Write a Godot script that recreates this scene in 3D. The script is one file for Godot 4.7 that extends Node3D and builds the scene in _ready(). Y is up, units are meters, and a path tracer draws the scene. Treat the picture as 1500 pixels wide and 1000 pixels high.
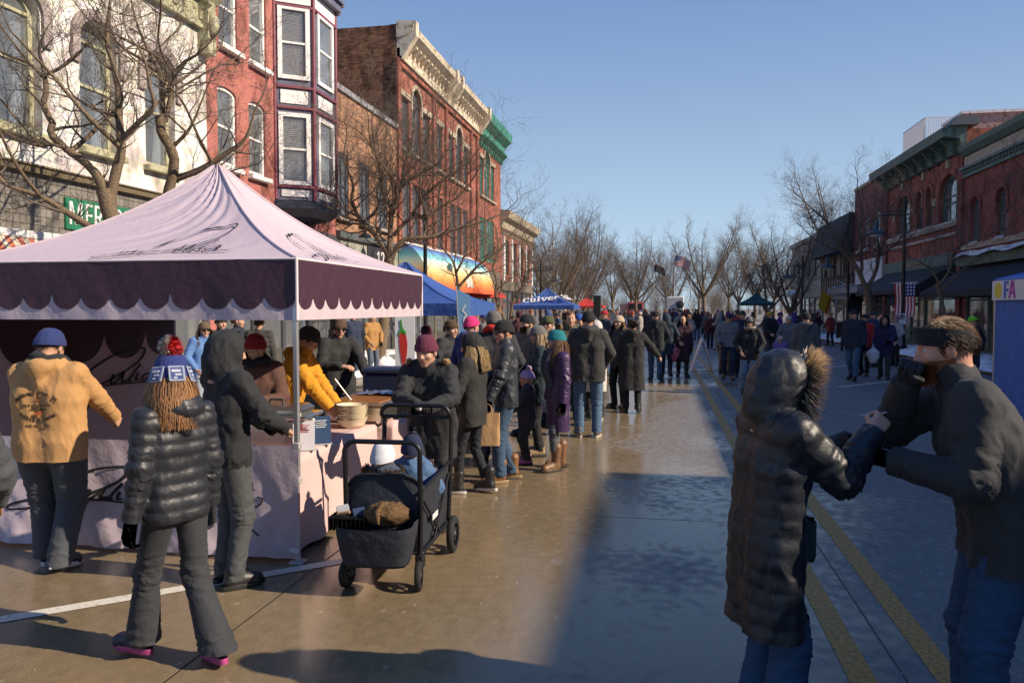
extends Node3D
# A closed winter street with a food fair. x to the right across the street, -z along it, metres.

# ---------------------------------------------------------------- mesh buffer
class MB:
	var v := PackedVector3Array()
	var n := PackedVector3Array()
	var c := PackedColorArray()
	var ix := PackedInt32Array()
	var uv := PackedVector2Array()
	var col := Color.WHITE
	func vert(p: Vector3, nn: Vector3, t := Vector2.ZERO) -> int:
		v.append(p); n.append(nn); c.append(col); uv.append(t)
		return v.size() - 1
	# corners counter-clockwise seen from outside
	func quad(a: Vector3, b: Vector3, d: Vector3, e: Vector3) -> void:
		var nn := (b - a).cross(e - a)
		if nn.length_squared() < 1e-14:
			nn = (d - b).cross(e - b)
		nn = nn.normalized()
		var i := v.size()
		vert(a, nn, Vector2(0, 1)); vert(b, nn, Vector2(1, 1)); vert(d, nn, Vector2(1, 0)); vert(e, nn, Vector2(0, 0))
		ix.append_array([i, i + 2, i + 1, i, i + 3, i + 2])
	func tri(a: Vector3, b: Vector3, d: Vector3) -> void:
		var nn := (b - a).cross(d - a).normalized()
		var i := v.size()
		vert(a, nn); vert(b, nn); vert(d, nn)
		ix.append_array([i, i + 2, i + 1])
	func hexa(p: Array) -> void: # 8 corners: bottom 0-3, top 4-7, counter-clockwise from above
		quad(p[3], p[2], p[1], p[0]); quad(p[4], p[5], p[6], p[7])
		for k in 4:
			var m := (k + 1) % 4
			quad(p[k], p[m], p[m + 4], p[k + 4])
	func box(at: Vector3, s: Vector3, b := Basis()) -> void:
		var h := s * 0.5
		var p := []
		for y in [-h.y, h.y]:
			for q in [Vector2(-h.x, h.z), Vector2(h.x, h.z), Vector2(h.x, -h.z), Vector2(-h.x, -h.z)]:
				p.append(at + b * Vector3(q.x, y, q.y))
		hexa(p)
	func span(a: Vector3, b: Vector3) -> void:
		box((a + b) * 0.5, (b - a).abs())
	# box with chamfered vertical and top edges
	func bbox(at: Vector3, s: Vector3, ch: float, b := Basis()) -> void:
		var h := s * 0.5
		var ring := func(y: float, ins: float) -> Array:
			var hx := h.x - ins; var hz := h.z - ins
			var k := ch
			var r := []
			for q in [Vector2(-hx + k, hz), Vector2(hx - k, hz), Vector2(hx, hz - k), Vector2(hx, -hz + k), Vector2(hx - k, -hz), Vector2(-hx + k, -hz), Vector2(-hx, -hz + k), Vector2(-hx, hz - k)]:
				r.append(at + b * Vector3(q.x, y, q.y))
			return r
		var rs := [ring.call(-h.y, ch), ring.call(-h.y + ch, 0.0), ring.call(h.y - ch, 0.0), ring.call(h.y, ch)]
		for j in 3:
			for k in 8:
				var m := (k + 1) % 8
				quad(rs[j][k], rs[j][m], rs[j + 1][m], rs[j + 1][k])
		for k in range(1, 7):
			tri(rs[3][0], rs[3][k], rs[3][k + 1]); tri(rs[0][0], rs[0][k + 1], rs[0][k])
	func tube(pts: PackedVector3Array, rad: PackedFloat32Array, sides := 8, caps := true, close := false) -> void:
		var m := pts.size()
		var base := v.size()
		var up := Vector3.UP
		var prev := Vector3.ZERO
		for i in m:
			var t: Vector3
			if i == 0: t = pts[1] - pts[0]
			elif i == m - 1: t = pts[m - 1] - pts[m - 2]
			else: t = pts[i + 1] - pts[i - 1]
			if close and (i == 0 or i == m - 1): t = pts[1] - pts[m - 2]
			t = t.normalized()
			var side: Vector3
			if prev == Vector3.ZERO:
				side = t.cross(up if absf(t.y) < 0.9 else Vector3.RIGHT).normalized()
			else:
				side = (prev - t * prev.dot(t)).normalized()
			prev = side
			var oth := t.cross(side)
			for k in sides:
				var a := TAU * k / sides
				var d := side * cos(a) + oth * sin(a)
				vert(pts[i] + d * rad[i], d, Vector2(float(k) / sides, float(i) / (m - 1)))
		for i in m - 1:
			for k in sides:
				var a := base + i * sides + k
				var b := base + i * sides + (k + 1) % sides
				ix.append_array([a, a + sides, b, b, a + sides, b + sides])
		if caps and not close:
			for e: int in [0, m - 1]:
				var t := (pts[1] - pts[0]).normalized() * -1.0 if e == 0 else (pts[m - 1] - pts[m - 2]).normalized()
				var ci := vert(pts[e], t)
				for k in sides:
					var a: int = base + e * sides + k
					var b: int = base + e * sides + (k + 1) % sides
					if e == 0: ix.append_array([ci, a, b])
					else: ix.append_array([ci, b, a])
	func rod(a: Vector3, b: Vector3, ra: float, rb := -1.0, sides := 8) -> void:
		tube(PackedVector3Array([a, b]), PackedFloat32Array([ra, ra if rb < 0.0 else rb]), sides)
	# surface of revolution round y: profile of (radius, height), smooth normals
	func lathe(at: Vector3, prof: Array, sides := 20, b := Basis(), squash := Vector2.ONE) -> void:
		var base := v.size()
		var m := prof.size()
		for i in m:
			var p0: Vector2 = prof[maxi(i - 1, 0)]
			var p1: Vector2 = prof[mini(i + 1, m - 1)]
			var t := (p1 - p0).normalized()
			for k in sides + 1:
				var a := TAU * k / sides
				var d := Vector3(cos(a) * squash.x, 0, sin(a) * squash.y)
				var nn := Vector3(cos(a) * t.y / squash.x, -t.x, sin(a) * t.y / squash.y).normalized()
				vert(at + b * (d * prof[i].x + Vector3(0, prof[i].y, 0)), b * nn, Vector2(float(k) / sides, float(i) / (m - 1)))
		for i in m - 1:
			for k in sides:
				var a := base + i * (sides + 1) + k
				ix.append_array([a, a + 1, a + sides + 1, a + 1, a + sides + 2, a + sides + 1])
	# grid of points, smooth normals
	func sheet(g: Array, flip := false, wrap := false) -> void:
		var r := g.size()
		var k: int = g[0].size()
		var base := v.size()
		for i in r:
			for j in k:
				var du: Vector3 = g[i][(j + 1) % k if wrap else mini(j + 1, k - 1)] - g[i][posmod(j - 1, k) if wrap else maxi(j - 1, 0)]
				var dv: Vector3 = g[mini(i + 1, r - 1)][j] - g[maxi(i - 1, 0)][j]
				var nn := du.cross(dv)
				nn = nn.normalized() if nn.length_squared() > 1e-16 else Vector3.UP
				vert(g[i][j], -nn if flip else nn, Vector2(float(j) / (k - 1), float(i) / (r - 1)))
		for i in r - 1:
			for j in (k if wrap else k - 1):
				var a := base + i * k + j
				var b := base + i * k + (j + 1) % k
				if flip: ix.append_array([a, b, a + k, b, b + k, a + k])
				else: ix.append_array([a, a + k, b, b, a + k, b + k])
	func prism(poly: PackedVector2Array, xf: Transform3D, depth: float) -> void: # polygon in xy, thickness along z
		var tr := Geometry2D.triangulate_polygon(poly)
		for i in range(0, tr.size(), 3):
			var a := poly[tr[i]]; var b := poly[tr[i + 1]]; var d := poly[tr[i + 2]]
			var s := (b - a).cross(d - a)
			if s < 0.0:
				var t := b; b = d; d = t
			tri(xf * Vector3(a.x, a.y, depth), xf * Vector3(b.x, b.y, depth), xf * Vector3(d.x, d.y, depth))
			tri(xf * Vector3(a.x, a.y, 0), xf * Vector3(d.x, d.y, 0), xf * Vector3(b.x, b.y, 0))
		var cw := Geometry2D.is_polygon_clockwise(poly)
		for i in poly.size():
			var a := poly[i]; var b := poly[(i + 1) % poly.size()]
			if cw:
				var t := a; a = b; b = t
			quad(xf * Vector3(a.x, a.y, 0), xf * Vector3(b.x, b.y, 0), xf * Vector3(b.x, b.y, depth), xf * Vector3(a.x, a.y, depth))
	func add(o: MB, xf := Transform3D()) -> void:
		var base := v.size()
		var nb := xf.basis.inverse().transposed()
		for i in o.v.size():
			v.append(xf * o.v[i]); n.append((nb * o.n[i]).normalized())
		c.append_array(o.c); uv.append_array(o.uv)
		for i in o.ix:
			ix.append(i + base)
	func mesh() -> ArrayMesh:
		var a := []
		a.resize(Mesh.ARRAY_MAX)
		a[Mesh.ARRAY_VERTEX] = v; a[Mesh.ARRAY_NORMAL] = n; a[Mesh.ARRAY_COLOR] = c; a[Mesh.ARRAY_TEX_UV] = uv; a[Mesh.ARRAY_INDEX] = ix
		var m := ArrayMesh.new()
		if v.size() and ix.size():
			m.add_surface_from_arrays(Mesh.PRIMITIVE_TRIANGLES, a)
		return m

# ---------------------------------------------------------------- nodes
var used := {}
func numbered(parent: Node, called: String) -> String:
	var key := str(parent.get_instance_id()) + called
	var k: int = used.get(key, 0)
	used[key] = k + 1
	return called if k == 0 else "%s_%03d" % [called, k]
func put(m, called: String, mat: Material, parent: Node = null, xf := Transform3D()) -> MeshInstance3D:
	var o := MeshInstance3D.new()
	var p: Node = parent if parent else self
	o.name = numbered(p, called)
	o.mesh = m.mesh() if m is MB else m
	o.material_override = mat
	o.transform = xf
	p.add_child(o)
	return o
func thing(called: String, label: String, category: String, at := Vector3.ZERO, turn := 0.0, group := "") -> Node3D:
	var o := Node3D.new()
	o.name = numbered(self, called)
	add_child(o)
	o.position = at
	o.rotation.y = turn
	return tag(o, label, category, group)
func tag(o: Node, label: String, category: String, group := "") -> Node:
	o.set_meta("label", label)
	o.set_meta("category", category)
	if group: o.set_meta("group", group)
	return o
func kind(o: Node, k: String) -> Node:
	o.set_meta("kind", k)
	return o
func copy(o: Node3D, at: Vector3, turn: float, label := "", parent: Node = null) -> Node3D:
	var c: Node3D = o.duplicate()
	c.name = numbered(self, String(o.name).rstrip("0123456789").rstrip("_"))
	add_child(c)
	c.position = at
	c.rotation.y = turn
	if label: c.set_meta("label", label)
	return c

# ---------------------------------------------------------------- materials
var tex := {}
var mats := {}
func lin(r: float, g: float, b: float) -> Color:
	return Color(r, g, b).linear_to_srgb()
func noise_tex(key: String, freq: float, oct: int, ramp: Array, size := 512, normal := 0.0, seed_ := 1, type := FastNoiseLite.TYPE_SIMPLEX_SMOOTH, warp := 0.0) -> NoiseTexture2D:
	if tex.has(key): return tex[key]
	var f := FastNoiseLite.new()
	f.seed = seed_
	f.noise_type = type
	f.frequency = freq
	f.fractal_octaves = oct
	f.fractal_type = FastNoiseLite.FRACTAL_FBM if oct > 1 else FastNoiseLite.FRACTAL_NONE
	if warp > 0.0:
		f.domain_warp_enabled = true
		f.domain_warp_amplitude = warp
	var t := NoiseTexture2D.new()
	t.width = size; t.height = size; t.seamless = true; t.noise = f
	if normal > 0.0:
		t.as_normal_map = true
		t.bump_strength = normal
	elif ramp:
		var g := Gradient.new()
		var offs := PackedFloat32Array(); var cols := PackedColorArray()
		for r in ramp:
			offs.append(r[0]); cols.append(r[1])
		g.offsets = offs; g.colors = cols
		t.color_ramp = g
	tex[key] = t
	return t
func grey(a: float) -> Color:
	return Color(a, a, a)
# plain coloured material: colour in linear base values
func M(key: String, c: Color, rough := 0.8, metal := 0.0, bump := "", scale := 4.0, strength := 0.5) -> StandardMaterial3D:
	if mats.has(key): return mats[key]
	var m := StandardMaterial3D.new()
	m.albedo_color = c.linear_to_srgb()
	m.roughness = rough
	m.metallic = metal
	if bump:
		m.normal_enabled = true
		m.normal_texture = tex[bump]
		m.normal_scale = strength
		m.uv1_triplanar = true
		m.uv1_scale = Vector3.ONE * scale
	mats[key] = m
	return m
# mottled material: tint texture times colour
func MT(key: String, c: Color, tint: String, rough := 0.8, scale := 1.0, bump := "", strength := 0.6, world := true) -> StandardMaterial3D:
	if mats.has(key): return mats[key]
	var m := M(key, c, rough)
	m.albedo_texture = tex[tint]
	m.uv1_triplanar = true
	m.uv1_world_triplanar = world
	m.uv1_scale = Vector3.ONE * scale
	if bump:
		m.normal_enabled = true
		m.normal_texture = tex[bump]
		m.normal_scale = strength
	return m
func VC(key: String, rough := 0.8, bump := "", scale := 4.0, strength := 0.5, metal := 0.0) -> StandardMaterial3D:
	if mats.has(key): return mats[key]
	var m := M(key, Color.WHITE, rough, metal, bump, scale, strength)
	m.vertex_color_use_as_albedo = true
	return m
func glass(key: String, c: Color, a: float) -> StandardMaterial3D:
	if mats.has(key): return mats[key]
	var m := M(key, c, 0.03)
	m.albedo_color.a = a
	m.transparency = BaseMaterial3D.TRANSPARENCY_ALPHA
	return m

func brick_image(w: int, h: int, cols: int, rows: int, base: Color, mortar: Color, vary: float, sd: int) -> Image:
	var rng := RandomNumberGenerator.new(); rng.seed = sd
	var im := Image.create(w, h, false, Image.FORMAT_RGB8)
	im.fill(mortar.linear_to_srgb())
	var bw := w / cols; var bh := h / rows
	for r in rows:
		for k in cols + 1:
			var f := 1.0 + rng.randf_range(-vary, vary)
			var dark := rng.randf() < vary * 0.3
			var cc := Color(base.r * f, base.g * f * rng.randf_range(0.9, 1.08), base.b * f * rng.randf_range(0.9, 1.1))
			if dark: cc = cc * 0.55
			cc.a = 1.0
			cc = cc.linear_to_srgb()
			var x := k * bw - (bw / 2 if r % 2 else 0)
			var rect := Rect2i(x + 1, r * bh + 1, bw - 1, bh - 1)
			im.fill_rect(rect.intersection(Rect2i(0, 0, w, h)), cc)
	return im
func brick(key: String, base: Color, mortar: Color, vary: float, sd: int) -> StandardMaterial3D:
	if mats.has(key): return mats[key]
	# 16 bricks of 0.215 m by 32 courses of 0.075 m on 3.44 m x 2.4 m
	var im := brick_image(512, 512, 16, 32, base, mortar, vary, sd)
	var m := StandardMaterial3D.new()
	m.albedo_texture = ImageTexture.create_from_image(im)
	var bump := brick_image(512, 512, 16, 32, grey(0.8), grey(0.1), 0.15, sd)
	bump.bump_map_to_normal_map(2.0)
	m.normal_enabled = true
	m.normal_texture = ImageTexture.create_from_image(bump)
	m.normal_scale = 0.5
	m.uv1_triplanar = true
	m.uv1_world_triplanar = true
	m.uv1_triplanar_sharpness = 8.0
	m.uv1_scale = Vector3(1.0 / 3.44, 1.0 / 2.4, 1.0 / 3.44)
	m.roughness = 0.9
	m.detail_enabled = true # old stains and patches
	m.detail_blend_mode = BaseMaterial3D.BLEND_MODE_MUL
	m.detail_albedo = tex["t_stain"]
	m.detail_uv_layer = BaseMaterial3D.DETAIL_UV_2
	m.uv2_triplanar = true
	m.uv2_world_triplanar = true
	m.uv2_scale = Vector3(0.11, 0.06, 0.11)
	mats[key] = m
	return m

func text_mesh(s: String, size: float, depth: float, font := "Droid Sans", bold := false) -> TextMesh:
	var t := TextMesh.new()
	var f := SystemFont.new()
	f.font_names = PackedStringArray([font])
	if bold: f.font_weight = 700
	t.font = f
	t.text = s
	t.font_size = 64
	t.pixel_size = size / 46.0
	t.depth = depth
	t.curve_step = 2.0
	return t
# flat ribbon lettering: strokes as polylines in the plane of xf
func strokes(lines: Array, w: float, xf: Transform3D, depth := 0.004) -> MB:
	var b := MB.new()
	for l in lines:
		var cv := Curve3D.new()
		cv.bake_interval = 0.01
		for i in l.size():
			var p: Vector2 = l[i]
			var t := Vector2.ZERO
			if i > 0 and i < l.size() - 1: t = (l[i + 1] - l[i - 1]) / 6.0
			cv.add_point(Vector3(p.x, p.y, 0), Vector3(-t.x, -t.y, 0), Vector3(t.x, t.y, 0))
		var pts := PackedVector3Array()
		var L := cv.get_baked_length()
		var k := maxi(4, int(L / (w * 1.6)))
		for i in k + 1:
			pts.append(cv.sample_baked(L * i / k, true))
		var a := []; var e := []
		for i in k + 1:
			var t := (pts[mini(i + 1, k)] - pts[maxi(i - 1, 0)]).normalized()
			var nn := Vector3(-t.y, t.x, 0) * w * 0.5 * (0.55 + 0.45 * sin(PI * (0.12 + 0.76 * i / k)))
			a.append(xf * (pts[i] + nn + Vector3(0, 0, depth))); e.append(xf * (pts[i] - nn + Vector3(0, 0, depth)))
		b.sheet([e, a])
	return b

# ---------------------------------------------------------------- camera, sky, sun
var TO_SUN := Vector3.ZERO
func setup() -> void:
	var cam := Camera3D.new()
	cam.name = "camera"
	cam.fov = 46.997
	cam.far = 2000.0
	cam.near = 0.05
	cam.position = Vector3(0, 1.9, 0)
	cam.rotation = Vector3(deg_to_rad(-2.446), deg_to_rad(10.734), 0)
	add_child(cam)
	cam.current = true
	var e := Environment.new()
	e.background_mode = Environment.BG_SKY
	var s := ProceduralSkyMaterial.new()
	s.sky_top_color = Color(0.22, 0.39, 0.64)
	s.sky_horizon_color = Color(0.72, 0.81, 0.87)
	s.sky_curve = 0.2
	s.sky_energy_multiplier = 0.94
	s.ground_bottom_color = Color(0.2, 0.2, 0.2)
	s.ground_horizon_color = Color(0.55, 0.6, 0.65)
	s.sun_angle_max = 1.0
	var sky := Sky.new()
	sky.sky_material = s
	e.sky = sky
	e.tonemap_mode = Environment.TONE_MAPPER_LINEAR
	e.tonemap_exposure = 1.5
	e.sdfgi_enabled = true
	e.ssao_enabled = true
	e.ssil_enabled = true
	e.fog_enabled = false
	e.fog_density = 0.0012
	e.fog_light_color = Color(0.72, 0.8, 0.88)
	var w := WorldEnvironment.new()
	w.name = "environment"
	w.environment = e
	add_child(w)
	# the shadow of the right-hand roofs ends at x = -0.72 on the road: 9 m over 14.2 m
	var az := deg_to_rad(7.0)
	var el := atan(0.633)
	TO_SUN = Vector3(cos(el) * cos(az), sin(el), cos(el) * sin(az))
	var l := DirectionalLight3D.new()
	l.name = "sun"
	l.light_color = Color(1.0, 0.93, 0.83)
	l.light_energy = 1.5
	l.light_angular_distance = 0.53
	l.shadow_enabled = true
	add_child(l)
	l.look_at_from_position(TO_SUN * 50.0, Vector3.ZERO)

func base_textures() -> void:
	noise_tex("t_stain", 0.012, 6, [[0.0, Color(0.6, 0.57, 0.54)], [0.35, Color(0.84, 0.82, 0.8)], [0.55, grey(1.0)], [1.0, grey(1.0)]], 1024, 0.0, 43)
	noise_tex("n_fine", 0.05, 4, [], 512, 4.0, 3)
	noise_tex("n_cloth", 0.02, 5, [], 512, 6.0, 7, FastNoiseLite.TYPE_SIMPLEX_SMOOTH, 30.0)
	noise_tex("n_knit", 0.09, 2, [], 256, 8.0, 9, FastNoiseLite.TYPE_CELLULAR)
	noise_tex("n_bark", 0.03, 5, [], 512, 10.0, 11)
	noise_tex("t_mottle", 0.01, 5, [[0.0, grey(0.72)], [0.45, grey(0.9)], [1.0, grey(1.0)]], 512, 0.0, 21)
	noise_tex("t_bark", 0.03, 5, [[0.0, Color(0.45, 0.42, 0.4)], [0.5, Color(0.8, 0.76, 0.72)], [0.75, Color(1, 0.97, 0.9)]], 512, 0.0, 31)
	noise_tex("t_weather", 0.006, 6, [[0.0, Color(0.5, 0.48, 0.46)], [0.3, Color(0.86, 0.84, 0.8)], [0.5, Color(0.97, 0.96, 0.94)], [1.0, Color(1, 1, 1)]], 1024, 0.0, 41)
	noise_tex("t_cloth", 0.02, 4, [[0.0, grey(0.8)], [1.0, grey(1.0)]], 256, 0.0, 51)
	noise_tex("t_camo", 0.025, 3, [[0.0, Color(0.25, 0.17, 0.1)], [0.42, Color(0.45, 0.33, 0.2)], [0.5, Color(0.62, 0.5, 0.35)], [0.6, Color(0.2, 0.15, 0.1)], [1.0, Color(0.75, 0.65, 0.5)]], 256, 0.0, 61)

# ---------------------------------------------------------------- ground, road, kerbs, markings, snow
const LX := -11.5
const RX := 13.5
const KL := -7.3
const KR := 9.3
func road_material() -> StandardMaterial3D:
	var W := 1024; var H := 2048
	var f := FastNoiseLite.new(); f.seed = 5; f.frequency = 0.35; f.fractal_octaves = 4
	var g := FastNoiseLite.new(); g.seed = 8; g.frequency = 7.0; g.fractal_octaves = 2
	var da := PackedByteArray(); da.resize(W * H * 3)
	var dr := PackedByteArray(); dr.resize(W * H)
	var rng := RandomNumberGenerator.new(); rng.seed = 4
	var lo := PackedFloat32Array() # coarse noise on a quarter grid
	lo.resize((W / 4 + 1) * (H / 4 + 1))
	for j in H / 4 + 1:
		for i in W / 4 + 1:
			lo[j * (W / 4 + 1) + i] = f.get_noise_2d(-7.4 + 16.8 * i * 4 / W, -66.0 * j * 4 / H)
	var k := 0
	for j in H:
		var z := 66.0 * j / H
		for i in W:
			var x := -7.4 + 16.8 * i / W
			var a := lo[(j / 4) * (W / 4 + 1) + i / 4]
			var b := g.get_noise_2d(x, z)
			var r := rng.randf()
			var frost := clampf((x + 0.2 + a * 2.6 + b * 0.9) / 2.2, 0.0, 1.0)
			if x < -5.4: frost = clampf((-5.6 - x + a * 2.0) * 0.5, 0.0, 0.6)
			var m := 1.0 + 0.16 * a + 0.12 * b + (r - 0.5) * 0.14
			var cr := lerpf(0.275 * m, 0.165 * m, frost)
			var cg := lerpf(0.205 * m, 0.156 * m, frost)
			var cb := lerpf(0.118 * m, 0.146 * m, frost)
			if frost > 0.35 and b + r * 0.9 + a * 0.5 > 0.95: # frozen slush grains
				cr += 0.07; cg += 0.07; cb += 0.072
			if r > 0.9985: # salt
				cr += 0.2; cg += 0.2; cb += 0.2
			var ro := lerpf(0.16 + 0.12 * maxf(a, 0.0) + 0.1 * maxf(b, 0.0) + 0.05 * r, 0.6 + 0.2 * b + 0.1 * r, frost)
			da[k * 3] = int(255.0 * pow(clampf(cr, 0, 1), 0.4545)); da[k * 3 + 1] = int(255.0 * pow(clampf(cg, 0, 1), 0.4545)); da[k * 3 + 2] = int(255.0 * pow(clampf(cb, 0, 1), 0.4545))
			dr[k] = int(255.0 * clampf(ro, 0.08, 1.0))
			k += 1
	var m := StandardMaterial3D.new()
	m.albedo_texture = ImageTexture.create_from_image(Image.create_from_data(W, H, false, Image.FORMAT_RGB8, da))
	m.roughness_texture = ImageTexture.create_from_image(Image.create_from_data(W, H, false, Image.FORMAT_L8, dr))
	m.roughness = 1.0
	m.metallic_specular = 0.5
	m.detail_enabled = true # aggregate
	m.detail_blend_mode = BaseMaterial3D.BLEND_MODE_MUL
	m.detail_albedo = noise_tex("t_grit", 0.22, 3, [[0.0, grey(0.55)], [0.42, grey(0.82)], [0.6, grey(1.0)], [1.0, grey(1.0)]], 1024, 0.0, 91)
	m.detail_uv_layer = BaseMaterial3D.DETAIL_UV_2
	m.uv2_triplanar = true
	m.uv2_world_triplanar = true
	m.uv2_scale = Vector3.ONE * 0.6
	return m
func slab(mb: MB, x0: float, x1: float, z0: float, z1: float, y: float, th: float) -> void:
	# top with a small chamfer; uv runs over the whole road picture
	var ch := 0.003
	var base := mb.v.size()
	mb.quad(Vector3(x0 + ch, y, z0 - ch), Vector3(x1 - ch, y, z0 - ch), Vector3(x1 - ch, y, z1 + ch), Vector3(x0 + ch, y, z1 + ch))
	var t := [Vector3(x0 + ch, y, z0 - ch), Vector3(x1 - ch, y, z0 - ch), Vector3(x1 - ch, y, z1 + ch), Vector3(x0 + ch, y, z1 + ch)]
	var o := [Vector3(x0, y - ch, z0), Vector3(x1, y - ch, z0), Vector3(x1, y - ch, z1), Vector3(x0, y - ch, z1)]
	for i in 4:
		var j := (i + 1) % 4
		mb.quad(o[i], o[j], t[j], t[i])
		mb.quad(o[i] - Vector3(0, th, 0), o[j] - Vector3(0, th, 0), o[j], o[i])
	for i in range(base, mb.v.size()):
		mb.uv[i] = Vector2((mb.v[i].x + 7.4) / 16.8, -mb.v[i].z / 66.0)
func strip(mb: MB, a: Vector2, b: Vector2, w: float, y: float) -> void:
	var d := (b - a).normalized(); var n := Vector2(-d.y, d.x) * w * 0.5
	var g := func(p: Vector2) -> Vector3: return Vector3(p.x, y, p.y)
	mb.quad(g.call(a - n), g.call(a + n), g.call(b + n), g.call(b - n))
	mb.n[mb.n.size() - 1] = Vector3.UP; mb.n[mb.n.size() - 2] = Vector3.UP; mb.n[mb.n.size() - 3] = Vector3.UP; mb.n[mb.n.size() - 4] = Vector3.UP
func ground() -> void:
	noise_tex("t_earth", 0.01, 5, [[0.0, Color(0.3, 0.25, 0.2)], [0.5, Color(0.5, 0.44, 0.36)], [0.62, Color(0.85, 0.87, 0.9)], [1.0, Color(0.95, 0.97, 1.0)]], 512, 0.0, 71)
	var mb := MB.new()
	mb.quad(Vector3(-900, -0.06, 200), Vector3(900, -0.06, 200), Vector3(900, -0.06, -1500), Vector3(-900, -0.06, -1500))
	kind(put(mb, "ground", MT("earth", Color(0.55, 0.52, 0.5), "t_earth", 0.9, 0.08)), "structure")
	var road := Node3D.new(); road.name = "road"; add_child(road); kind(road, "structure")
	var rm := road_material()
	mb = MB.new()
	mb.quad(Vector3(KL, -0.03, 60), Vector3(KR, -0.03, 60), Vector3(KR, -0.03, -220), Vector3(KL, -0.03, -220))
	put(mb, "road_bed", MT("bed", Color(0.035, 0.03, 0.027), "t_mottle", 0.7, 0.3), road)
	var xs := [KL, -2.47, 1.25, 4.97, KR]
	for r in range(-2, 10):
		var z0 := -1.12 - 6.0 * r
		for q in 4:
			mb = MB.new()
			slab(mb, xs[q] + 0.005, xs[q + 1] - 0.005, z0 - 0.005, z0 - 6.0 + 0.005, 0.0, 0.02)
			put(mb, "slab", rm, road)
	var seal := M("joint_seal", Color(0.02, 0.018, 0.017), 0.6)
	for q in 3:
		mb = MB.new(); mb.span(Vector3(xs[q + 1] - 0.009, -0.02, 10.8), Vector3(xs[q + 1] + 0.009, -0.0015, -61.0)); put(mb, "joint_seal", seal, road)
	for r in range(-1, 10):
		mb = MB.new(); mb.span(Vector3(KL, -0.021, -1.12 - 6.0 * r - 0.008), Vector3(KR, -0.002, -1.12 - 6.0 * r + 0.008)); put(mb, "joint_seal", seal, road)
	mb = MB.new()
	slab(mb, KL, KR, -61.12, -220, -0.002, 0.02)
	put(mb, "far_paving", rm, road)
	# kerbs and pavements
	var con := MT("pave", Color(0.3, 0.27, 0.235), "t_mottle", 0.65, 0.7, "n_fine", 0.4)
	for sd in [-1, 1]:
		var pv := Node3D.new(); pv.name = numbered(self, "pavement"); add_child(pv); kind(pv, "structure")
		var k: float = KL if sd < 0 else KR
		var w: float = LX if sd < 0 else RX
		mb = MB.new()
		mb.span(Vector3(k, -0.05, 30), Vector3(w, 0.1, -160)); put(mb, "pavement_bed", con, pv)
		for i in 60:
			var z := 4.0 - 2.0 * i
			mb = MB.new(); mb.bbox(Vector3(k + sd * 0.075, 0.045, z - 1.0), Vector3(0.15, 0.19, 1.985), 0.02)
			put(mb, "kerb", con, pv)
		for i in 42:
			for j in 3:
				var x0: float = k + sd * (0.17 + j * 1.345)
				var z := -6.0 - 1.5 * i
				mb = MB.new(); mb.span(Vector3(x0, 0.08, z), Vector3(x0 + sd * 1.33, 0.13, z - 1.488))
				put(mb, "paving_slab", con, pv)
	# painted lines
	noise_tex("t_yel", 0.04, 6, [[0.0, Color(0.4, 0.35, 0.25)], [0.22, Color(0.55, 0.44, 0.25)], [0.42, Color(0.76, 0.54, 0.2)], [1.0, Color(0.92, 0.66, 0.2)]], 512, 0.0, 81)
	noise_tex("t_whi", 0.03, 5, [[0.0, Color(0.5, 0.47, 0.42)], [0.2, Color(0.7, 0.67, 0.62)], [0.3, Color(0.92, 0.9, 0.86)], [1.0, Color(1, 0.99, 0.96)]], 512, 0.0, 82)
	var yel := MT("yel", Color(0.75, 0.72, 0.7), "t_yel", 0.6, 1.3)
	var whi := MT("whi", Color(0.72, 0.7, 0.66), "t_whi", 0.5, 1.7)
	for x in [1.03, 1.47]:
		mb = MB.new()
		strip(mb, Vector2(x, 14), Vector2(x, -75), 0.14, 0.004)
		var o := put(mb, "lane_marking", yel); kind(o, "structure")
	for a in [[Vector2(-5.4, -2.75), Vector2(-2.33, -5.48)], [Vector2(-5.8, -8.7), Vector2(-3.2, -11.0)], [Vector2(4.2, -19.9), Vector2(7.4, -23.4)], [Vector2(4.2, -25.4), Vector2(7.4, -28.9)], [Vector2(4.2, -14.4), Vector2(7.4, -17.9)]]:
		mb = MB.new(); strip(mb, a[0], a[1], 0.115, 0.0045)
		var o := put(mb, "parking_marking", whi); kind(o, "structure")
	# snow along the kerbs
	var snow := MT("snow", Color(0.82, 0.84, 0.88), "t_weather", 0.6, 0.6, "n_fine", 0.5)
	var f := FastNoiseLite.new(); f.seed = 14; f.frequency = 0.5; f.fractal_octaves = 4
	for a in [[KL - 0.75, 0.55, -17.0, -33.0, 0.42, "low lumpy bank of old snow along the kerb by the tent poles"], [KR + 0.6, 0.75, -22.0, -58.0, 0.3, "thin crusty snow bank along the kerb below the dark awnings"], [LX + 0.8, 0.8, -21.0, -31.0, 0.22, "patch of trodden snow against the tattoo shop front"], [KR + 2.2, 0.9, -24.0, -40.0, 0.1, "sheet of trodden snow on the pavement under the dark awnings"]]:
		var g := []
		for i in 81:
			var row := []
			for j in 13:
				var t: float = j / 12.0 * 2.0 - 1.0
				var z: float = lerpf(a[2], a[3], i / 80.0)
				var hh: float = a[4] * (1.0 - t * t) * (0.45 + 0.9 * f.get_noise_2d(z * 1.5, t * 1.5)) * sin(PI * i / 80.0) ** 0.3
				row.append(Vector3(a[0] + t * a[1] * (1.0 + 0.35 * f.get_noise_2d(z, 40.0 + t)), (0.128 if t * (1 if a[0] < 0 else -1) < 0.9 else 0.1) + maxf(hh, -0.02), z))
			g.append(row)
		mb = MB.new(); mb.sheet(g)
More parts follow.
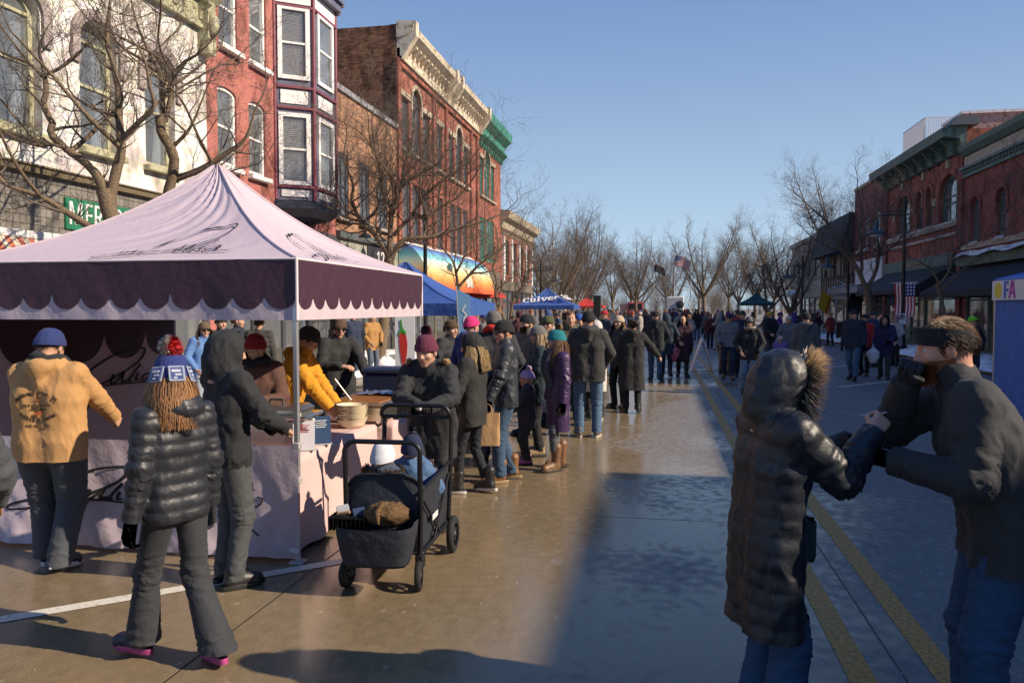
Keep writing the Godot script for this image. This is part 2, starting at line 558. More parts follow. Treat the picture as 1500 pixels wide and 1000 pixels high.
		var o := put(mb, "snow_bank", snow); kind(o, "stuff"); tag(o, a[5], "snow")
	# frozen crumbs on the road
	var rng := RandomNumberGenerator.new(); rng.seed = 6
	var crumb := MB.new()
	crumb.lathe(Vector3.ZERO, [Vector2(0.0, 0.5), Vector2(0.6, 0.42), Vector2(1.0, 0.0)], 6)
	var mm := MultiMesh.new(); mm.transform_format = MultiMesh.TRANSFORM_3D
	mm.mesh = crumb.mesh(); mm.instance_count = 9000
	for i in 9000:
		var x := -0.3 + 9.0 * pow(rng.randf(), 0.7); var z := -2.2 - 26.0 * pow(rng.randf(), 1.6)
		if f.get_noise_2d(x * 2.0, z * 2.0) < -0.05: x += rng.randf() * 1.5
		x = minf(x, 9.2)
		var s := 0.0025 + 0.006 * pow(rng.randf(), 3.0)
		if i < 500: x = rng.randf_range(-5.0, 0.0); s *= 0.8
		mm.set_instance_transform(i, Transform3D(Basis(Vector3.UP, rng.randf() * TAU).scaled(Vector3(s * rng.randf_range(0.7, 2.2), s * 0.7, s)), Vector3(x, 0.0, z)))
	var cr := MultiMeshInstance3D.new(); cr.name = "slush_crumbs"; cr.multimesh = mm; cr.material_override = M("crumb", Color(0.36, 0.37, 0.4), 0.5)
	add_child(cr); kind(cr, "stuff"); tag(cr, "crumbs of frozen slush and salt strewn over the road", "slush")

# ---------------------------------------------------------------- buildings (local: x along the front, y up, z towards the street)
func arc(x0: float, x1: float, y: float, rise: float, k := 14) -> PackedVector2Array:
	var r := PackedVector2Array()
	for i in k + 1:
		var a := PI - PI * i / k
		r.append(Vector2((x0 + x1) * 0.5 + cos(a) * (x1 - x0) * 0.5, y + sin(a) * rise))
	return r
# front wall with openings {x0,x1,y0,y1,rise}; y1 is the top of the arch
func wall(mb: MB, x0: float, x1: float, y0: float, y1: float, ops: Array, depth := 0.22, z := 0.0) -> void:
	var us := [x0, x1]; var vs := [y0, y1]
	for o in ops:
		us.append_array([o.x0, o.x1]); vs.append_array([o.y0, o.y1])
	us.sort(); vs.sort()
	for i in us.size() - 1:
		for j in vs.size() - 1:
			if us[i + 1] - us[i] < 0.001 or vs[j + 1] - vs[j] < 0.001: continue
			var c := Vector2((us[i] + us[i + 1]) * 0.5, (vs[j] + vs[j + 1]) * 0.5)
			if c.x < x0 or c.x > x1 or c.y < y0 or c.y > y1: continue
			var hole := false
			for o in ops:
				if c.x > o.x0 and c.x < o.x1 and c.y > o.y0 and c.y < o.y1:
					hole = true; break
			if not hole:
				mb.quad(Vector3(us[i], vs[j], z), Vector3(us[i + 1], vs[j], z), Vector3(us[i + 1], vs[j + 1], z), Vector3(us[i], vs[j + 1], z))
	for o in ops:
		var rise: float = o.get("rise", 0.0)
		var b: float = o.y1 - rise
		var d := Vector3(0, 0, -depth)
		var A := Vector3(o.x0, o.y0, z); var B := Vector3(o.x1, o.y0, z); var C := Vector3(o.x1, b, z); var D := Vector3(o.x0, b, z)
		mb.quad(A + d, B + d, B, A); mb.quad(A, D, D + d, A + d); mb.quad(B + d, C + d, C, B)
		if rise < 0.01:
			mb.quad(D, C, C + d, D + d)
		else:
			var p := arc(o.x0, o.x1, b, rise)
			var k := p.size() - 1
			for i in k:
				var q := Vector3(p[i].x, p[i].y, z); var r := Vector3(p[i + 1].x, p[i + 1].y, z)
				mb.quad(q, r, r + d, q + d)
				var corner := Vector3(o.x0 if i < k / 2 else o.x1, o.y1, z)
				mb.tri(corner, q, r)
			var mid := Vector3(p[k / 2].x, p[k / 2].y, z)
			mb.tri(Vector3(o.x0, o.y1, z), mid, Vector3(o.x0, o.y1, z))
var win_cache := {}
# a sash window part with its pane, and a blind or curtain when asked for; sits in an opening, set back from the wall
func window(b: Node3D, o: Dictionary, fm: Material, pane: Material, opt := {}) -> void:
	var w: float = o.x1 - o.x0; var h: float = o.y1 - o.y0; var rise: float = o.get("rise", 0.0)
	var fw: float = opt.get("fw", 0.07)
	var key := "%.2f %.2f %.2f %.2f %s" % [w, h, rise, fw, str(opt)]
	if not win_cache.has(key):
		var f := MB.new()
		var d := 0.09
		f.span(Vector3(0, 0, 0), Vector3(fw, h - rise, d)); f.span(Vector3(w - fw, 0, 0), Vector3(w, h - rise, d)); f.span(Vector3(fw, 0, 0), Vector3(w - fw, fw * 1.3, d - 0.002))
		if rise > 0.01:
			var p := arc(0, w, h - rise, rise); var q := arc(fw, w - fw, h - rise, rise - fw)
			for i in p.size() - 1:
				var c := [p[i], p[i + 1], q[i + 1], q[i]]
				var pr := PackedVector2Array(c)
				f.prism(pr, Transform3D(), d)
			if rise > 0.3: f.span(Vector3(fw, h - rise - 0.03, 0.01), Vector3(w - fw, h - rise + 0.03, d - 0.005))
		else:
			f.span(Vector3(fw, h - fw, 0), Vector3(w - fw, h, d - 0.002))
		var mid: float = opt.get("mid", 0.5) * h
		if mid > 0.0: f.span(Vector3(fw, mid - 0.03, 0.015), Vector3(w - fw, mid + 0.03, d - 0.01))
		for m in opt.get("mull", []):
			f.span(Vector3(w * m - 0.025, fw, 0.02), Vector3(w * m + 0.025, h - rise * 0.35, d - 0.015))
		var g := MB.new()
		var poly := PackedVector2Array([Vector2(0.01, 0.01), Vector2(w - 0.01, 0.01)])
		if rise > 0.01:
			var p := arc(0.012, w - 0.012, h - rise, rise - 0.012); p.reverse(); poly.append_array(p)
		else: poly.append_array([Vector2(w - 0.01, h - 0.01), Vector2(0.01, h - 0.01)])
		g.prism(poly, Transform3D(Basis(), Vector3(0, 0, 0.03)), 0.006)
		win_cache[key] = [f.mesh(), g.mesh()]
	var ms = win_cache[key]
	var set_back: float = opt.get("back", 0.14)
	var n := put(ms[0], "window", fm, b, Transform3D(Basis(), Vector3(o.x0, o.y0, opt.get("z", 0.0) - set_back - 0.09)))
	put(ms[1], "pane", pane, n)
	if opt.has("blind"):
		var f := MB.new()
		var y0: float = h * opt.get("blind_from", 0.02)
		var top: float = h - (rise * 0.6 if rise > 0.0 else 0.03)
		var k := int((top - y0) / 0.055)
		for i in k:
			f.box(Vector3(w * 0.5, y0 + (i + 0.5) * (top - y0) / k, -0.06), Vector3(w - 0.06, 0.004, 0.046), Basis(Vector3.RIGHT, 0.6))
		kind(put(f, "blind", opt.blind, n), "stuff")
	if opt.has("curtain"):
		for s in [0, 1]:
			var g := []
			for i in 6:
				var row := []
				for j in 25:
					var t := j / 24.0
					var xx: float = 0.04 + t * w * (0.30 - 0.12 * sin(PI * i / 5.0))
					if s: xx = w - xx
					row.append(Vector3(xx, lerpf(0.03, h - rise * 0.8, i / 5.0), -0.1 + 0.035 * sin(t * 30.0 + i * 0.3)))
				g.append(row)
			var f := MB.new(); f.sheet(g); put(f, "curtain", opt.curtain, n)
	if opt.has("sill"):
		var f := MB.new(); f.bbox(Vector3(w * 0.5, -0.07, set_back + 0.12), Vector3(w + 0.2, 0.13, 0.3), 0.012)
		put(f, "sill", opt.sill, n)
	if opt.has("snow"):
		var f := MB.new()
		var g := []
		for i in 9:
			var row := []
			for j in 5:
				row.append(Vector3(lerpf(0.02, w - 0.02, i / 8.0), 0.0 + (0.07 + 0.03 * sin(i * 2.1 + w * 9.0)) * sin(PI * j / 4.0), lerpf(0.1, set_back + 0.22, j / 4.0)))
			g.append(row)
		f.sheet(g, true); put(f, "snow", mats["snow"], n)
	if opt.has("hood"):
		var f := MB.new()
		var a := opt.get("hood_w", 0.2)
		if rise > 0.01:
			var p := arc(-0.02, w + 0.02, h - rise, rise + 0.02); var q := arc(-a, w + a, h - rise, rise + a)
			for i in p.size() - 1:
				f.prism(PackedVector2Array([p[i], p[i + 1], q[i + 1], q[i]]), Transform3D(Basis(), Vector3(0, 0, set_back + 0.09)), 0.07)
			for s in [[-a, -0.02], [w + 0.02, w + a]]:
				f.span(Vector3(s[0], h - rise - 0.55, set_back + 0.09), Vector3(s[1], h - rise, set_back + 0.158))
		else:
			f.span(Vector3(-a, h + 0.02, set_back + 0.09), Vector3(w + a, h + 0.02 + a * 1.2, set_back + 0.16))
		put(f, "hood_mould", opt.hood, n)
# body behind the front: sides, back, roof and floor; the front is added by wall()
func shell(mb: MB, w: float, h: float, depth: float, roof_y := -1.0) -> void:
	var r := roof_y if roof_y > 0.0 else h - 0.5
	mb.quad(Vector3(0, 0, -depth), Vector3(0, 0, 0), Vector3(0, h, 0), Vector3(0, h, -depth))
	mb.quad(Vector3(w, 0, 0), Vector3(w, 0, -depth), Vector3(w, h, -depth), Vector3(w, h, 0))
	mb.quad(Vector3(w, 0, -depth), Vector3(0, 0, -depth), Vector3(0, h, -depth), Vector3(w, h, -depth))
	mb.quad(Vector3(0.3, r, -0.3), Vector3(w - 0.3, r, -0.3), Vector3(w - 0.3, r, -depth), Vector3(0.3, r, -depth))
	mb.quad(Vector3(0.3, 0, -0.3), Vector3(0.3, r, -0.3), Vector3(0.3, r, -depth), Vector3(0.3, 0, -depth))
	mb.quad(Vector3(w - 0.3, 0, -0.3), Vector3(w - 0.3, r, -0.3), Vector3(w - 0.3, r, -depth), Vector3(w - 0.3, 0, -depth))
	mb.span(Vector3(0, h - 0.001, -0.3), Vector3(w, h + 0.03, -0.002))
	mb.quad(Vector3(0, r, -0.3), Vector3(w, r, -0.3), Vector3(w, h, -0.3), Vector3(0, h, -0.3))
# floors inside, so that rooms stay dark
func floors(b: Node3D, w: float, ys: Array, depth: float) -> void:
	var mb := MB.new()
	for y in ys: mb.span(Vector3(0.32, y - 0.15, -0.28), Vector3(w - 0.32, y + 0.1, -depth + 0.05))
	mb.quad(Vector3(0.31, 0.0, -4.0), Vector3(w - 0.31, 0.0, -4.0), Vector3(w - 0.31, ys[-1], -4.0), Vector3(0.31, ys[-1], -4.0))
	put(mb, "storey_floors", M("room", Color(0.12, 0.1, 0.09), 0.9), b)
func cornice(b: Node3D, mat: Material, x0: float, x1: float, prof: Array, brackets := 0, br := Vector3.ZERO, bmat: Material = null) -> void:
	# profile of (out, up), swept along x
	var mb := MB.new()
	var poly := PackedVector2Array()
	for p in prof: poly.append(p)
	mb.prism(poly, Transform3D(Basis(Vector3(0, 0, 1), Vector3.UP, Vector3(-1, 0, 0)), Vector3(x1, 0, 0)), x1 - x0)
	var c := put(mb, "cornice", mat, b)
	for i in brackets:
		var f := MB.new()
		var s := br
		f.prism(PackedVector2Array([Vector2(0.01, 0), Vector2(s.z * 0.35, 0.02), Vector2(s.z * 0.45, s.y * 0.45), Vector2(s.z, s.y * 0.8), Vector2(s.z, s.y), Vector2(0.01, s.y)]), Transform3D(Basis(Vector3(0, 0, 1), Vector3.UP, Vector3(-1, 0, 0)), Vector3(x0 + (x1 - x0) * (i + 0.5) / brackets + s.x * 0.5, prof[0].y - s.y, 0)), s.x)
		put(f, "bracket", bmat if bmat else mat, c)
func awning(b: Node3D, mat: Material, x0: float, x1: float, y_top: float, y_bot: float, out: float, drop := 0.25) -> MeshInstance3D:
	var mb := MB.new()
	var g := []
	var k := int((x1 - x0) / 0.3)
	for i in 7:
		var row := []
		for j in k + 1:
			var t := i / 6.0
			row.append(Vector3(lerpf(x0, x1, float(j) / k), lerpf(y_top, y_bot, t) - 0.03 * sin(PI * t) * (1.0 + 0.4 * sin(j * 1.9)), lerpf(0.03, out, t)))
		g.append(row)
	mb.sheet(g, true)
	mb.span(Vector3(x0, y_bot - drop, out - 0.012), Vector3(x1, y_bot, out))
	for x in [x0, x1]:
		mb.tri(Vector3(x, y_top, 0.03), Vector3(x, y_bot - drop, 0.03), Vector3(x, y_bot - drop, out)); mb.tri(Vector3(x, y_top, 0.03), Vector3(x, y_bot - drop, out), Vector3(x, y_bot, out))
	return put(mb, "awning", mat, b)
func shopfront(b: Node3D, x0: float, x1: float, y1: float, bays: int, fm: Material, pane: Material, stall: Material, bulk := 0.55) -> void:
	var w := (x1 - x0) / bays
	for i in bays:
		var a := x0 + i * w
		var door := i == bays / 2
		var f := MB.new()
		f.span(Vector3(a, 0.13, -0.12), Vector3(a + 0.1, y1, 0.02)); f.span(Vector3(a + w - 0.1, 0.13, -0.12), Vector3(a + w - 0.002, y1, 0.02)); f.span(Vector3(a + 0.1, y1 - 0.12, -0.11), Vector3(a + w - 0.1, y1, 0.01))
		f.span(Vector3(a + 0.1, y1 * 0.74, -0.1), Vector3(a + w - 0.1, y1 * 0.74 + 0.07, 0.005))
		var n := put(f, "shop_door" if door else "shop_window", fm, b)
		var g := MB.new(); g.span(Vector3(a + 0.1, 0.13 + (0.1 if door else bulk), -0.06), Vector3(a + w - 0.1, y1 - 0.1, -0.05))
		put(g, "pane", pane, n)
		g = MB.new(); g.span(Vector3(a + 0.1, 0.13, -0.1), Vector3(a + w - 0.1, 0.13 + (0.16 if door else bulk), -0.01))
		put(g, "stall_riser", stall, n)
func O(x0: float, x1: float, y0: float, y1: float, rise := 0.0) -> Dictionary:
	return {"x0": x0, "x1": x1, "y0": y0, "y1": y1, "rise": rise}
func building(label: String, z0: float, left: bool) -> Node3D:
	return thing("building", label, "building", Vector3(LX if left else RX, 0, z0), PI / 2 if left else -PI / 2, "shop buildings along the street")

func buildings() -> void:
	var white_brick := brick("white_brick", Color(0.73, 0.71, 0.67), Color(0.67, 0.65, 0.61), 0.03, 2)
	var pink_brick := brick("pink_brick", Color(0.4, 0.145, 0.12), Color(0.36, 0.13, 0.11), 0.05, 3)
	var tan_brick := brick("tan_brick", Color(0.35, 0.185, 0.11), Color(0.32, 0.24, 0.18), 0.3, 4)
	var red_brick := brick("red_brick", Color(0.33, 0.11, 0.075), Color(0.26, 0.12, 0.09), 0.14, 5)
	var dark_brick := brick("dark_brick", Color(0.24, 0.075, 0.06), Color(0.2, 0.1, 0.085), 0.14, 6)
	var old_brick := brick("old_brick", Color(0.26, 0.12, 0.06), Color(0.16, 0.1, 0.07), 0.4, 7)
	var olive := MT("olive_trim", Color(0.42, 0.41, 0.28), "t_weather", 0.6, 0.5)
	var cream := MT("cream_trim", Color(0.7, 0.62, 0.5), "t_weather", 0.65, 0.4)
	var stone := MT("stone_trim", Color(0.5, 0.42, 0.31), "t_mottle", 0.8, 0.6, "n_fine", 0.4)
	var greystone := MT("grey_trim", Color(0.36, 0.31, 0.31), "t_weather", 0.8, 0.6)
	var whitep := M("white_paint", Color(0.78, 0.77, 0.75), 0.5)
	var purple := MT("purple_paint", Color(0.15, 0.15, 0.22), "t_mottle", 0.55, 0.4)
	var plum := M("plum_paint", Color(0.2, 0.05, 0.07), 0.5)
	var teal := MT("teal_paint", Color(0.055, 0.27, 0.2), "t_weather", 0.5, 0.5)
	var green := MT("green_paint", Color(0.1, 0.17, 0.155), "t_weather", 0.6, 0.5)
	var darkf := M("dark_frame", Color(0.05, 0.055, 0.06), 0.5)
	var pane := glass("pane", Color(0.5, 0.55, 0.6), 0.12)
	var blind := M("blind", Color(0.42, 0.4, 0.36), 0.6)
	var curtain := M("curtain", Color(0.22, 0.25, 0.3), 0.9)
	var black_cloth := M("black_cloth", Color(0.012, 0.014, 0.018), 0.75, 0.0, "n_cloth", 0.6, 0.5)
	var shop_dark := M("shop_dark", Color(0.06, 0.055, 0.05), 0.6)
	var mb: MB
	# ---- A: white painted brick, dress shop
	var b := building("white painted brick building with tall arched windows and a tiled shop sign band", -6.0, true)
	var ops := []
	for z in [8.4, 10.45, 12.5, 14.62, 16.65]: ops.append(O(z - 6.0 - 0.56, z - 6.0 + 0.56, 5.15, 7.78, 0.42))
	mb = MB.new(); wall(mb, 0, 12.55, 4.42, 9.0, ops, 0.28); wall(mb, 0, 12.55, 9.0, 10.4, []); shell(mb, 12.55, 10.4, 14)
	put(mb, "wall", white_brick, b)
	for o in ops: window(b, o, olive, pane, {"curtain": curtain, "sill": olive, "hood": greystone, "hood_w": 0.24, "fw": 0.1, "back": 0.18})
	floors(b, 12.55, [4.4, 9.2], 14)
	mb = MB.new(); mb.span(Vector3(0, 9.0, 0.002), Vector3(12.55, 9.55, 0.1)); mb.span(Vector3(0, 8.9, 0.002), Vector3(12.55, 9.0, 0.16)); put(mb, "frieze", olive, b)
	cornice(b, olive, 0, 12.7, [Vector2(0.0, 9.55), Vector2(0.3, 9.6), Vector2(0.62, 9.95), Vector2(0.66, 10.3), Vector2(0.0, 10.36)], 12, Vector3(0.16, 0.45, 0.4))
	mb = MB.new(); mb.span(Vector3(12.2, 8.3, 0.003), Vector3(12.55, 10.0, 0.3)); mb.lathe(Vector3(12.37, 9.0, 0.34), [Vector2(0, -0.3), Vector2(0.12, -0.22), Vector2(0.16, 0), Vector2(0.12, 0.22), Vector2(0, 0.3)], 12); put(mb, "end_bracket", olive, b)
	# sign band of square tiles
	var tile := [M("tile_a", Color(0.2, 0.185, 0.16), 0.35), M("tile_b", Color(0.165, 0.15, 0.13), 0.4), M("tile_c", Color(0.23, 0.21, 0.185), 0.38)]
	var band := MB.new(); band.span(Vector3(0, 3.28, 0.0), Vector3(12.55, 4.42, 0.06))
	var bd := put(band, "sign_band", M("grout", Color(0.1, 0.09, 0.08), 0.8), b)
	var rng := RandomNumberGenerator.new(); rng.seed = 12
	var tm := MB.new(); tm.bbox(Vector3.ZERO, Vector3(0.148, 0.152, 0.02), 0.004)
	var tmesh := tm.mesh()
	for i in 42:
		for j in 7:
			put(tmesh, "tile", tile[rng.randi() % 3], bd, Transform3D(Basis(), Vector3(5.6 + 0.0785 + i * 0.157, 3.36 + j * 0.16, 0.068 + rng.randf() * 0.003)))
	mb = MB.new(); mb.span(Vector3(0, 4.38, 0.02), Vector3(12.55, 4.5, 0.2)); mb.span(Vector3(0, 4.5, 0.02), Vector3(12.55, 4.53, 0.24)); put(mb, "ledge", M("rust_ledge", Color(0.13, 0.1, 0.06), 0.7), b)
	var sg := MB.new(); sg.span(Vector3(7.45, 3.44, 0.082), Vector3(9.88, 4.05, 0.13)); var sign := put(sg, "shop_sign", MT("sign_green", Color(0.02, 0.2, 0.1), "t_mottle", 0.5, 2.0), b)
	var tx := put(text_mesh("MERSON'S", 0.36, 0.03), "lettering", whitep, sign, Transform3D(Basis().scaled(Vector3(1.0, 1.25, 1)), Vector3(8.66, 3.75, 0.14)))
	mb = MB.new(); mb.span(Vector3(0, 3.14, 0.0), Vector3(12.55, 3.27, 0.5)); put(mb, "fascia", whitep, b)
	# striped awning with scalloped edge
	var g := []
	mb = MB.new()
	for i in 96:
		mb.col = Color(0.55, 0.16, 0.1) if i % 2 else Color(0.66, 0.58, 0.44)
		var a := i * 0.13; var c := a + 0.13
		mb.quad(Vector3(a, 2.93, 0.62), Vector3(c, 2.93, 0.62), Vector3(c, 3.13, 0.48), Vector3(a, 3.13, 0.48))
		mb.quad(Vector3(a, 2.86, 0.62), Vector3(c, 2.86, 0.62), Vector3(c, 2.93, 0.622), Vector3(a, 2.93, 0.622))
	put(mb, "striped_awning", VC("striped", 0.85), b)
	mb = MB.new(); wall(mb, 0, 12.55, 0, 3.14, [O(0.4, 12.15, 0.13, 2.9)], 0.1, -0.4); put(mb, "lower_wall", shop_dark, b)
	shopfront(b, 0.4, 12.15, 2.9, 6, M("alu", Color(0.4, 0.4, 0.4), 0.4, 0.6), pane, shop_dark)
	# ---- B: red brick with bay
	b = building("pink red painted brick building with a purple bay window tower", -18.56, true)
	ops = [O(0.62, 1.55, 8.88, 11.0), O(2.2, 3.16, 8.88, 11.0), O(0.5, 1.45, 5.7, 7.8, 0.16), O(2.1, 3.04, 5.7, 7.8, 0.16), O(6.9, 7.7, 5.7, 7.8, 0.16), O(6.9, 7.7, 8.88, 11.0)]
	mb = MB.new(); wall(mb, 0, 8.1, 4.4, 12.6, ops, 0.2); wall(mb, 0, 8.1, 0, 4.4, [O(0.4, 7.7, 0.13, 3.0)], 0.3); shell(mb, 8.1, 12.6, 14)
	put(mb, "wall", pink_brick, b)
	for i in 6: window(b, ops[i], whitep, pane, {"blind": blind, "sill": whitep, "fw": 0.09, "back": 0.06, "blind_from": 0.02 if i < 2 else 0.45})
	floors(b, 8.1, [4.4, 8.2, 12.0], 14)
	shopfront(b, 0.4, 7.7, 3.0, 4, darkf, pane, shop_dark)
	# bay: angled near side, front, angled far side
	var bay := Node3D.new(); bay.name = "bay_window"; b.add_child(bay)
	var bp := [Vector2(3.64, 0), Vector2(4.3, 0.95), Vector2(5.95, 0.95), Vector2(6.6, 0)]
	for i in 3:
		var p: Vector2 = bp[i]; var q: Vector2 = bp[i + 1]
		var w := p.distance_to(q)
		var dir := (q - p) / w
		var xf := Transform3D(Basis(Vector3(dir.x, 0, dir.y), Vector3.UP, Vector3(-dir.y, 0, dir.x)), Vector3(p.x, 0, p.y))
		var face := Node3D.new(); face.name = numbered(bay, "bay_side"); bay.add_child(face); face.transform = xf
		var e := 0.17 if i != 1 else 0.3
		var oo := [O(e, w - e, 5.72, 7.75), O(e, w - e, 8.9, 10.95)]
		mb = MB.new(); wall(mb, 0, w, 5.2, 11.5, oo, 0.1); put(mb, "panel_wall", purple, face)
		for o in oo:
			var f := MB.new()
			var ow: float = o.x1 - o.x0; var oh: float = o.y1 - o.y0
			f.span(Vector3(-0.07, -0.07, 0), Vector3(0.06, oh + 0.07, 0.06)); f.span(Vector3(ow - 0.06, -0.07, 0), Vector3(ow + 0.07, oh + 0.07, 0.06)); f.span(Vector3(0.06, -0.07, 0), Vector3(ow - 0.06, 0.05, 0.058)); f.span(Vector3(0.06, oh - 0.05, 0), Vector3(ow - 0.06, oh + 0.07, 0.058)); f.span(Vector3(0.06, oh * 0.5 - 0.03, -0.02), Vector3(ow - 0.06, oh * 0.5 + 0.03, 0.04))
			f.span(Vector3(0.06, 0.05, -0.02), Vector3(ow - 0.06, oh - 0.05, -0.014))
			var fr := put(f, "sash", whitep, face, Transform3D(Basis(), Vector3(o.x0, o.y0, 0.004)))
			fr.mesh = null
			var f2 := MB.new()
			f2.span(Vector3(-0.07, -0.07, 0), Vector3(0.06, oh + 0.07, 0.06)); f2.span(Vector3(ow - 0.06, -0.07, 0), Vector3(ow + 0.07, oh + 0.07, 0.06)); f2.span(Vector3(0.06, -0.07, 0), Vector3(ow - 0.06, 0.05, 0.058)); f2.span(Vector3(0.06, oh - 0.05, 0), Vector3(ow - 0.06, oh + 0.07, 0.058)); f2.span(Vector3(0.06, oh * 0.5 - 0.03, -0.02), Vector3(ow - 0.06, oh * 0.5 + 0.03, 0.04))
			fr.mesh = f2.mesh()
			var gl := MB.new(); gl.span(Vector3(0.05, 0.04, -0.012), Vector3(ow - 0.05, oh - 0.04, -0.006)); put(gl, "bay_pane", pane, face, fr.transform)
			var bl := MB.new()
			var k := int(oh / 0.055)
			for t in k: bl.box(Vector3(ow * 0.5, (t + 0.5) * oh / k, -0.07), Vector3(ow - 0.08, 0.004, 0.045), Basis(Vector3.RIGHT, 0.7))
			kind(put(bl, "bay_blind", M("blind_dark" if i == 0 else "blind_pale", Color(0.3, 0.28, 0.26) if i == 0 else Color(0.6, 0.6, 0.58), 0.6), face, fr.transform), "stuff")
		mb = MB.new()
		for pn in [[e, 8.1, 8.5], [e, 5.3, 5.5], [0.06, 11.1, 11.5]]:
			mb = MB.new(); mb.span(Vector3(pn[0], pn[1], 0.002), Vector3(w - pn[0], pn[2], 0.03)); put(mb, "white_panel", whitep, face)
		mb = MB.new()
		for y in [5.6, 7.98, 8.6, 11.02]: mb.span(Vector3(0, y - 0.035, 0.002), Vector3(w, y + 0.035, 0.07))
		mb.rod(Vector3(0, 5.2, 0.02), Vector3(0, 11.5, 0.02), 0.06); put(mb, "moulding", plum, face)
		mb = MB.new(); mb.span(Vector3(-0.05, 11.5, -0.1), Vector3(w + 0.05, 11.75, 0.22)); mb.span(Vector3(-0.1, 11.75, -0.1), Vector3(w + 0.1, 11.85, 0.32)); put(mb, "bay_cornice", purple, face)
	mb = MB.new()
	var base_prof := [[1.0, 5.2], [1.08, 5.12], [1.06, 4.95], [0.85, 4.72], [0.3, 4.6]]
	for i in base_prof.size() - 1:
		for k in 3:
			var c := Vector2(5.12, 0.0)
			var pa: Array = []
			for q in [[i, k], [i, k + 1], [i + 1, k + 1], [i + 1, k]]:
				var s: Vector2 = c + (bp[q[1]] - c) * base_prof[q[0]][0]
				pa.append(Vector3(s.x, base_prof[q[0]][1], s.y))
			mb.quad(pa[3], pa[2], pa[1], pa[0])
	put(mb, "bay_base", M("navy_base", Color(0.03, 0.035, 0.06), 0.45), bay)
	mb = MB.new(); mb.quad(Vector3(3.64, 5.2, 0), Vector3(4.3, 5.2, 0.95), Vector3(5.95, 5.2, 0.95), Vector3(6.6, 5.2, 0)); mb.quad(Vector3(3.64, 11.7, 0), Vector3(4.3, 11.7, 0.95), Vector3(5.95, 11.7, 0.95), Vector3(6.6, 11.7, 0)); put(mb, "bay_floor", M("room", Color(0.12, 0.1, 0.09), 0.9), bay)
	awning(b, M("grey_awning", Color(0.07, 0.07, 0.075), 0.8), 4.6, 7.9, 4.5, 3.2, 1.2)
	# ---- C: tan brick, tattoo shop
	b = building("low brown brick building with a tattoo shop at street level", -26.68, true)
	ops = [O(0.1, 1.2, 5.2, 7.55), O(2.25, 3.35, 5.2, 7.55), O(4.3, 5.4, 5.2, 7.55)]
	mb = MB.new(); wall(mb, 0, 6.7, 4.6, 9.75, ops, 0.2); shell(mb, 6.7, 9.75, 14); put(mb, "wall", tan_brick, b)
	for o in ops: window(b, o, M("slate_frame", Color(0.06, 0.075, 0.1), 0.5), pane, {"sill": greystone, "fw": 0.12, "mull": [0.5], "back": 0.05})
	floors(b, 6.7, [4.5, 8.6], 14)
	mb = MB.new(); mb.span(Vector3(0, 9.75, -0.32), Vector3(6.7, 9.95, 0.1)); put(mb, "coping", MT("lead", Color(0.3, 0.3, 0.34), "t_weather", 0.6, 0.5), b)
	mb = MB.new(); mb.span(Vector3(0, 4.45, -0.02), Vector3(6.7, 4.7, 0.18)); put(mb, "ledge", M("slate", Color(0.1, 0.115, 0.12), 0.6), b)
	mb = MB.new(); mb.span(Vector3(0, 2.9, -0.1), Vector3(6.7, 4.45, 0.02)); put(mb, "shop_panel", MT("panel_grey", Color(0.36, 0.36, 0.31), "t_mottle", 0.6, 0.4), b)
	mb = MB.new(); mb.span(Vector3(2.95, 2.9, 0.022), Vector3(5.5, 4.45, 0.06)); put(mb, "sign_ground", M("sign_dark", Color(0.03, 0.03, 0.035), 0.5), b)
	mb = MB.new()
	var sp := PackedVector2Array([Vector2(3.42, 2.95), Vector2(5.08, 2.95), Vector2(5.08, 4.05)])
	var ar := arc(3.42, 5.08, 4.05, 0.32); ar.reverse(); sp.append_array(ar)
	mb.prism(sp, Transform3D(Basis(), Vector3(0, 0, 0.062)), 0.05)
	var ts := put(mb, "shop_sign", M("sign_black", Color(0.035, 0.03, 0.035), 0.5), b)
	put(text_mesh("12", 0.62, 0.02, "Droid Serif"), "lettering", whitep, ts, Transform3D(Basis(), Vector3(4.25, 3.87, 0.12)))
	put(text_mesh("CORNERS", 0.2, 0.02, "Droid Serif"), "lettering", whitep, ts, Transform3D(Basis(), Vector3(4.25, 3.5, 0.12)))
	put(text_mesh("TATTOO", 0.26, 0.02, "Droid Serif"), "lettering", whitep, ts, Transform3D(Basis(), Vector3(4.25, 3.18, 0.12)))
	for x in [0.9, 2.5, 5.2]:
		mb = MB.new()
		mb.tube(PackedVector3Array([Vector3(x, 4.85, 0.0), Vector3(x, 5.05, 0.35), Vector3(x, 4.95, 0.7), Vector3(x, 4.75, 0.75)]), PackedFloat32Array([0.02, 0.02, 0.02, 0.02]), 6)
		mb.lathe(Vector3(x, 4.5, 0.75), [Vector2(0.26, 0), Vector2(0.2, 0.08), Vector2(0.06, 0.16), Vector2(0.05, 0.26), Vector2(0, 0.27)], 14)
		put(mb, "gooseneck_lamp", M("black_metal", Color(0.015, 0.016, 0.018), 0.45, 0.2), b)
	shopfront(b, 0.2, 6.5, 2.9, 4, darkf, pane, shop_dark)
	# ---- D: tall red brick with cream cornice
	b = building("tall red brick building with a cream bracketed cornice", -33.4, true)
	ops = []
	var hoods := []
	for gx in [0.6, 8.6]:
		ops.append_array([O(gx, gx + 1.1, 9.1, 11.4), O(gx + 1.55, gx + 2.85, 9.1, 12.2, 0.6), O(gx + 3.3, gx + 4.4, 9.1, 11.4)])
	ops.append(O(6.3, 7.3, 9.1, 11.4))
	for gx in [0.8, 2.2, 3.6, 8.9, 10.3, 11.7, 6.3]: ops.append(O(gx, gx + 1.1, 4.95, 7.7))
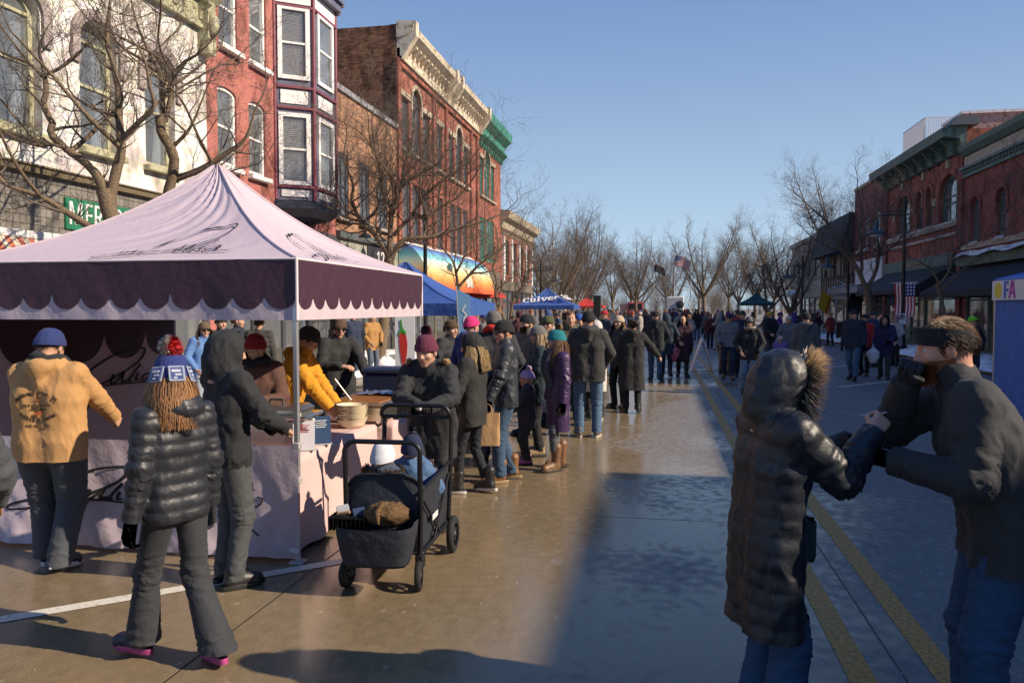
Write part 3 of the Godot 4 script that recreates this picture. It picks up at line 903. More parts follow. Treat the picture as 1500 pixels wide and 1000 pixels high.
	mb = MB.new(); wall(mb, 0, 15.6, 4.6, 13.3, ops, 0.25); wall(mb, 0, 15.6, 13.3, 14.3, []); put(mb, "wall", red_brick, b)
	mb = MB.new(); shell(mb, 15.6, 14.3, 15); put(mb, "side_wall", old_brick, b)
	mb = MB.new()
	for x in [0.12, 5.55, 7.95, 13.6, 15.2]: mb.span(Vector3(x - 0.2, 4.7, 0.002), Vector3(x + 0.2, 12.9, 0.12))
	mb.span(Vector3(0, 12.6, 0.002), Vector3(15.6, 12.8, 0.14)); put(mb, "pilaster", red_brick, b)
	for i in ops.size(): window(b, ops[i], M("slate_frame", Color(0.06, 0.075, 0.1), 0.5), pane, {"hood": stone, "hood_w": 0.22, "sill": stone, "back": 0.1} if i < 7 else {"sill": stone, "back": 0.1, "fw": 0.1})
	floors(b, 15.6, [4.5, 8.6, 13.0], 15)
	cornice(b, cream, -0.05, 15.65, [Vector2(0.01, 13.75), Vector2(0.45, 13.8), Vector2(0.75, 14.0), Vector2(0.82, 14.25), Vector2(0.7, 14.35), Vector2(0.01, 14.4)], 26, Vector3(0.2, 0.5, 0.5))
	mb = MB.new(); mb.span(Vector3(0, 12.95, 0.002), Vector3(15.6, 13.3, 0.16)); mb.span(Vector3(0, 12.85, 0.002), Vector3(15.6, 12.95, 0.24)); put(mb, "frieze", cream, b)
	for x in [0.0, 7.2, 8.3, 15.2]:
		cornice(b, cream, x, x + 0.4, [Vector2(0.02, 12.8), Vector2(0.25, 12.85), Vector2(0.9, 13.8), Vector2(0.9, 14.42), Vector2(0.02, 14.5)])
	# rainbow awning: a barrel vault with closed ends, bands of printed colour
	mb = MB.new()
	var bands := [[0.0, Color(0.62, 0.1, 0.04)], [0.14, Color(0.72, 0.16, 0.05)], [0.3, Color(0.78, 0.33, 0.08)], [0.5, Color(0.8, 0.6, 0.32)], [0.62, Color(0.6, 0.72, 0.62)], [0.75, Color(0.18, 0.5, 0.55)], [0.9, Color(0.1, 0.22, 0.5)], [1.0, Color(0.1, 0.13, 0.42)]]
	var shade := func(t: float) -> Color:
		for i in bands.size() - 1:
			if t <= bands[i + 1][0]: return bands[i][1].lerp(bands[i + 1][1], (t - bands[i][0]) / (bands[i + 1][0] - bands[i][0]))
		return bands[-1][1]
	var rows := []
	for i in 25:
		var a := i / 24.0
		var row := []
		var yy := 2.7 + 2.1 * sin(a * PI / 2); var zz := 0.03 + 1.4 * (cos(a * PI / 2) if a < 0.999 else 0.0)
		for x in [0.05, 4.0, 8.0, 13.8]: row.append(Vector3(x, yy, zz))
		rows.append(row)
	var st := mb.v.size()
	mb.sheet(rows)
	for i in 25:
		for x in 4: mb.c[st + i * 4 + x] = shade.call((rows[i][0].y - 2.7) / 2.1)
	for x in [0.05, 13.8]:
		for i in 24:
			var c0 = shade.call((rows[i][0].y - 2.7) / 2.1); var c1 = shade.call((rows[i + 1][0].y - 2.7) / 2.1)
			var s2 := mb.v.size()
			mb.quad(Vector3(x, rows[i][0].y, 0.03), Vector3(x, rows[i][0].y, rows[i][0].z), Vector3(x, rows[i + 1][0].y, rows[i + 1][0].z), Vector3(x, rows[i + 1][0].y, 0.03))
			mb.c[s2] = c0; mb.c[s2 + 1] = c0; mb.c[s2 + 2] = c1; mb.c[s2 + 3] = c1
	var aw := put(mb, "printed_awning", VC("vc_awning", 0.7), b)
	aw.set_meta("label", "barrel awning printed with a sunset and palm tree")
	put(text_mesh("BAH", 0.55, 0.02, "Droid Sans", true), "lettering", whitep, aw, Transform3D(Basis(Vector3.RIGHT, -0.25), Vector3(7.6, 3.25, 1.4)))
	mb = MB.new()
	mb.tube(PackedVector3Array([Vector3(4.6, 3.0, 1.44), Vector3(4.5, 3.4, 1.36), Vector3(4.3, 3.8, 1.24)]), PackedFloat32Array([0.04, 0.035, 0.03]), 5)
	for i in 7:
		var a := -0.4 + i * 0.62
		mb.tube(PackedVector3Array([Vector3(4.3, 3.8, 1.25), Vector3(4.3 + cos(a) * 0.3, 3.85 + sin(a) * 0.22, 1.22), Vector3(4.3 + cos(a) * 0.55, 3.7 + sin(a) * 0.3, 1.2)]), PackedFloat32Array([0.05, 0.07, 0.01]), 5)
	put(mb, "palm_print", M("palm_print", Color(0.05, 0.1, 0.09), 0.8), aw)
	mb = MB.new()
	var sn := []
	for i in 30:
		var row := []
		for j in 5:
			row.append(Vector3(0.1 + 13.6 * i / 29.0, 4.78 + 0.13 * sin(PI * j / 4.0) * (0.8 + 0.4 * sin(i * 1.7)), 0.02 + 0.32 * j / 4.0))
		sn.append(row)
	mb.sheet(sn, true); put(mb, "snow", mats["snow"], b)
	mb = MB.new(); wall(mb, 0, 15.6, 0, 4.6, [O(0.3, 15.3, 0.13, 2.75)], 0.3); put(mb, "lower_wall", MT("taupe", Color(0.2, 0.17, 0.13), "t_mottle", 0.6, 0.5), b)
	shopfront(b, 0.3, 15.3, 2.75, 8, MT("taupe", Color(0.2, 0.17, 0.13), "t_mottle", 0.6, 0.5), pane, shop_dark)
	# ---- D2: same brick, teal cornice
	b = building("red brick building with a teal cornice and teal windows", -49.02, true)
	ops = [O(0.5, 1.4, 9.2, 11.6), O(1.8, 3.4, 9.2, 12.3, 0.8), O(3.8, 4.9, 9.2, 11.6), O(0.4, 2.2, 5.0, 7.8), O(2.4, 4.8, 5.0, 7.8)]
	mb = MB.new(); wall(mb, 0, 7.2, 4.4, 14, ops, 0.2); shell(mb, 7.2, 14.1, 15); put(mb, "wall", red_brick, b)
	for i in 5: window(b, ops[i], teal, pane, {"hood": stone, "hood_w": 0.2, "sill": stone, "back": 0.06, "mull": [0.5]} if i < 3 else {"mull": [0.25, 0.5, 0.75], "back": 0.06, "fw": 0.1})
	floors(b, 7.2, [4.3, 8.6, 13.0], 15)
	cornice(b, teal, -0.05, 7.4, [Vector2(0.01, 12.9), Vector2(0.25, 12.9), Vector2(0.3, 13.4), Vector2(0.75, 13.8), Vector2(0.85, 14.3), Vector2(0.01, 14.4)], 12, Vector3(0.18, 0.7, 0.5))
	mb = MB.new(); wall(mb, 0, 7.2, 0, 4.4, [O(0.3, 6.9, 0.13, 3.0)], 0.3); put(mb, "lower_wall", MT("taupe", Color(0.2, 0.17, 0.13), "t_mottle", 0.6, 0.5), b)
	shopfront(b, 0.3, 6.9, 3.0, 3, darkf, pane, shop_dark)
	awning(b, M("red_cloth", Color(0.42, 0.035, 0.03), 0.8), -2.4, 2.6, 3.3, 2.75, 1.3, 0.2)
	# ---- E: corner building with white pilasters
	b = building("corner brick building with weathered stone cornice and pale pilasters", -56.24, true)
	ops = []
	for i in 4: ops.append(O(1.5 + i * 3.2, 3.2 + i * 3.2, 4.4, 7.0))
	mb = MB.new(); wall(mb, 0, 14, 0, 8.9, ops + [O(0.6, 13.4, 0.13, 3.2)], 0.25); shell(mb, 14, 8.9, 16); put(mb, "wall", red_brick, b)
	for o in ops: window(b, o, darkf, pane, {"mull": [0.5]})
	floors(b, 14, [3.8, 8.2], 16)
	mb = MB.new()
	for i in 5: mb.span(Vector3(0.6 + i * 3.2, 3.9, 0.002), Vector3(0.95 + i * 3.2, 7.2, 0.14)); mb.span(Vector3(1.0 + i * 3.2, 4.1, 0.002), Vector3(1.3 + i * 3.2, 7.0, 0.1))
	put(mb, "pilaster", whitep, b)
	cornice(b, stone, -0.1, 14.3, [Vector2(0.01, 7.7), Vector2(0.12, 7.75), Vector2(0.2, 8.2), Vector2(0.6, 8.45), Vector2(0.75, 8.95), Vector2(0.01, 9.05)], 30, Vector3(0.14, 0.4, 0.35))
	mb = MB.new(); mb.span(Vector3(0, 3.2, 0.004), Vector3(14, 3.9, 0.1)); put(mb, "fascia", MT("taupe", Color(0.2, 0.17, 0.13), "t_mottle", 0.6, 0.5), b)
	shopfront(b, 0.6, 13.4, 3.2, 6, darkf, pane, MT("taupe", Color(0.2, 0.17, 0.13), "t_mottle", 0.6, 0.5))
	# ================= right side: local x runs towards the camera
	# R6 cream
	b = building("pale plastered two-storey building far along the shaded side", -87.0, false)
	ops = []
	for x in [1.2, 4.0, 6.6, 9.6, 12.6]: ops.append(O(x, x + 1.2, 4.7, 6.35))
	mb = MB.new(); wall(mb, 0, 15.9, 0, 8.3, ops + [O(0.6, 15.3, 0.13, 2.9)], 0.2); shell(mb, 15.9, 8.3, 14); put(mb, "wall", MT("cream_wall", Color(0.5, 0.41, 0.31), "t_mottle", 0.85, 0.4), b)
	for o in ops: window(b, o, darkf, pane, {"snow": true, "back": 0.05})
	floors(b, 15.9, [3.6, 7.6], 14)
	mb = MB.new(); mb.span(Vector3(-0.1, 8.0, 0.002), Vector3(15.9, 8.4, 0.25)); put(mb, "cornice", stone, b)
	awning(b, mats["snow"], 0.8, 7.0, 3.7, 3.3, 1.0)
	shopfront(b, 0.6, 15.3, 2.9, 6, darkf, pane, MT("pink_riser", Color(0.35, 0.15, 0.12), "t_mottle", 0.8, 0.5))
	# R5 half timber
	b = building("half-timbered building under a dark shingled overhanging roof", -71.05, false)
	ops = [O(1.0, 2.4, 4.4, 6.3), O(4.4, 5.4, 4.4, 6.3), O(8.0, 9.6, 4.4, 6.3)]
	mb = MB.new(); wall(mb, 0, 11.3, 0, 6.6, ops + [O(0.5, 10.8, 0.13, 2.7)], 0.2); shell(mb, 11.3, 6.6, 14); put(mb, "wall", MT("tan_wall", Color(0.34, 0.27, 0.2), "t_mottle", 0.85, 0.4), b)
	for o in ops: window(b, o, darkf, pane, {"mull": [0.33, 0.66], "back": 0.05})
	floors(b, 11.3, [3.4, 6.3], 14)
	for i in 13:
		mb = MB.new(); mb.span(Vector3(0.1 + i * 0.92, 2.9, 0.002), Vector3(0.28 + i * 0.92, 4.35, 0.06)); put(mb, "timber", M("timber", Color(0.05, 0.035, 0.025), 0.8), b)
	for i in 7:
		mb = MB.new(); mb.span(Vector3(0.1 + i * 1.8, 4.4, 0.002), Vector3(0.3 + i * 1.8, 6.4, 0.06)); put(mb, "timber", M("timber", Color(0.05, 0.035, 0.025), 0.8), b)
	mb = MB.new(); mb.span(Vector3(0, 4.2, 0.003), Vector3(11.3, 4.42, 0.09)); put(mb, "rail", M("timber", Color(0.05, 0.035, 0.025), 0.8), b)
	var roof := Node3D.new(); roof.name = "shingle_roof"; b.add_child(roof)
	var sh := [M("shingle_a", Color(0.03, 0.034, 0.036), 0.85), M("shingle_b", Color(0.042, 0.045, 0.046), 0.85)]
	mb = MB.new(); mb.hexa([Vector3(-0.1, 6.0, 1.0), Vector3(11.4, 6.0, 1.0), Vector3(11.4, 6.0, 0.01), Vector3(-0.1, 6.0, 0.01), Vector3(-0.1, 8.7, 0.3), Vector3(11.4, 8.7, 0.3), Vector3(11.4, 8.7, -0.6), Vector3(-0.1, 8.7, -0.6)]); put(mb, "roof_deck", sh[0], roof)
	for r in 10:
		for i in 16:
			mb = MB.new(); var t := r / 10.0
			mb.box(Vector3(0.28 + i * 0.72 + (0.3 if r % 2 else 0.0), 6.14 + r * 0.27, lerpf(1.0, 0.3, t + 0.05) + 0.03), Vector3(0.7, 0.3, 0.03), Basis(Vector3.RIGHT, -0.31))
			put(mb, "shingle", sh[(r * 7 + i * 3) % 2], roof)
	shopfront(b, 0.5, 10.8, 2.7, 4, MT("pale_frame", Color(0.4, 0.38, 0.34), "t_mottle", 0.7, 0.5), pane, shop_dark)
	# R4 brick, white fascia, snowy canopy
	b = building("brick building with a white fascia and a snow-covered flat canopy", -59.7, false)
	ops = [O(1.2, 2.2, 5.8, 8.0), O(3.1, 4.1, 5.8, 8.0), O(5.7, 6.7, 5.8, 8.0)]
	mb = MB.new(); wall(mb, 0, 8.0, 3.0, 10.1, ops, 0.2); shell(mb, 8.0, 10.1, 14); put(mb, "wall", dark_brick, b)
	for o in ops: window(b, o, whitep, pane, {"snow": true, "back": 0.05, "sill": stone})
	floors(b, 8.0, [3.9, 9.0], 14)
	mb = MB.new(); mb.span(Vector3(0, 10.1, -0.3), Vector3(8.0, 10.3, 0.08)); put(mb, "coping", stone, b)
	mb = MB.new(); mb.span(Vector3(0.9, 3.35, 0.003), Vector3(7.6, 5.1, 0.1)); put(mb, "fascia", M("fascia_pale", Color(0.6, 0.6, 0.6), 0.6), b)
	mb = MB.new(); mb.span(Vector3(-0.8, 2.85, 0.01), Vector3(8.0, 3.3, 1.6)); put(mb, "canopy", MT("canopy_grey", Color(0.3, 0.3, 0.3), "t_mottle", 0.6, 0.5), b)
	mb = MB.new()
	sn = []
	for i in 20:
		var row := []
		for j in 6: row.append(Vector3(-0.75 + 8.7 * i / 19.0, 3.31 + 0.14 * pow(sin(PI * (0.06 + 0.88 * j / 5.0)), 0.5) * (0.8 + 0.3 * sin(i * 1.3 + j)), 0.12 + 1.46 * j / 5.0))
		sn.append(row)
	mb.sheet(sn, true); put(mb, "snow", mats["snow"], b)
	shopfront(b, 0.2, 7.8, 2.8, 4, darkf, pane, shop_dark)
	# R3 red brick, big arched windows, green cornice
	b = building("red brick building with big arched windows and a green bracketed cornice", -51.65, false)
	ops = [O(2.25, 4.85, 6.05, 8.2, 1.0), O(5.85, 6.75, 6.0, 8.05, 0.4), O(7.45, 8.25, 6.0, 8.05, 0.4), O(9.35, 11.95, 5.95, 8.25, 1.0)]
	mb = MB.new(); wall(mb, 0, 12.6, 4.6, 9.3, ops, 0.3); wall(mb, 0, 12.6, 0, 4.6, [O(0.5, 12.1, 0.13, 3.1)], 0.3); shell(mb, 12.6, 10.0, 16); put(mb, "wall", red_brick, b)
	mb = MB.new(); wall(mb, 0, 12.6, 9.3, 10.0, []); mb.span(Vector3(0, 0.13, 0.002), Vector3(0.5, 9.5, 0.12)); mb.span(Vector3(12.1, 0.13, 0.002), Vector3(12.6, 9.5, 0.12)); put(mb, "pier", dark_brick, b)
	for i in 4: window(b, ops[i], green, pane, {"mull": [0.33, 0.67] if i % 3 == 0 else [], "mid": 0.42, "fw": 0.12, "back": 0.16, "snow": true, "hood": red_brick, "hood_w": 0.28})
	mb = MB.new(); mb.span(Vector3(0.6, 5.72, 0.002), Vector3(12.0, 5.93, 0.14)); mb.span(Vector3(0.6, 5.3, 0.002), Vector3(12.0, 5.38, 0.1))
	for x in [1.9, 5.3, 8.8, 12.1]: mb.span(Vector3(x - 0.2, 7.0, 0.003), Vector3(x + 0.2, 7.35, 0.1))
	for x in [3.55, 7.1, 10.65]: mb.span(Vector3(x - 0.16, 8.55, 0.003), Vector3(x + 0.16, 8.95, 0.15))
	put(mb, "stone_trim", stone, b)
	mb = MB.new(); mb.span(Vector3(0.6, 5.93, 0.0), Vector3(12.0, 5.98, 0.15)); mb.span(Vector3(0.6, 5.38, 0.0), Vector3(12.0, 5.42, 0.11)); put(mb, "snow", mats["snow"], b)
	floors(b, 12.6, [4.4, 9.0], 16)
	cornice(b, green, -0.1, 12.75, [Vector2(0.12, 9.0), Vector2(0.2, 9.05), Vector2(0.3, 9.55), Vector2(0.95, 9.65), Vector2(1.05, 10.05), Vector2(0.01, 10.15), Vector2(0.01, 9.0)], 9, Vector3(0.16, 0.1, 0.3))
	for i in 9:
		mb = MB.new(); mb.prism(PackedVector2Array([Vector2(0.1, 8.9), Vector2(0.35, 9.05), Vector2(0.9, 9.6), Vector2(0.1, 9.6)]), Transform3D(Basis(Vector3(0, 0, 1), Vector3.UP, Vector3(-1, 0, 0)), Vector3(0.8 + i * 1.42, 0, 0.01)), 0.16); put(mb, "bracket", green, b)
	mb = MB.new(); mb.hexa([Vector3(12.0, 10.1, 0.8), Vector3(13.0, 10.1, 0.8), Vector3(13.0, 10.1, -0.4), Vector3(12.0, 10.1, -0.4), Vector3(12.3, 10.5, 0.5), Vector3(13.0, 10.5, 0.5), Vector3(13.0, 10.5, -0.4), Vector3(12.3, 10.5, -0.4)]); put(mb, "cornice_end", M("slate", Color(0.1, 0.115, 0.12), 0.6), b)
	mb = MB.new(); mb.span(Vector3(0.6, 3.9, 0.003), Vector3(12.0, 4.5, 0.25)); put(mb, "sign_fascia", green, b)
	mb = MB.new() # worn gilt lettering, too far off to read
	for i in 16:
		mb.span(Vector3(4.2 + i * 0.24, 4.06, 0.252), Vector3(4.25 + i * 0.24, 4.34, 0.27)); mb.span(Vector3(4.25 + i * 0.24, 4.06 + 0.09 * (i * 5 % 4), 0.252), Vector3(4.36 + i * 0.24, 4.1 + 0.09 * (i * 5 % 4), 0.27))
	put(mb, "gilt_lettering", M("gold", Color(0.45, 0.34, 0.16), 0.5), b)
	awning(b, black_cloth, 1.0, 11.8, 4.0, 2.85, 1.9)
	shopfront(b, 0.5, 12.1, 3.1, 5, green, pane, green)
	# R2 dark red brick with dentil cornice
	b = building("dark red brick building with a dentilled green cornice and narrow arched windows", -39.0, false)
	ops = []
	for x in [0.85, 3.55, 6.3, 9.0, 11.7, 14.4]: ops.append(O(x, x + 0.95, 4.75, 6.75, 0.4))
	mb = MB.new(); wall(mb, 0, 20.6, 4.0, 9.1, ops, 0.25); wall(mb, 0, 20.6, 0, 4.0, [O(0.5, 20.1, 0.13, 3.0)], 0.3); shell(mb, 20.6, 9.1, 16); put(mb, "wall", dark_brick, b)
	for o in ops: window(b, o, green, pane, {"snow": true, "hood": dark_brick, "hood_w": 0.18, "sill": stone, "back": 0.12})
	floors(b, 20.6, [3.9, 8.3], 16)
	cornice(b, green, 0, 20.6, [Vector2(0.01, 8.7), Vector2(0.12, 8.72), Vector2(0.3, 8.95), Vector2(0.35, 9.15), Vector2(0.01, 9.2)])
	mb = MB.new(); mb.span(Vector3(0, 8.2, 0.003), Vector3(20.6, 8.68, 0.06)); put(mb, "frieze", stone, b)
	mb = MB.new(); mb.span(Vector3(0, 7.75, 0.003), Vector3(20.6, 7.9, 0.12)); mb.span(Vector3(0, 8.08, 0.003), Vector3(20.6, 8.2, 0.26))
	put(mb, "dentil_course", green, b)
	var dm := MB.new(); dm.span(Vector3(0, 7.9, 0.01), Vector3(0.1, 8.08, 0.18)); var dmm := dm.mesh()
	for i in 60: put(dmm, "dentil", green, b, Transform3D(Basis(), Vector3(0.05 + i * 0.21, 0, 0)))
	mb = MB.new(); mb.span(Vector3(0, 4.5, 0.003), Vector3(20.6, 4.72, 0.12)); put(mb, "sill_band", stone, b)
	mb = MB.new(); mb.span(Vector3(0.1, 3.75, 0.004), Vector3(20.5, 4.15, 0.35)); put(mb, "fascia", green, b)
	mb = MB.new()
	sn = []
	for i in 40:
		var row := []
		for j in 6: row.append(Vector3(0.1 + 20.3 * i / 39.0, 4.16 + 0.25 * (1.0 - j / 5.0) + 0.06 * sin(i * 1.1 + j), 0.01 + 0.55 * j / 5.0))
		sn.append(row)
	mb.sheet(sn, true); put(mb, "snow", mats["snow"], b)
	awning(b, black_cloth, 0.3, 20.3, 3.75, 2.6, 1.9)
	shopfront(b, 0.5, 20.1, 3.0, 8, green, pane, shop_dark)
	# taller blocks set back behind the right-hand roofs
	b = thing("building", "pale plastered stair house rising behind the green bracketed cornice", "building", Vector3(15.9, 0, -46.4), 0.0, "shop buildings along the street")
	mb = MB.new(); mb.span(Vector3(0, 8, 0), Vector3(10, 12.3, -3.0)); put(mb, "wall", MT("plaster", Color(0.42, 0.32, 0.28), "t_weather", 0.85, 0.6), b)
	mb = MB.new(); mb.span(Vector3(-0.1, 12.3, 0.1), Vector3(10.1, 12.45, -3.1)); put(mb, "snow", mats["snow"], b)
	b = thing("building", "dark set-back block with a white railed roof deck", "building", Vector3(16.5, 0, -54.7), 0.0, "shop buildings along the street")
	mb = MB.new(); mb.span(Vector3(0, 0, 0), Vector3(9, 12.55, -4.6)); put(mb, "wall", dark_brick, b)
	var rl := MB.new()
	for y in [12.65, 13.98]: rl.span(Vector3(0, y, -0.03), Vector3(9, y + 0.08, 0.03)); rl.span(Vector3(-0.03, y, -4.6), Vector3(0.03, y + 0.08, -0.03))
	var rn := put(rl, "deck_railing", whitep, b)
	var bal := MB.new(); bal.span(Vector3(-0.03, 12.73, -0.03), Vector3(0.03, 13.98, 0.03)); var balm := bal.mesh()
	for i in 55: put(balm, "baluster", whitep, rn, Transform3D(Basis(), Vector3(0.05 + i * 0.15, 0, 0)))
	for i in 30: put(balm, "baluster", whitep, rn, Transform3D(Basis(), Vector3(0, 0, -0.15 - i * 0.15)))
	# R1 and R0: beside and behind the camera; their roofs draw the shadow edge on the road
	b = building("lower red brick building with white windows opposite the pink cafe tent", -18.35, false)
	ops = []
	for i in 4: ops.append(O(1.0 + i * 2.6, 2.1 + i * 2.6, 4.4, 6.4))
	mb = MB.new(); wall(mb, 0, 11.0, 0, 8.1, ops + [O(0.5, 10.5, 0.13, 3.0)], 0.2); shell(mb, 11.0, 8.1, 16); put(mb, "wall", red_brick, b)
	for o in ops: window(b, o, whitep, pane, {"sill": stone})
	floors(b, 11.0, [3.9, 7.3], 16); shopfront(b, 0.5, 10.5, 3.0, 4, darkf, pane, shop_dark)
	b = building("long tan brick building with a row of white windows", -7.34, false)
	ops = []
	for i in 9: ops.append(O(1.0 + i * 3.2, 2.2 + i * 3.2, 4.6, 6.8))
	mb = MB.new(); wall(mb, 0, 34.0, 0, 9.0, ops + [O(0.5, 33.5, 0.13, 3.0)], 0.2); shell(mb, 34.0, 9.0, 16); put(mb, "wall", tan_brick, b)
	for o in ops: window(b, o, whitep, pane, {"sill": stone})
	floors(b, 34.0, [3.9, 8.0], 16); shopfront(b, 0.5, 33.5, 3.0, 10, darkf, pane, shop_dark)

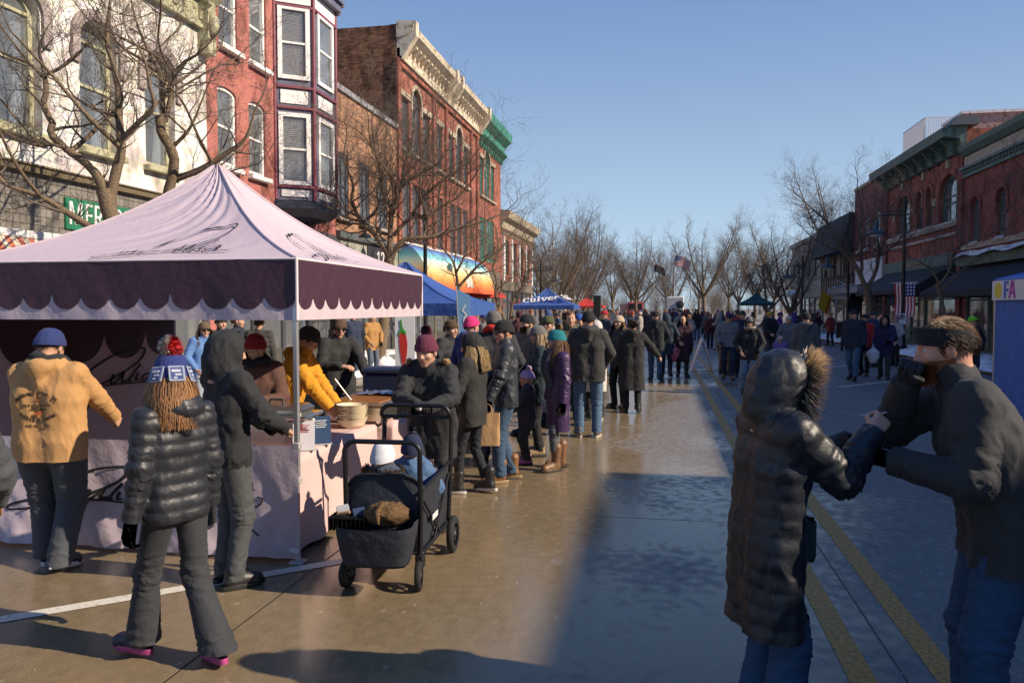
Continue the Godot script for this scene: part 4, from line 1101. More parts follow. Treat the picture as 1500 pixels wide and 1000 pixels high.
# ---------------------------------------------------------------- bare trees
var LIMBS := {
"T1": [[0.13, 0.105, [-8.27, 2.94, -10.79, -8.31, 3.28, -10.76, -8.34, 3.49, -10.73, -8.39, 3.7, -10.7]], [0.085, 0.035, [-8.4, 3.64, -10.79, -8.57, 3.96, -10.78, -8.78, 4.17, -10.75, -8.98, 4.3, -10.73, -9.14, 4.45, -10.71, -9.28, 4.58, -10.69, -9.25, 4.74, -10.71, -9.35, 4.9, -10.7, -9.41, 5.06, -10.71, -9.36, 5.27, -10.73, -9.39, 5.45, -10.74]], [0.035, 0.012, [-9.38, 5.46, -10.68, -9.56, 5.64, -10.64, -9.81, 5.74, -10.58, -10.02, 5.85, -10.53, -10.27, 6.01, -10.47]], [0.03, 0.01, [-9.38, 5.46, -10.68, -9.15, 5.58, -10.75, -8.89, 5.79, -10.82, -8.74, 6, -10.87, -8.7, 6.26, -10.9]], [0.09, 0.03, [-8.35, 3.48, -10.79, -8.31, 3.82, -10.83, -8.25, 4.11, -10.87, -8.22, 4.37, -10.91, -8.25, 4.64, -10.93, -8.28, 4.9, -10.95, -8.3, 5.26, -10.98, -8.39, 5.68, -10.99, -8.5, 6, -11, -8.49, 6.42, -11.04]], [0.05, 0.015, [-8.23, 4.46, -10.86, -7.99, 4.64, -10.86, -7.78, 4.8, -10.85, -7.59, 4.96, -10.84, -7.63, 5.28, -10.79, -7.65, 5.59, -10.74, -7.74, 5.81, -10.68]], [0.065, 0.018, [-8.29, 2.98, -10.78, -8.65, 3.17, -10.66, -8.95, 3.38, -10.55, -9.25, 3.58, -10.44, -9.5, 3.67, -10.34, -9.69, 3.76, -10.24, -9.79, 3.97, -10.17, -9.64, 4.13, -10.14, -9.74, 4.34, -10.07, -9.91, 4.56, -9.99]], [0.035, 0.012, [-8.27, 4.85, -10.87, -8.68, 5, -10.84, -9, 5.21, -10.83, -9.1, 5.39, -10.86]], [0.03, 0.01, [-9.14, 4.45, -10.69, -9.39, 4.38, -10.61, -9.69, 4.48, -10.52, -10, 4.64, -10.44, -10.2, 4.75, -10.38]]],
"T2": [[0.1, 0.075, [-8.36, 3.43, -12.16, -8.27, 3.9, -12.17, -8.19, 4.19, -12.16, -8.15, 4.42, -12.15, -8.22, 4.66, -12.11, -8.31, 4.83, -12.06, -8.34, 5.13, -12.04]], [0.06, 0.015, [-8.38, 5.12, -12.23, -8.45, 5.29, -12.29, -8.5, 5.64, -12.36, -8.56, 5.93, -12.42, -8.72, 6.22, -12.47, -8.91, 6.51, -12.51, -9.1, 6.91, -12.55, -9.23, 7.26, -12.61]], [0.05, 0.015, [-8.37, 5.08, -12.23, -8.27, 5.53, -12.27, -8.21, 5.88, -12.29, -8.04, 6.11, -12.33, -7.81, 6.23, -12.37, -7.59, 6.46, -12.42]], [0.04, 0.012, [-8.53, 5.94, -12.24, -8.8, 6.17, -12.24, -9.1, 6.34, -12.24, -9.45, 6.69, -12.23, -9.69, 7.04, -12.24]], [0.065, 0.014, [-8.21, 4.1, -12.22, -7.86, 4.22, -12.29, -7.57, 4.38, -12.35, -7.29, 4.57, -12.41, -7.06, 4.73, -12.46, -6.94, 4.94, -12.48, -6.86, 5.24, -12.51, -6.72, 5.53, -12.55]], [0.045, 0.014, [-8.19, 3.66, -12.21, -8.03, 3.83, -12.26, -7.81, 4.07, -12.33, -7.52, 4.18, -12.41, -7.18, 4.28, -12.49]], [0.04, 0.012, [-8.24, 4.65, -12.24, -7.97, 4.89, -12.26, -7.79, 5.18, -12.26, -7.67, 5.42, -12.25]]],
"T3": [[0.2, 0.15, [-8.73, 0.19, -23.57, -8.62, 1.49, -23.67, -8.55, 2.56, -23.75, -8.47, 3.43, -23.81, -8.43, 3.81, -23.86]], [0.11, 0.03, [-8.46, 3.54, -23.77, -8.9, 4.18, -23.76, -9.34, 4.61, -23.74, -9.6, 5.04, -23.76, -9.72, 5.36, -23.8, -9.69, 5.79, -23.87, -9.85, 6.22, -23.9, -10.03, 6.65, -23.94]], [0.1, 0.03, [-8.44, 3.75, -23.78, -8.43, 4.51, -23.82, -8.31, 5.16, -23.88, -8.1, 5.8, -23.95, -8.02, 6.45, -23.99, -7.81, 6.99, -24.06, -7.75, 7.53, -24.09]], [0.1, 0.03, [-8.4, 3.47, -23.78, -8.05, 4.03, -23.9, -7.42, 4.12, -24.05, -7, 4.18, -24.17, -6.48, 4.4, -24.31, -5.95, 4.54, -24.44, -5.43, 4.72, -24.58]], [0.07, 0.025, [-8.34, 4.18, -23.82, -7.84, 4.72, -23.96, -7.31, 4.83, -24.09, -6.79, 5.15, -24.22, -6.27, 5.48, -24.36, -5.96, 5.91, -24.46]], [0.06, 0.02, [-9.32, 4.62, -23.65, -9.84, 4.77, -23.51, -10.26, 5.05, -23.38, -10.57, 5.16, -23.27, -10.88, 5.38, -23.17]], [0.06, 0.02, [-8.37, 4.94, -23.85, -8.7, 5.59, -23.85, -8.81, 6.23, -23.89, -8.97, 6.88, -23.92, -9.05, 7.52, -23.96]], [0.06, 0.02, [-8.1, 5.8, -23.94, -7.53, 6.13, -24.07, -7, 6.45, -24.2, -6.69, 6.88, -24.29, -6.55, 7.31, -24.34]], [0.05, 0.02, [-7.84, 4.72, -23.94, -7.41, 5.37, -24.02, -6.99, 5.8, -24.1, -6.35, 6.24, -24.21, -5.92, 6.56, -24.28]]],
"T4": [[0.11, 0.09, [-8.36, 1.06, -32.18, -8.44, 2.22, -32.15, -8.38, 2.79, -32.13]], [0.075, 0.02, [-8.43, 2.65, -32.23, -8.53, 3.36, -32.29, -8.71, 3.94, -32.33, -9.06, 4.37, -32.33, -9.36, 4.94, -32.34]], [0.07, 0.02, [-8.4, 2.79, -32.24, -7.9, 3.37, -32.36, -7.47, 3.8, -32.46, -6.77, 4.29, -32.61, -6.35, 4.81, -32.71, -5.93, 5.38, -32.81]], [0.05, 0.02, [-8.52, 3.37, -32.25, -8.19, 4.09, -32.37, -7.92, 4.81, -32.48, -7.79, 5.38, -32.56]], [0.05, 0.02, [-7.9, 3.37, -32.36, -7.2, 3.42, -32.55, -6.64, 3.65, -32.71]]],
"T5": [[0.12, 0.1, [-7.98, 0.09, -41.71, -8.07, 0.9, -41.76]], [0.09, 0.03, [-8.06, 0.82, -41.73, -8.4, 1.49, -41.75, -8.78, 2.3, -41.76, -8.8, 3.4, -41.86, -9, 4.14, -41.91, -8.73, 5.24, -42.06, -8.93, 6.35, -42.13]], [0.09, 0.02, [-8.06, 0.82, -41.73, -7.85, 2.3, -41.82, -7.38, 3.04, -41.93, -7.02, 3.78, -42.01, -6.12, 4.89, -42.22, -5.58, 5.81, -42.35]], [0.05, 0.02, [-7.39, 3.04, -41.95, -7.22, 4.33, -42.08, -7.42, 5.44, -42.13, -7.26, 6.54, -42.24]]],
"T6": [[0.2, 0.17, [10.32, 0.06, -41.78, 10.27, 1.59, -41.83, 10.16, 2.61, -41.85, 10.03, 3.02, -41.83]], [0.13, 0.03, [10.02, 2.95, -41.85, 9.67, 3.8, -41.88, 9.32, 4.31, -41.89, 8.87, 4.82, -41.88, 8.52, 5.49, -41.9, 8.17, 6.17, -41.92, 7.32, 7.02, -41.85]], [0.12, 0.03, [10.09, 2.88, -41.86, 10.51, 3.63, -42.02, 10.73, 4.48, -42.15, 10.98, 5.33, -42.28, 11.03, 6.18, -42.37, 11.35, 7.02, -42.52]], [0.08, 0.03, [9.82, 3.46, -41.83, 9.82, 4.65, -41.83, 9.69, 5.68, -41.8, 9.82, 6.7, -41.82, 9.59, 7.55, -41.76]], [0.06, 0.02, [10.75, 4.48, -42.05, 11.42, 4.99, -42.16, 12.1, 5.34, -42.25]], [0.06, 0.02, [8.91, 4.82, -41.72, 8.24, 4.93, -41.56, 7.58, 5.27, -41.41, 7.08, 5.68, -41.3]]],
"T7": [[0.1, 0.075, [10.51, 0.65, -31.76, 10.44, 1.41, -31.84, 10.27, 2.43, -31.91, 10.16, 2.81, -31.97]], [0.05, 0.015, [10.22, 2.76, -31.8, 9.92, 3.32, -31.76, 9.54, 3.58, -31.69, 9.04, 3.83, -31.6, 8.54, 4.09, -31.51]], [0.05, 0.015, [10.22, 2.76, -31.8, 10.59, 3.32, -31.91, 10.73, 3.96, -31.98, 11.27, 4.34, -32.12, 12.02, 4.59, -32.28, 12.76, 4.97, -32.46]], [0.04, 0.015, [10.29, 2.56, -31.81, 10.8, 3.07, -31.9, 11.17, 3.45, -31.96, 11.8, 3.83, -32.07]], [0.03, 0.01, [12.03, 4.59, -32.22, 12.65, 5.48, -32.38, 13.02, 6.12, -32.48, 13.26, 6.63, -32.55]]],
}
var trng := RandomNumberGenerator.new()
func sprout(mb: MB, at: Vector3, dir: Vector3, length: float, r: float, level: int, dens: float) -> void:
	var k := 5 if level < 2 else (4 if level == 2 else 3)
	var pts := PackedVector3Array([at]); var rad := PackedFloat32Array([r])
	var d := dir
	var p := at
	for i in k:
		d = (d + Vector3(trng.randf_range(-1, 1), trng.randf_range(-0.7, 1.0), trng.randf_range(-1, 1)) * 0.34 + Vector3(0, 0.06, 0)).normalized()
		p += d * length / k
		pts.append(p); rad.append(maxf(r * (1.0 - 0.8 * (i + 1.0) / k), 0.0028))
	mb.tube(pts, rad, 5 if level == 0 else (4 if level == 1 else 3), false)
	if level >= 3: return
	var n := int(dens * [5.0, 4.0, 2.6][level] + trng.randf())
	for i in n:
		var t := 0.22 + 0.78 * (i + trng.randf()) / n
		var s := clampi(int(t * k), 0, k - 1)
		var q := pts[s].lerp(pts[s + 1], t * k - s)
		var ax := (pts[s + 1] - pts[s]).normalized()
		var side := ax.cross(Vector3(trng.randf_range(-1, 1), trng.randf_range(-1, 1), trng.randf_range(-1, 1))).normalized()
		sprout(mb, q, (ax * 0.55 + side * 0.9 + Vector3(0, 0.18, 0)).normalized(), length * trng.randf_range(0.42, 0.68), rad[s] * 0.6, level + 1, dens)
func limb(trunk: MB, crown: MB, flat, r0: float, r1: float, dens: float, reach: float, wob := 0.0, first := 0.0) -> void:
	var pts := PackedVector3Array(); var rad := PackedFloat32Array()
	var cv := Curve3D.new()
	var raw: Array = []
	if flat is PackedVector3Array:
		for p in flat: raw.append(p)
	else:
		for i in range(0, flat.size(), 3): raw.append(Vector3(flat[i], flat[i + 1], flat[i + 2]))
	for i in raw.size():
		var t := Vector3.ZERO
		if i > 0 and i < raw.size() - 1: t = (raw[i + 1] - raw[i - 1]) / 6.0
		cv.add_point(raw[i], -t, t)
	var L := cv.get_baked_length()
	var k := maxi(4, int(L / 0.12))
	for i in k + 1:
		var p := cv.sample_baked(L * i / k, true)
		pts.append(p + Vector3(trng.randf_range(-1, 1), 0, trng.randf_range(-1, 1)) * wob)
		rad.append(lerpf(r0, r1, pow(float(i) / k, 0.8)) * trng.randf_range(0.93, 1.09))
	trunk.tube(pts, rad, 8 if r0 > 0.06 else 6, false)
	if reach <= 0.0: return
	var n := int(L * dens * 2.6)
	for i in n:
		var t := first + (1.0 - first) * (i + trng.randf()) / n
		var s := clampi(int(t * k), 0, k - 1)
		var ax := (pts[s + 1] - pts[s]).normalized()
		var side := ax.cross(Vector3(trng.randf_range(-1, 1), trng.randf_range(-1, 1), trng.randf_range(-1, 1))).normalized()
		sprout(crown, pts[s], (ax * 0.4 + side + Vector3(0, 0.25, 0)).normalized(), reach * trng.randf_range(0.5, 1.15), minf(rad[s] * 0.55, 0.03), 1 if trng.randf() < 0.75 else 0, minf(dens, 1.3))
	sprout(crown, pts[k], (pts[k] - pts[k - 1]).normalized(), reach, r1, 0, minf(dens, 1.15))
func tree_node(label: String, trunk: MB, crown: MB, called := "bare_tree") -> Node3D:
	var bark := MT("bark", Color(0.26, 0.205, 0.15), "t_bark", 0.9, 2.2, "n_bark", 1.0)
	var twig := M("twig", Color(0.12, 0.095, 0.078), 0.85)
	var o := thing(called, label, "tree", Vector3.ZERO, 0.0, "bare street trees")
	put(trunk, "trunk", bark, o)
	put(crown, "crown", twig, o)
	return o
func traced(key: String, label: String, dens: float, reach: float) -> void:
	trng.seed = key.hash()
	var trunk := MB.new(); var crown := MB.new()
	var ls: Array = LIMBS[key]
	var f: Array = ls[0][2]
	limb(trunk, crown, PackedVector3Array([Vector3(f[0] + 0.03, 0.05, f[2]), Vector3(f[0] + 0.015, f[1] * 0.5, f[2] + 0.02), Vector3(f[0], f[1] + 0.02, f[2])]), ls[0][0] * 1.2, ls[0][0], dens, 0.0)
	for i in ls.size(): limb(trunk, crown, ls[i][2], ls[i][0], ls[i][1], dens, reach if i else 0.0, ls[i][0] * 0.06, 0.12)
	# limbs that lean along the street, towards and away from the viewer
	for i in range(1, ls.size()):
		var q: Array = ls[i][2]
		var n := q.size() / 3
		var m := n / 3
		var p := Vector3(q[m * 3], q[m * 3 + 1], q[m * 3 + 2])
		var s := -1.0 if i % 2 else 1.0
		limb(trunk, crown, PackedVector3Array([p, p + Vector3(trng.randf_range(-0.2, 0.2), 0.35, s * 0.5) * reach, p + Vector3(trng.randf_range(-0.5, 0.5), 0.9, s * 0.9) * reach, p + Vector3(trng.randf_range(-0.7, 0.7), 1.3, s * 1.5) * reach]), ls[i][0] * 0.5, 0.012, dens, reach * 0.8)
	tree_node(label, trunk, crown)
func wild(sd: int, h: float, spread: float, dens: float, upright: float, label: String) -> Node3D:
	trng.seed = sd
	var trunk := MB.new(); var crown := MB.new()
	var fork := h * trng.randf_range(0.2, 0.3)
	limb(trunk, crown, PackedVector3Array([Vector3(0, -0.1, 0), Vector3(0.05, fork * 0.5, 0.03), Vector3(0.0, fork, 0.0)]), h * 0.024, h * 0.018, dens, 0.0)
	var n := 6
	for i in n:
		var a := TAU * (i + trng.randf() * 0.6) / n
		var o := Vector3(cos(a), 0, sin(a)) * spread * trng.randf_range(0.6, 1.0)
		var top := h * trng.randf_range(0.72, 1.0)
		var b := Vector3(0, fork * trng.randf_range(0.8, 1.0), 0)
		limb(trunk, crown, PackedVector3Array([b, b + o * 0.3 + Vector3(0, (top - fork) * (0.25 + 0.1 * upright), 0), o * 0.65 + Vector3(0, fork + (top - fork) * 0.62, 0), o * (1.0 - 0.3 * upright) + Vector3(0, top, 0)]), h * 0.013, h * 0.003, dens, h * 0.17, 0.01, 0.2)
	return tree_node(label, trunk, crown)
func trees() -> void:
	traced("T1", "gnarled bare tree in front of the green shop sign", 1.0, 1.0)
	traced("T2", "slim bare tree whose branches reach across the pink red wall", 1.05, 1.0)
	traced("T3", "broad bare tree with a dense crown in front of the tattoo shop sign", 1.7, 1.6)
	traced("T4", "slender bare tree in front of the printed sunset awning", 1.0, 1.2)
	traced("T5", "bare tree with a low forked trunk beside the corner building", 1.0, 1.5)
	traced("T6", "bare tree with a forked trunk beside the snow-covered canopy", 1.15, 1.7)
	traced("T7", "small bare tree in front of the dark awning of the dark red building", 1.0, 1.2)
	var a := wild(101, 9.0, 4.4, 1.3, 0.2, "bare tree with a wide crown in the park at the end of the street")
	a.position = Vector3(-8.3, 0, -62)
	a.set_meta("label", "bare tree on the kerb past the corner building")
	var b := wild(102, 12.0, 5.6, 1.3, 0.3, "bare tree with a rounded crown in the park beyond the street")
	b.position = Vector3(5.2, 0, -100)
	var c := wild(103, 13.0, 3.2, 1.2, 0.8, "tall upright bare tree in the park beyond the street")
	c.position = Vector3(-9.0, 0, -98)
	b.set_meta("label", "bare tree with a wide rounded crown right of the flagpole")
	c.set_meta("label", "upright bare tree with many thin stems behind the speaker")
	var far := {a: "wide-crowned bare park tree beyond the end of the street", b: "round-crowned bare park tree beyond the end of the street", c: "narrow upright bare park tree beyond the end of the street"}
	var spots := [[a, -14.0, -104, 1.2, 0.4], [b, -3.0, -96, 0.82, 1.1], [a, -8.4, -76, 1.05, 2.0], [a, -8.6, -90, 1.0, 4.0], [b, -18.0, -118, 1.0, 0.0], [a, -25.0, -125, 1.5, 2.0], [b, -32, -110, 1.0, 3.0], [a, -3.5, -124, 1.2, 1.0], [a, 2.0, -140, 1.3, 3.0], [b, 10.5, -112, 0.8, 5.0], [a, 9.6, -62, 0.9, 3.3], [a, 9.8, -77, 0.95, 0.7], [b, 24.0, -108, 1.6, 2.2], [c, 31.0, -112, 1.3, 0.9], [b, 38, -125, 1.4, 4.0], [b, 14.5, -128, 1.0, 5.2], [b, 19.0, -140, 1.0, 1.4], [c, -38.0, -140, 1.1, 1.9], [b, -48.0, -135, 1.2, 0.3], [a, -14, -150, 1.5, 5.0], [b, -6, -165, 1.1, 2.7], [c, -20, -170, 1.1, 0.2], [b, 8, -172, 1.1, 1.2], [c, 26, -165, 1.1, 3.1], [b, 1.5, -190, 1.2, 4.4], [c, -30, -190, 1.2, 4.0], [b, 16, -195, 1.3, 0.6], [c, -12, -200, 1.2, 5.5], [b, 40, -180, 1.4, 2.1]]
	for s in spots:
		var o := copy(s[0], Vector3(s[1], 0, s[2]), s[4], far[s[0]])
		o.scale = Vector3.ONE * s[3]
	# far brush: a band of brown scrub and saplings that reads as one mass
	trng.seed = 55
	var scr := MB.new()
	for i in 7:
		sprout(scr, Vector3(trng.randf_range(-0.3, 0.3), 0, trng.randf_range(-0.3, 0.3)), Vector3(trng.randf_range(-0.4, 0.4), 1, trng.randf_range(-0.4, 0.4)).normalized(), trng.randf_range(3.5, 6.0), 0.05, 0, 1.0)
	var mm := MultiMesh.new(); mm.transform_format = MultiMesh.TRANSFORM_3D; mm.mesh = scr.mesh(); mm.instance_count = 200
	for i in 200:
		var z := -190.0 - 120.0 * trng.randf()
		var s := trng.randf_range(0.8, 1.8)
		mm.set_instance_transform(i, Transform3D(Basis(Vector3.UP, trng.randf() * TAU).scaled(Vector3.ONE * s), Vector3(trng.randf_range(-110, 110), -0.2, z)))
	var sc := MultiMeshInstance3D.new(); sc.name = "far_woodland"; sc.multimesh = mm; sc.material_override = M("scrub", Color(0.15, 0.115, 0.09), 0.9)
	add_child(sc); kind(sc, "stuff"); tag(sc, "brown leafless woodland closing off the far end of the street", "woodland")

# ---------------------------------------------------------------- tents, tables, wagon, street furniture
const LOGO := [[490, 880, 500, 865, 600, 815, 690, 799, 717, 806, 690, 840, 600, 880, 500, 910, 400, 934, 345, 938, 352, 925, 420, 906, 500, 898, 600, 898, 700, 902, 810, 908], [604, 868, 592, 892, 608, 892, 640, 866], [640, 866, 630, 893, 648, 890], [700, 846, 668, 878, 652, 895, 668, 892], [692, 872, 680, 893, 696, 891], [748, 878, 716, 880, 704, 894, 724, 894, 750, 878, 742, 894, 760, 890], [705, 858, 708, 856],
	[412, 900, 405, 905, 413, 907], [428, 900, 422, 906, 432, 906], [452, 892, 445, 912], [440, 900, 455, 899], [478, 903, 486, 900, 478, 899, 475, 905, 486, 906]]
func logo(map: Callable, w: float) -> MB:
	var b := MB.new()
	for li in LOGO.size():
		var l: Array = LOGO[li]
		var cv := Curve2D.new()
		cv.bake_interval = 0.008
		var n := l.size() / 2
		var pt := func(i: int) -> Vector2: return Vector2((l[i * 2] - 345.0) / 465.0, (938.0 - l[i * 2 + 1]) / 465.0)
		for i in n:
			var t := Vector2.ZERO
			if i > 0 and i < n - 1: t = (pt.call(i + 1) - pt.call(i - 1)) / 6.0
			cv.add_point(pt.call(i), -t, t)
		var L := cv.get_baked_length()
		var k := maxi(4, int(L / 0.012))
		var a := []; var e := []
		for i in k + 1:
			var p := cv.sample_baked(L * i / k); var q := cv.sample_baked(minf(L * (i + 0.5) / k, L)) - cv.sample_baked(maxf(L * (i - 0.5) / k, 0.0))
			var nn := Vector2(-q.y, q.x).normalized() * w * (0.5 if li < 7 else 0.25) * (0.6 + 0.6 * absf(q.normalized().y))
			a.append(map.call(p + nn)); e.append(map.call(p - nn))
		b.sheet([e, a])
	return b
func roof_y(r: float, eave: float, rise: float) -> float:
	var t := 1.0 - r
	return eave + rise * (0.5 * t + 0.5 * pow(t, 2.4))
var roofn := FastNoiseLite.new()
func roof_pt(sd: int, t: float, r: float, c: Vector3, h: Vector2, eave: float, rise: float, wr: float) -> Vector3:
	var p := Vector2(t * r, r).rotated(PI / 2 * sd)
	var y := roof_y(r, eave, rise) - 0.035 * (1.0 - t * t) * sin(PI * r)
	y += wr * roofn.get_noise_2d(atan2(p.y, p.x) * 6.0 * (1.3 - r), r * 1.2) * (1.2 - r) * 3.0 * (1.0 - pow(absf(t), 6.0)) * (1.0 - pow(r, 10.0))
	return Vector3(c.x + p.x * h.x, c.y + y, c.z + p.y * h.y)
func tent_roof(c: Vector3, h: Vector2, eave: float, rise: float, wr := 0.012) -> MB:
	roofn.seed = 77; roofn.frequency = 1.2; roofn.fractal_octaves = 3
	var b := MB.new()
	for s in 4:
		var g := []
		for i in 53:
			var r := 0.02 + 0.98 * i / 52.0
			var row := []
			for j in 49: row.append(roof_pt(s, j / 24.0 - 1.0, r, c, h, eave, rise, wr))
			g.append(row)
		b.sheet(g, true)
	# seams along the ridges
	for s in 4:
		var pts := PackedVector3Array(); var rad := PackedFloat32Array()
		for i in 20:
			var r := 0.02 + 0.98 * i / 19.0
			var p := Vector2(r, r).rotated(PI / 2 * s)
			pts.append(Vector3(c.x + p.x * h.x, c.y + roof_y(r, eave, rise) + 0.004, c.z + p.y * h.y)); rad.append(0.011)
		b.tube(pts, rad, 6)
	return b
func sway(f: FastNoiseLite, d: float, y: float, s: float) -> float:
	return (f.get_noise_2d(d * 1.6 + y * 0.7, y * 0.4) * 1.3 + 0.5 * f.get_noise_2d(d * 4.0 - y * 2.2, y * 0.8)) * (0.25 + 0.75 * s)
func hanging(a: Vector3, b: Vector3, top: float, bot: float, amp: float, sd: int, nrm: Vector3, off := 0.0, edge = null) -> MB:
	# cloth hanging between two points; edge(t) gives the lower edge if it is cut to a shape
	var f := FastNoiseLite.new(); f.seed = sd; f.frequency = 1.0; f.fractal_octaves = 3
	var m := MB.new()
	var g := []
	var k := int(a.distance_to(b) / 0.02) if edge != null else int(a.distance_to(b) / 0.04)
	var v := 18
	for i in v + 1:
		var row := []
		for j in k + 1:
			var t := float(j) / k
			var lo: float = edge.call(t) if edge != null else bot
			var y := lerpf(lo, top, float(i) / v)
			var s := (top - y) / (top - bot)
			var p := a.lerp(b, t)
			var d := a.distance_to(b) * t
			row.append(Vector3(p.x, y, p.z) + nrm * (off + amp * sway(f, d, y, s)))
		g.append(row)
	m.sheet(g)
	return m
func popup(label: String, c: Vector3, h: float, eave: float, rise: float, val: float, mat: Material, walls := []) -> Node3D:
	var t := thing("canopy_tent", label, "tent", c)
	put(tent_roof(Vector3.ZERO, Vector2(h, h), eave, rise), "roof", mat, t)
	var cs := [Vector3(-h, 0, h), Vector3(h, 0, h), Vector3(h, 0, -h), Vector3(-h, 0, -h)]
	for i in 4:
		var n: Vector3 = [Vector3(0, 0, 1), Vector3(1, 0, 0), Vector3(0, 0, -1), Vector3(-1, 0, 0)][i]
		put(hanging(cs[i], cs[(i + 1) % 4], eave, eave - val, 0.012, 5 + i, n), "valance", mat, t)
		var m := MB.new(); m.box(Vector3(cs[i].x * 0.985, eave * 0.5, cs[i].z * 0.985), Vector3(0.04, eave, 0.04)); m.box(Vector3(cs[i].x * 0.985, 0.01, cs[i].z * 0.985), Vector3(0.12, 0.02, 0.12))
		put(m, "leg", M("alu_leg", Color(0.55, 0.56, 0.58), 0.35, 0.7), t)
		if i in walls: put(hanging(cs[i] * 0.995, cs[(i + 1) % 4] * 0.995, eave - 0.02, 0.04, 0.03, 15 + i, n), "side_wall", mat, t)
	return t
func julia_tent() -> void:
	var pink := M("tent_pink", Color(0.52, 0.43, 0.485), 0.75, 0.0, "n_cloth", 0.9, 0.2)
	var plum := M("tent_plum", Color(0.05, 0.018, 0.035), 0.6, 0.0, "n_cloth", 0.9, 0.3)
	var ink := M("ink", Color(0.012, 0.01, 0.014), 0.7)
	for m in [pink, plum]:
		m.backlight_enabled = true
		m.backlight = Color(0.22, 0.16, 0.17) if m == pink else Color(0.03, 0.01, 0.02)
	var x0 := -5.7; var x1 := -2.62; var z0 := -5.36; var z1 := -8.42
	var c := Vector3((x0 + x1) * 0.5, 0, (z0 + z1) * 0.5); var h := Vector2((x1 - x0) * 0.5, (z0 - z1) * 0.5)
	var eave := 2.26; var rise := 1.02
	var t := thing("canopy_tent", "pink and plum cafe tent with scalloped valance and script lettering", "tent", c)
	var roof := put(tent_roof(Vector3.ZERO, h, eave, rise, 0.011), "roof", pink, t)
	var f1 := func(p: Vector2) -> Vector3: # front slope
		var r := 0.96 - p.y * 1.5
		return roof_pt(0, (-0.2 + p.x * 1.08) / (r * h.x), r, Vector3.ZERO, h, eave, rise, 0.011) + Vector3(0, 0.016, 0.012)
	put(logo(f1, 0.011), "lettering", ink, roof)
	var f2 := func(p: Vector2) -> Vector3: # street-side slope
		var r := 0.96 - p.y * 1.5
		return roof_pt(3, (-0.95 + p.x * 1.15) / (r * h.y), r, Vector3.ZERO, h, eave, rise, 0.011) + Vector3(0.012, 0.016, 0)
	put(logo(f2, 0.011), "lettering", ink, roof)
	var cs := [Vector3(-h.x, 0, h.y), Vector3(h.x, 0, h.y), Vector3(h.x, 0, -h.y), Vector3(-h.x, 0, -h.y)]
	var ns := [Vector3(0, 0, 1), Vector3(1, 0, 0), Vector3(0, 0, -1), Vector3(-1, 0, 0)]
	var lobes := 12.0
	var edge := func(u: float) -> float:
		var q := fposmod(u * lobes, 1.0) * 2.0 - 1.0
		return 2.02 - 0.13 * sqrt(maxf(0.0, 1.0 - pow(absf(q), 2.2)))
	for i in 4:
		var v := put(hanging(cs[i], cs[(i + 1) % 4], eave, 1.81, 0.016, 31 + i, ns[i]), "valance", pink, t)
		put(hanging(cs[i], cs[(i + 1) % 4], eave, 1.81, 0.016, 31 + i, ns[i], 0.005, edge), "scallop_print", plum, v)
		var m := MB.new()
		m.rod(cs[i] + Vector3(0, 1.81, 0), cs[i] + Vector3(0, eave, 0), 0.012); m.rod(cs[i] + Vector3(0, eave, 0), cs[(i + 1) % 4] + Vector3(0, eave, 0), 0.009)
		put(m, "binding", M("tent_white", Color(0.72, 0.6, 0.62), 0.7), t)
		m = MB.new()
		var q: Vector3 = cs[i] * 0.985
		m.bbox(q + Vector3(0, 1.4, 0), Vector3(0.036, 1.6, 0.036), 0.004); m.bbox(q + Vector3(0, 0.46, 0), Vector3(0.028, 0.9, 0.028), 0.004)
		m.bbox(q + Vector3(0, 0.01, 0), Vector3(0.11, 0.02, 0.11), 0.004)
		var leg := put(m, "leg", M("alu_leg", Color(0.55, 0.56, 0.58), 0.35, 0.7), t)
		m = MB.new()
		for y in [0.62, 0.88]: m.bbox(q + Vector3(0, y, 0), Vector3(0.056, 0.05, 0.056), 0.006)
		put(m, "clamp", M("clamp", Color(0.5, 0.48, 0.48), 0.4, 0.3), leg)
		m = MB.new()
		for y in [0.1, 0.58]: m.box(q + Vector3(-0.02, y, 0.022), Vector3(0.07, 0.035, 0.012), Basis(Vector3.FORWARD, 0.2))
		put(m, "strap", M("strap_white", Color(0.7, 0.66, 0.68), 0.7), leg)
	# scissor truss under the roof edge
	for i in 4:
		var m := MB.new()
		var a: Vector3 = cs[i] * 0.97; var b: Vector3 = cs[(i + 1) % 4] * 0.97
		for k in 4:
			var p := a.lerp(b, k / 4.0); var q := a.lerp(b, (k + 1) / 4.0)
			m.box((p + q) * 0.5 + Vector3(0, 2.1, 0), Vector3(p.distance_to(q) * 1.03, 0.02, 0.012), Basis(Vector3.UP, PI / 2 * (i % 2)) * Basis(Vector3(0, 0, 1), 0.24 if k % 2 else -0.24))
		put(m, "truss", M("alu_leg", Color(0.55, 0.56, 0.58), 0.35, 0.7), t)
	# left side wall, inner face towards the street
	var wl := put(hanging(Vector3(-h.x + 0.03, 0, h.y), Vector3(-h.x + 0.03, 0, -h.y), eave - 0.02, 0.04, 0.02, 41, Vector3(1, 0, 0)), "side_wall", pink, t)
	var e2 := func(u: float) -> float:
		var q := fposmod(u * 4.6 + 0.25, 1.0) * 2.0 - 1.0
		return 1.66 - 0.3 * sqrt(maxf(0.0, 1.0 - pow(absf(q), 2.2)))
	put(hanging(Vector3(-h.x + 0.03, 0, h.y), Vector3(-h.x + 0.03, 0, -h.y), eave - 0.02, 0.04, 0.02, 41, Vector3(1, 0, 0), 0.006, e2), "scallop_print", plum, wl)
	put(logo(func(p: Vector2) -> Vector3: return Vector3(-h.x + 0.05, 0.95 + p.y * 1.7, 0.75 - p.x * 2.1), 0.016), "lettering", ink, wl)
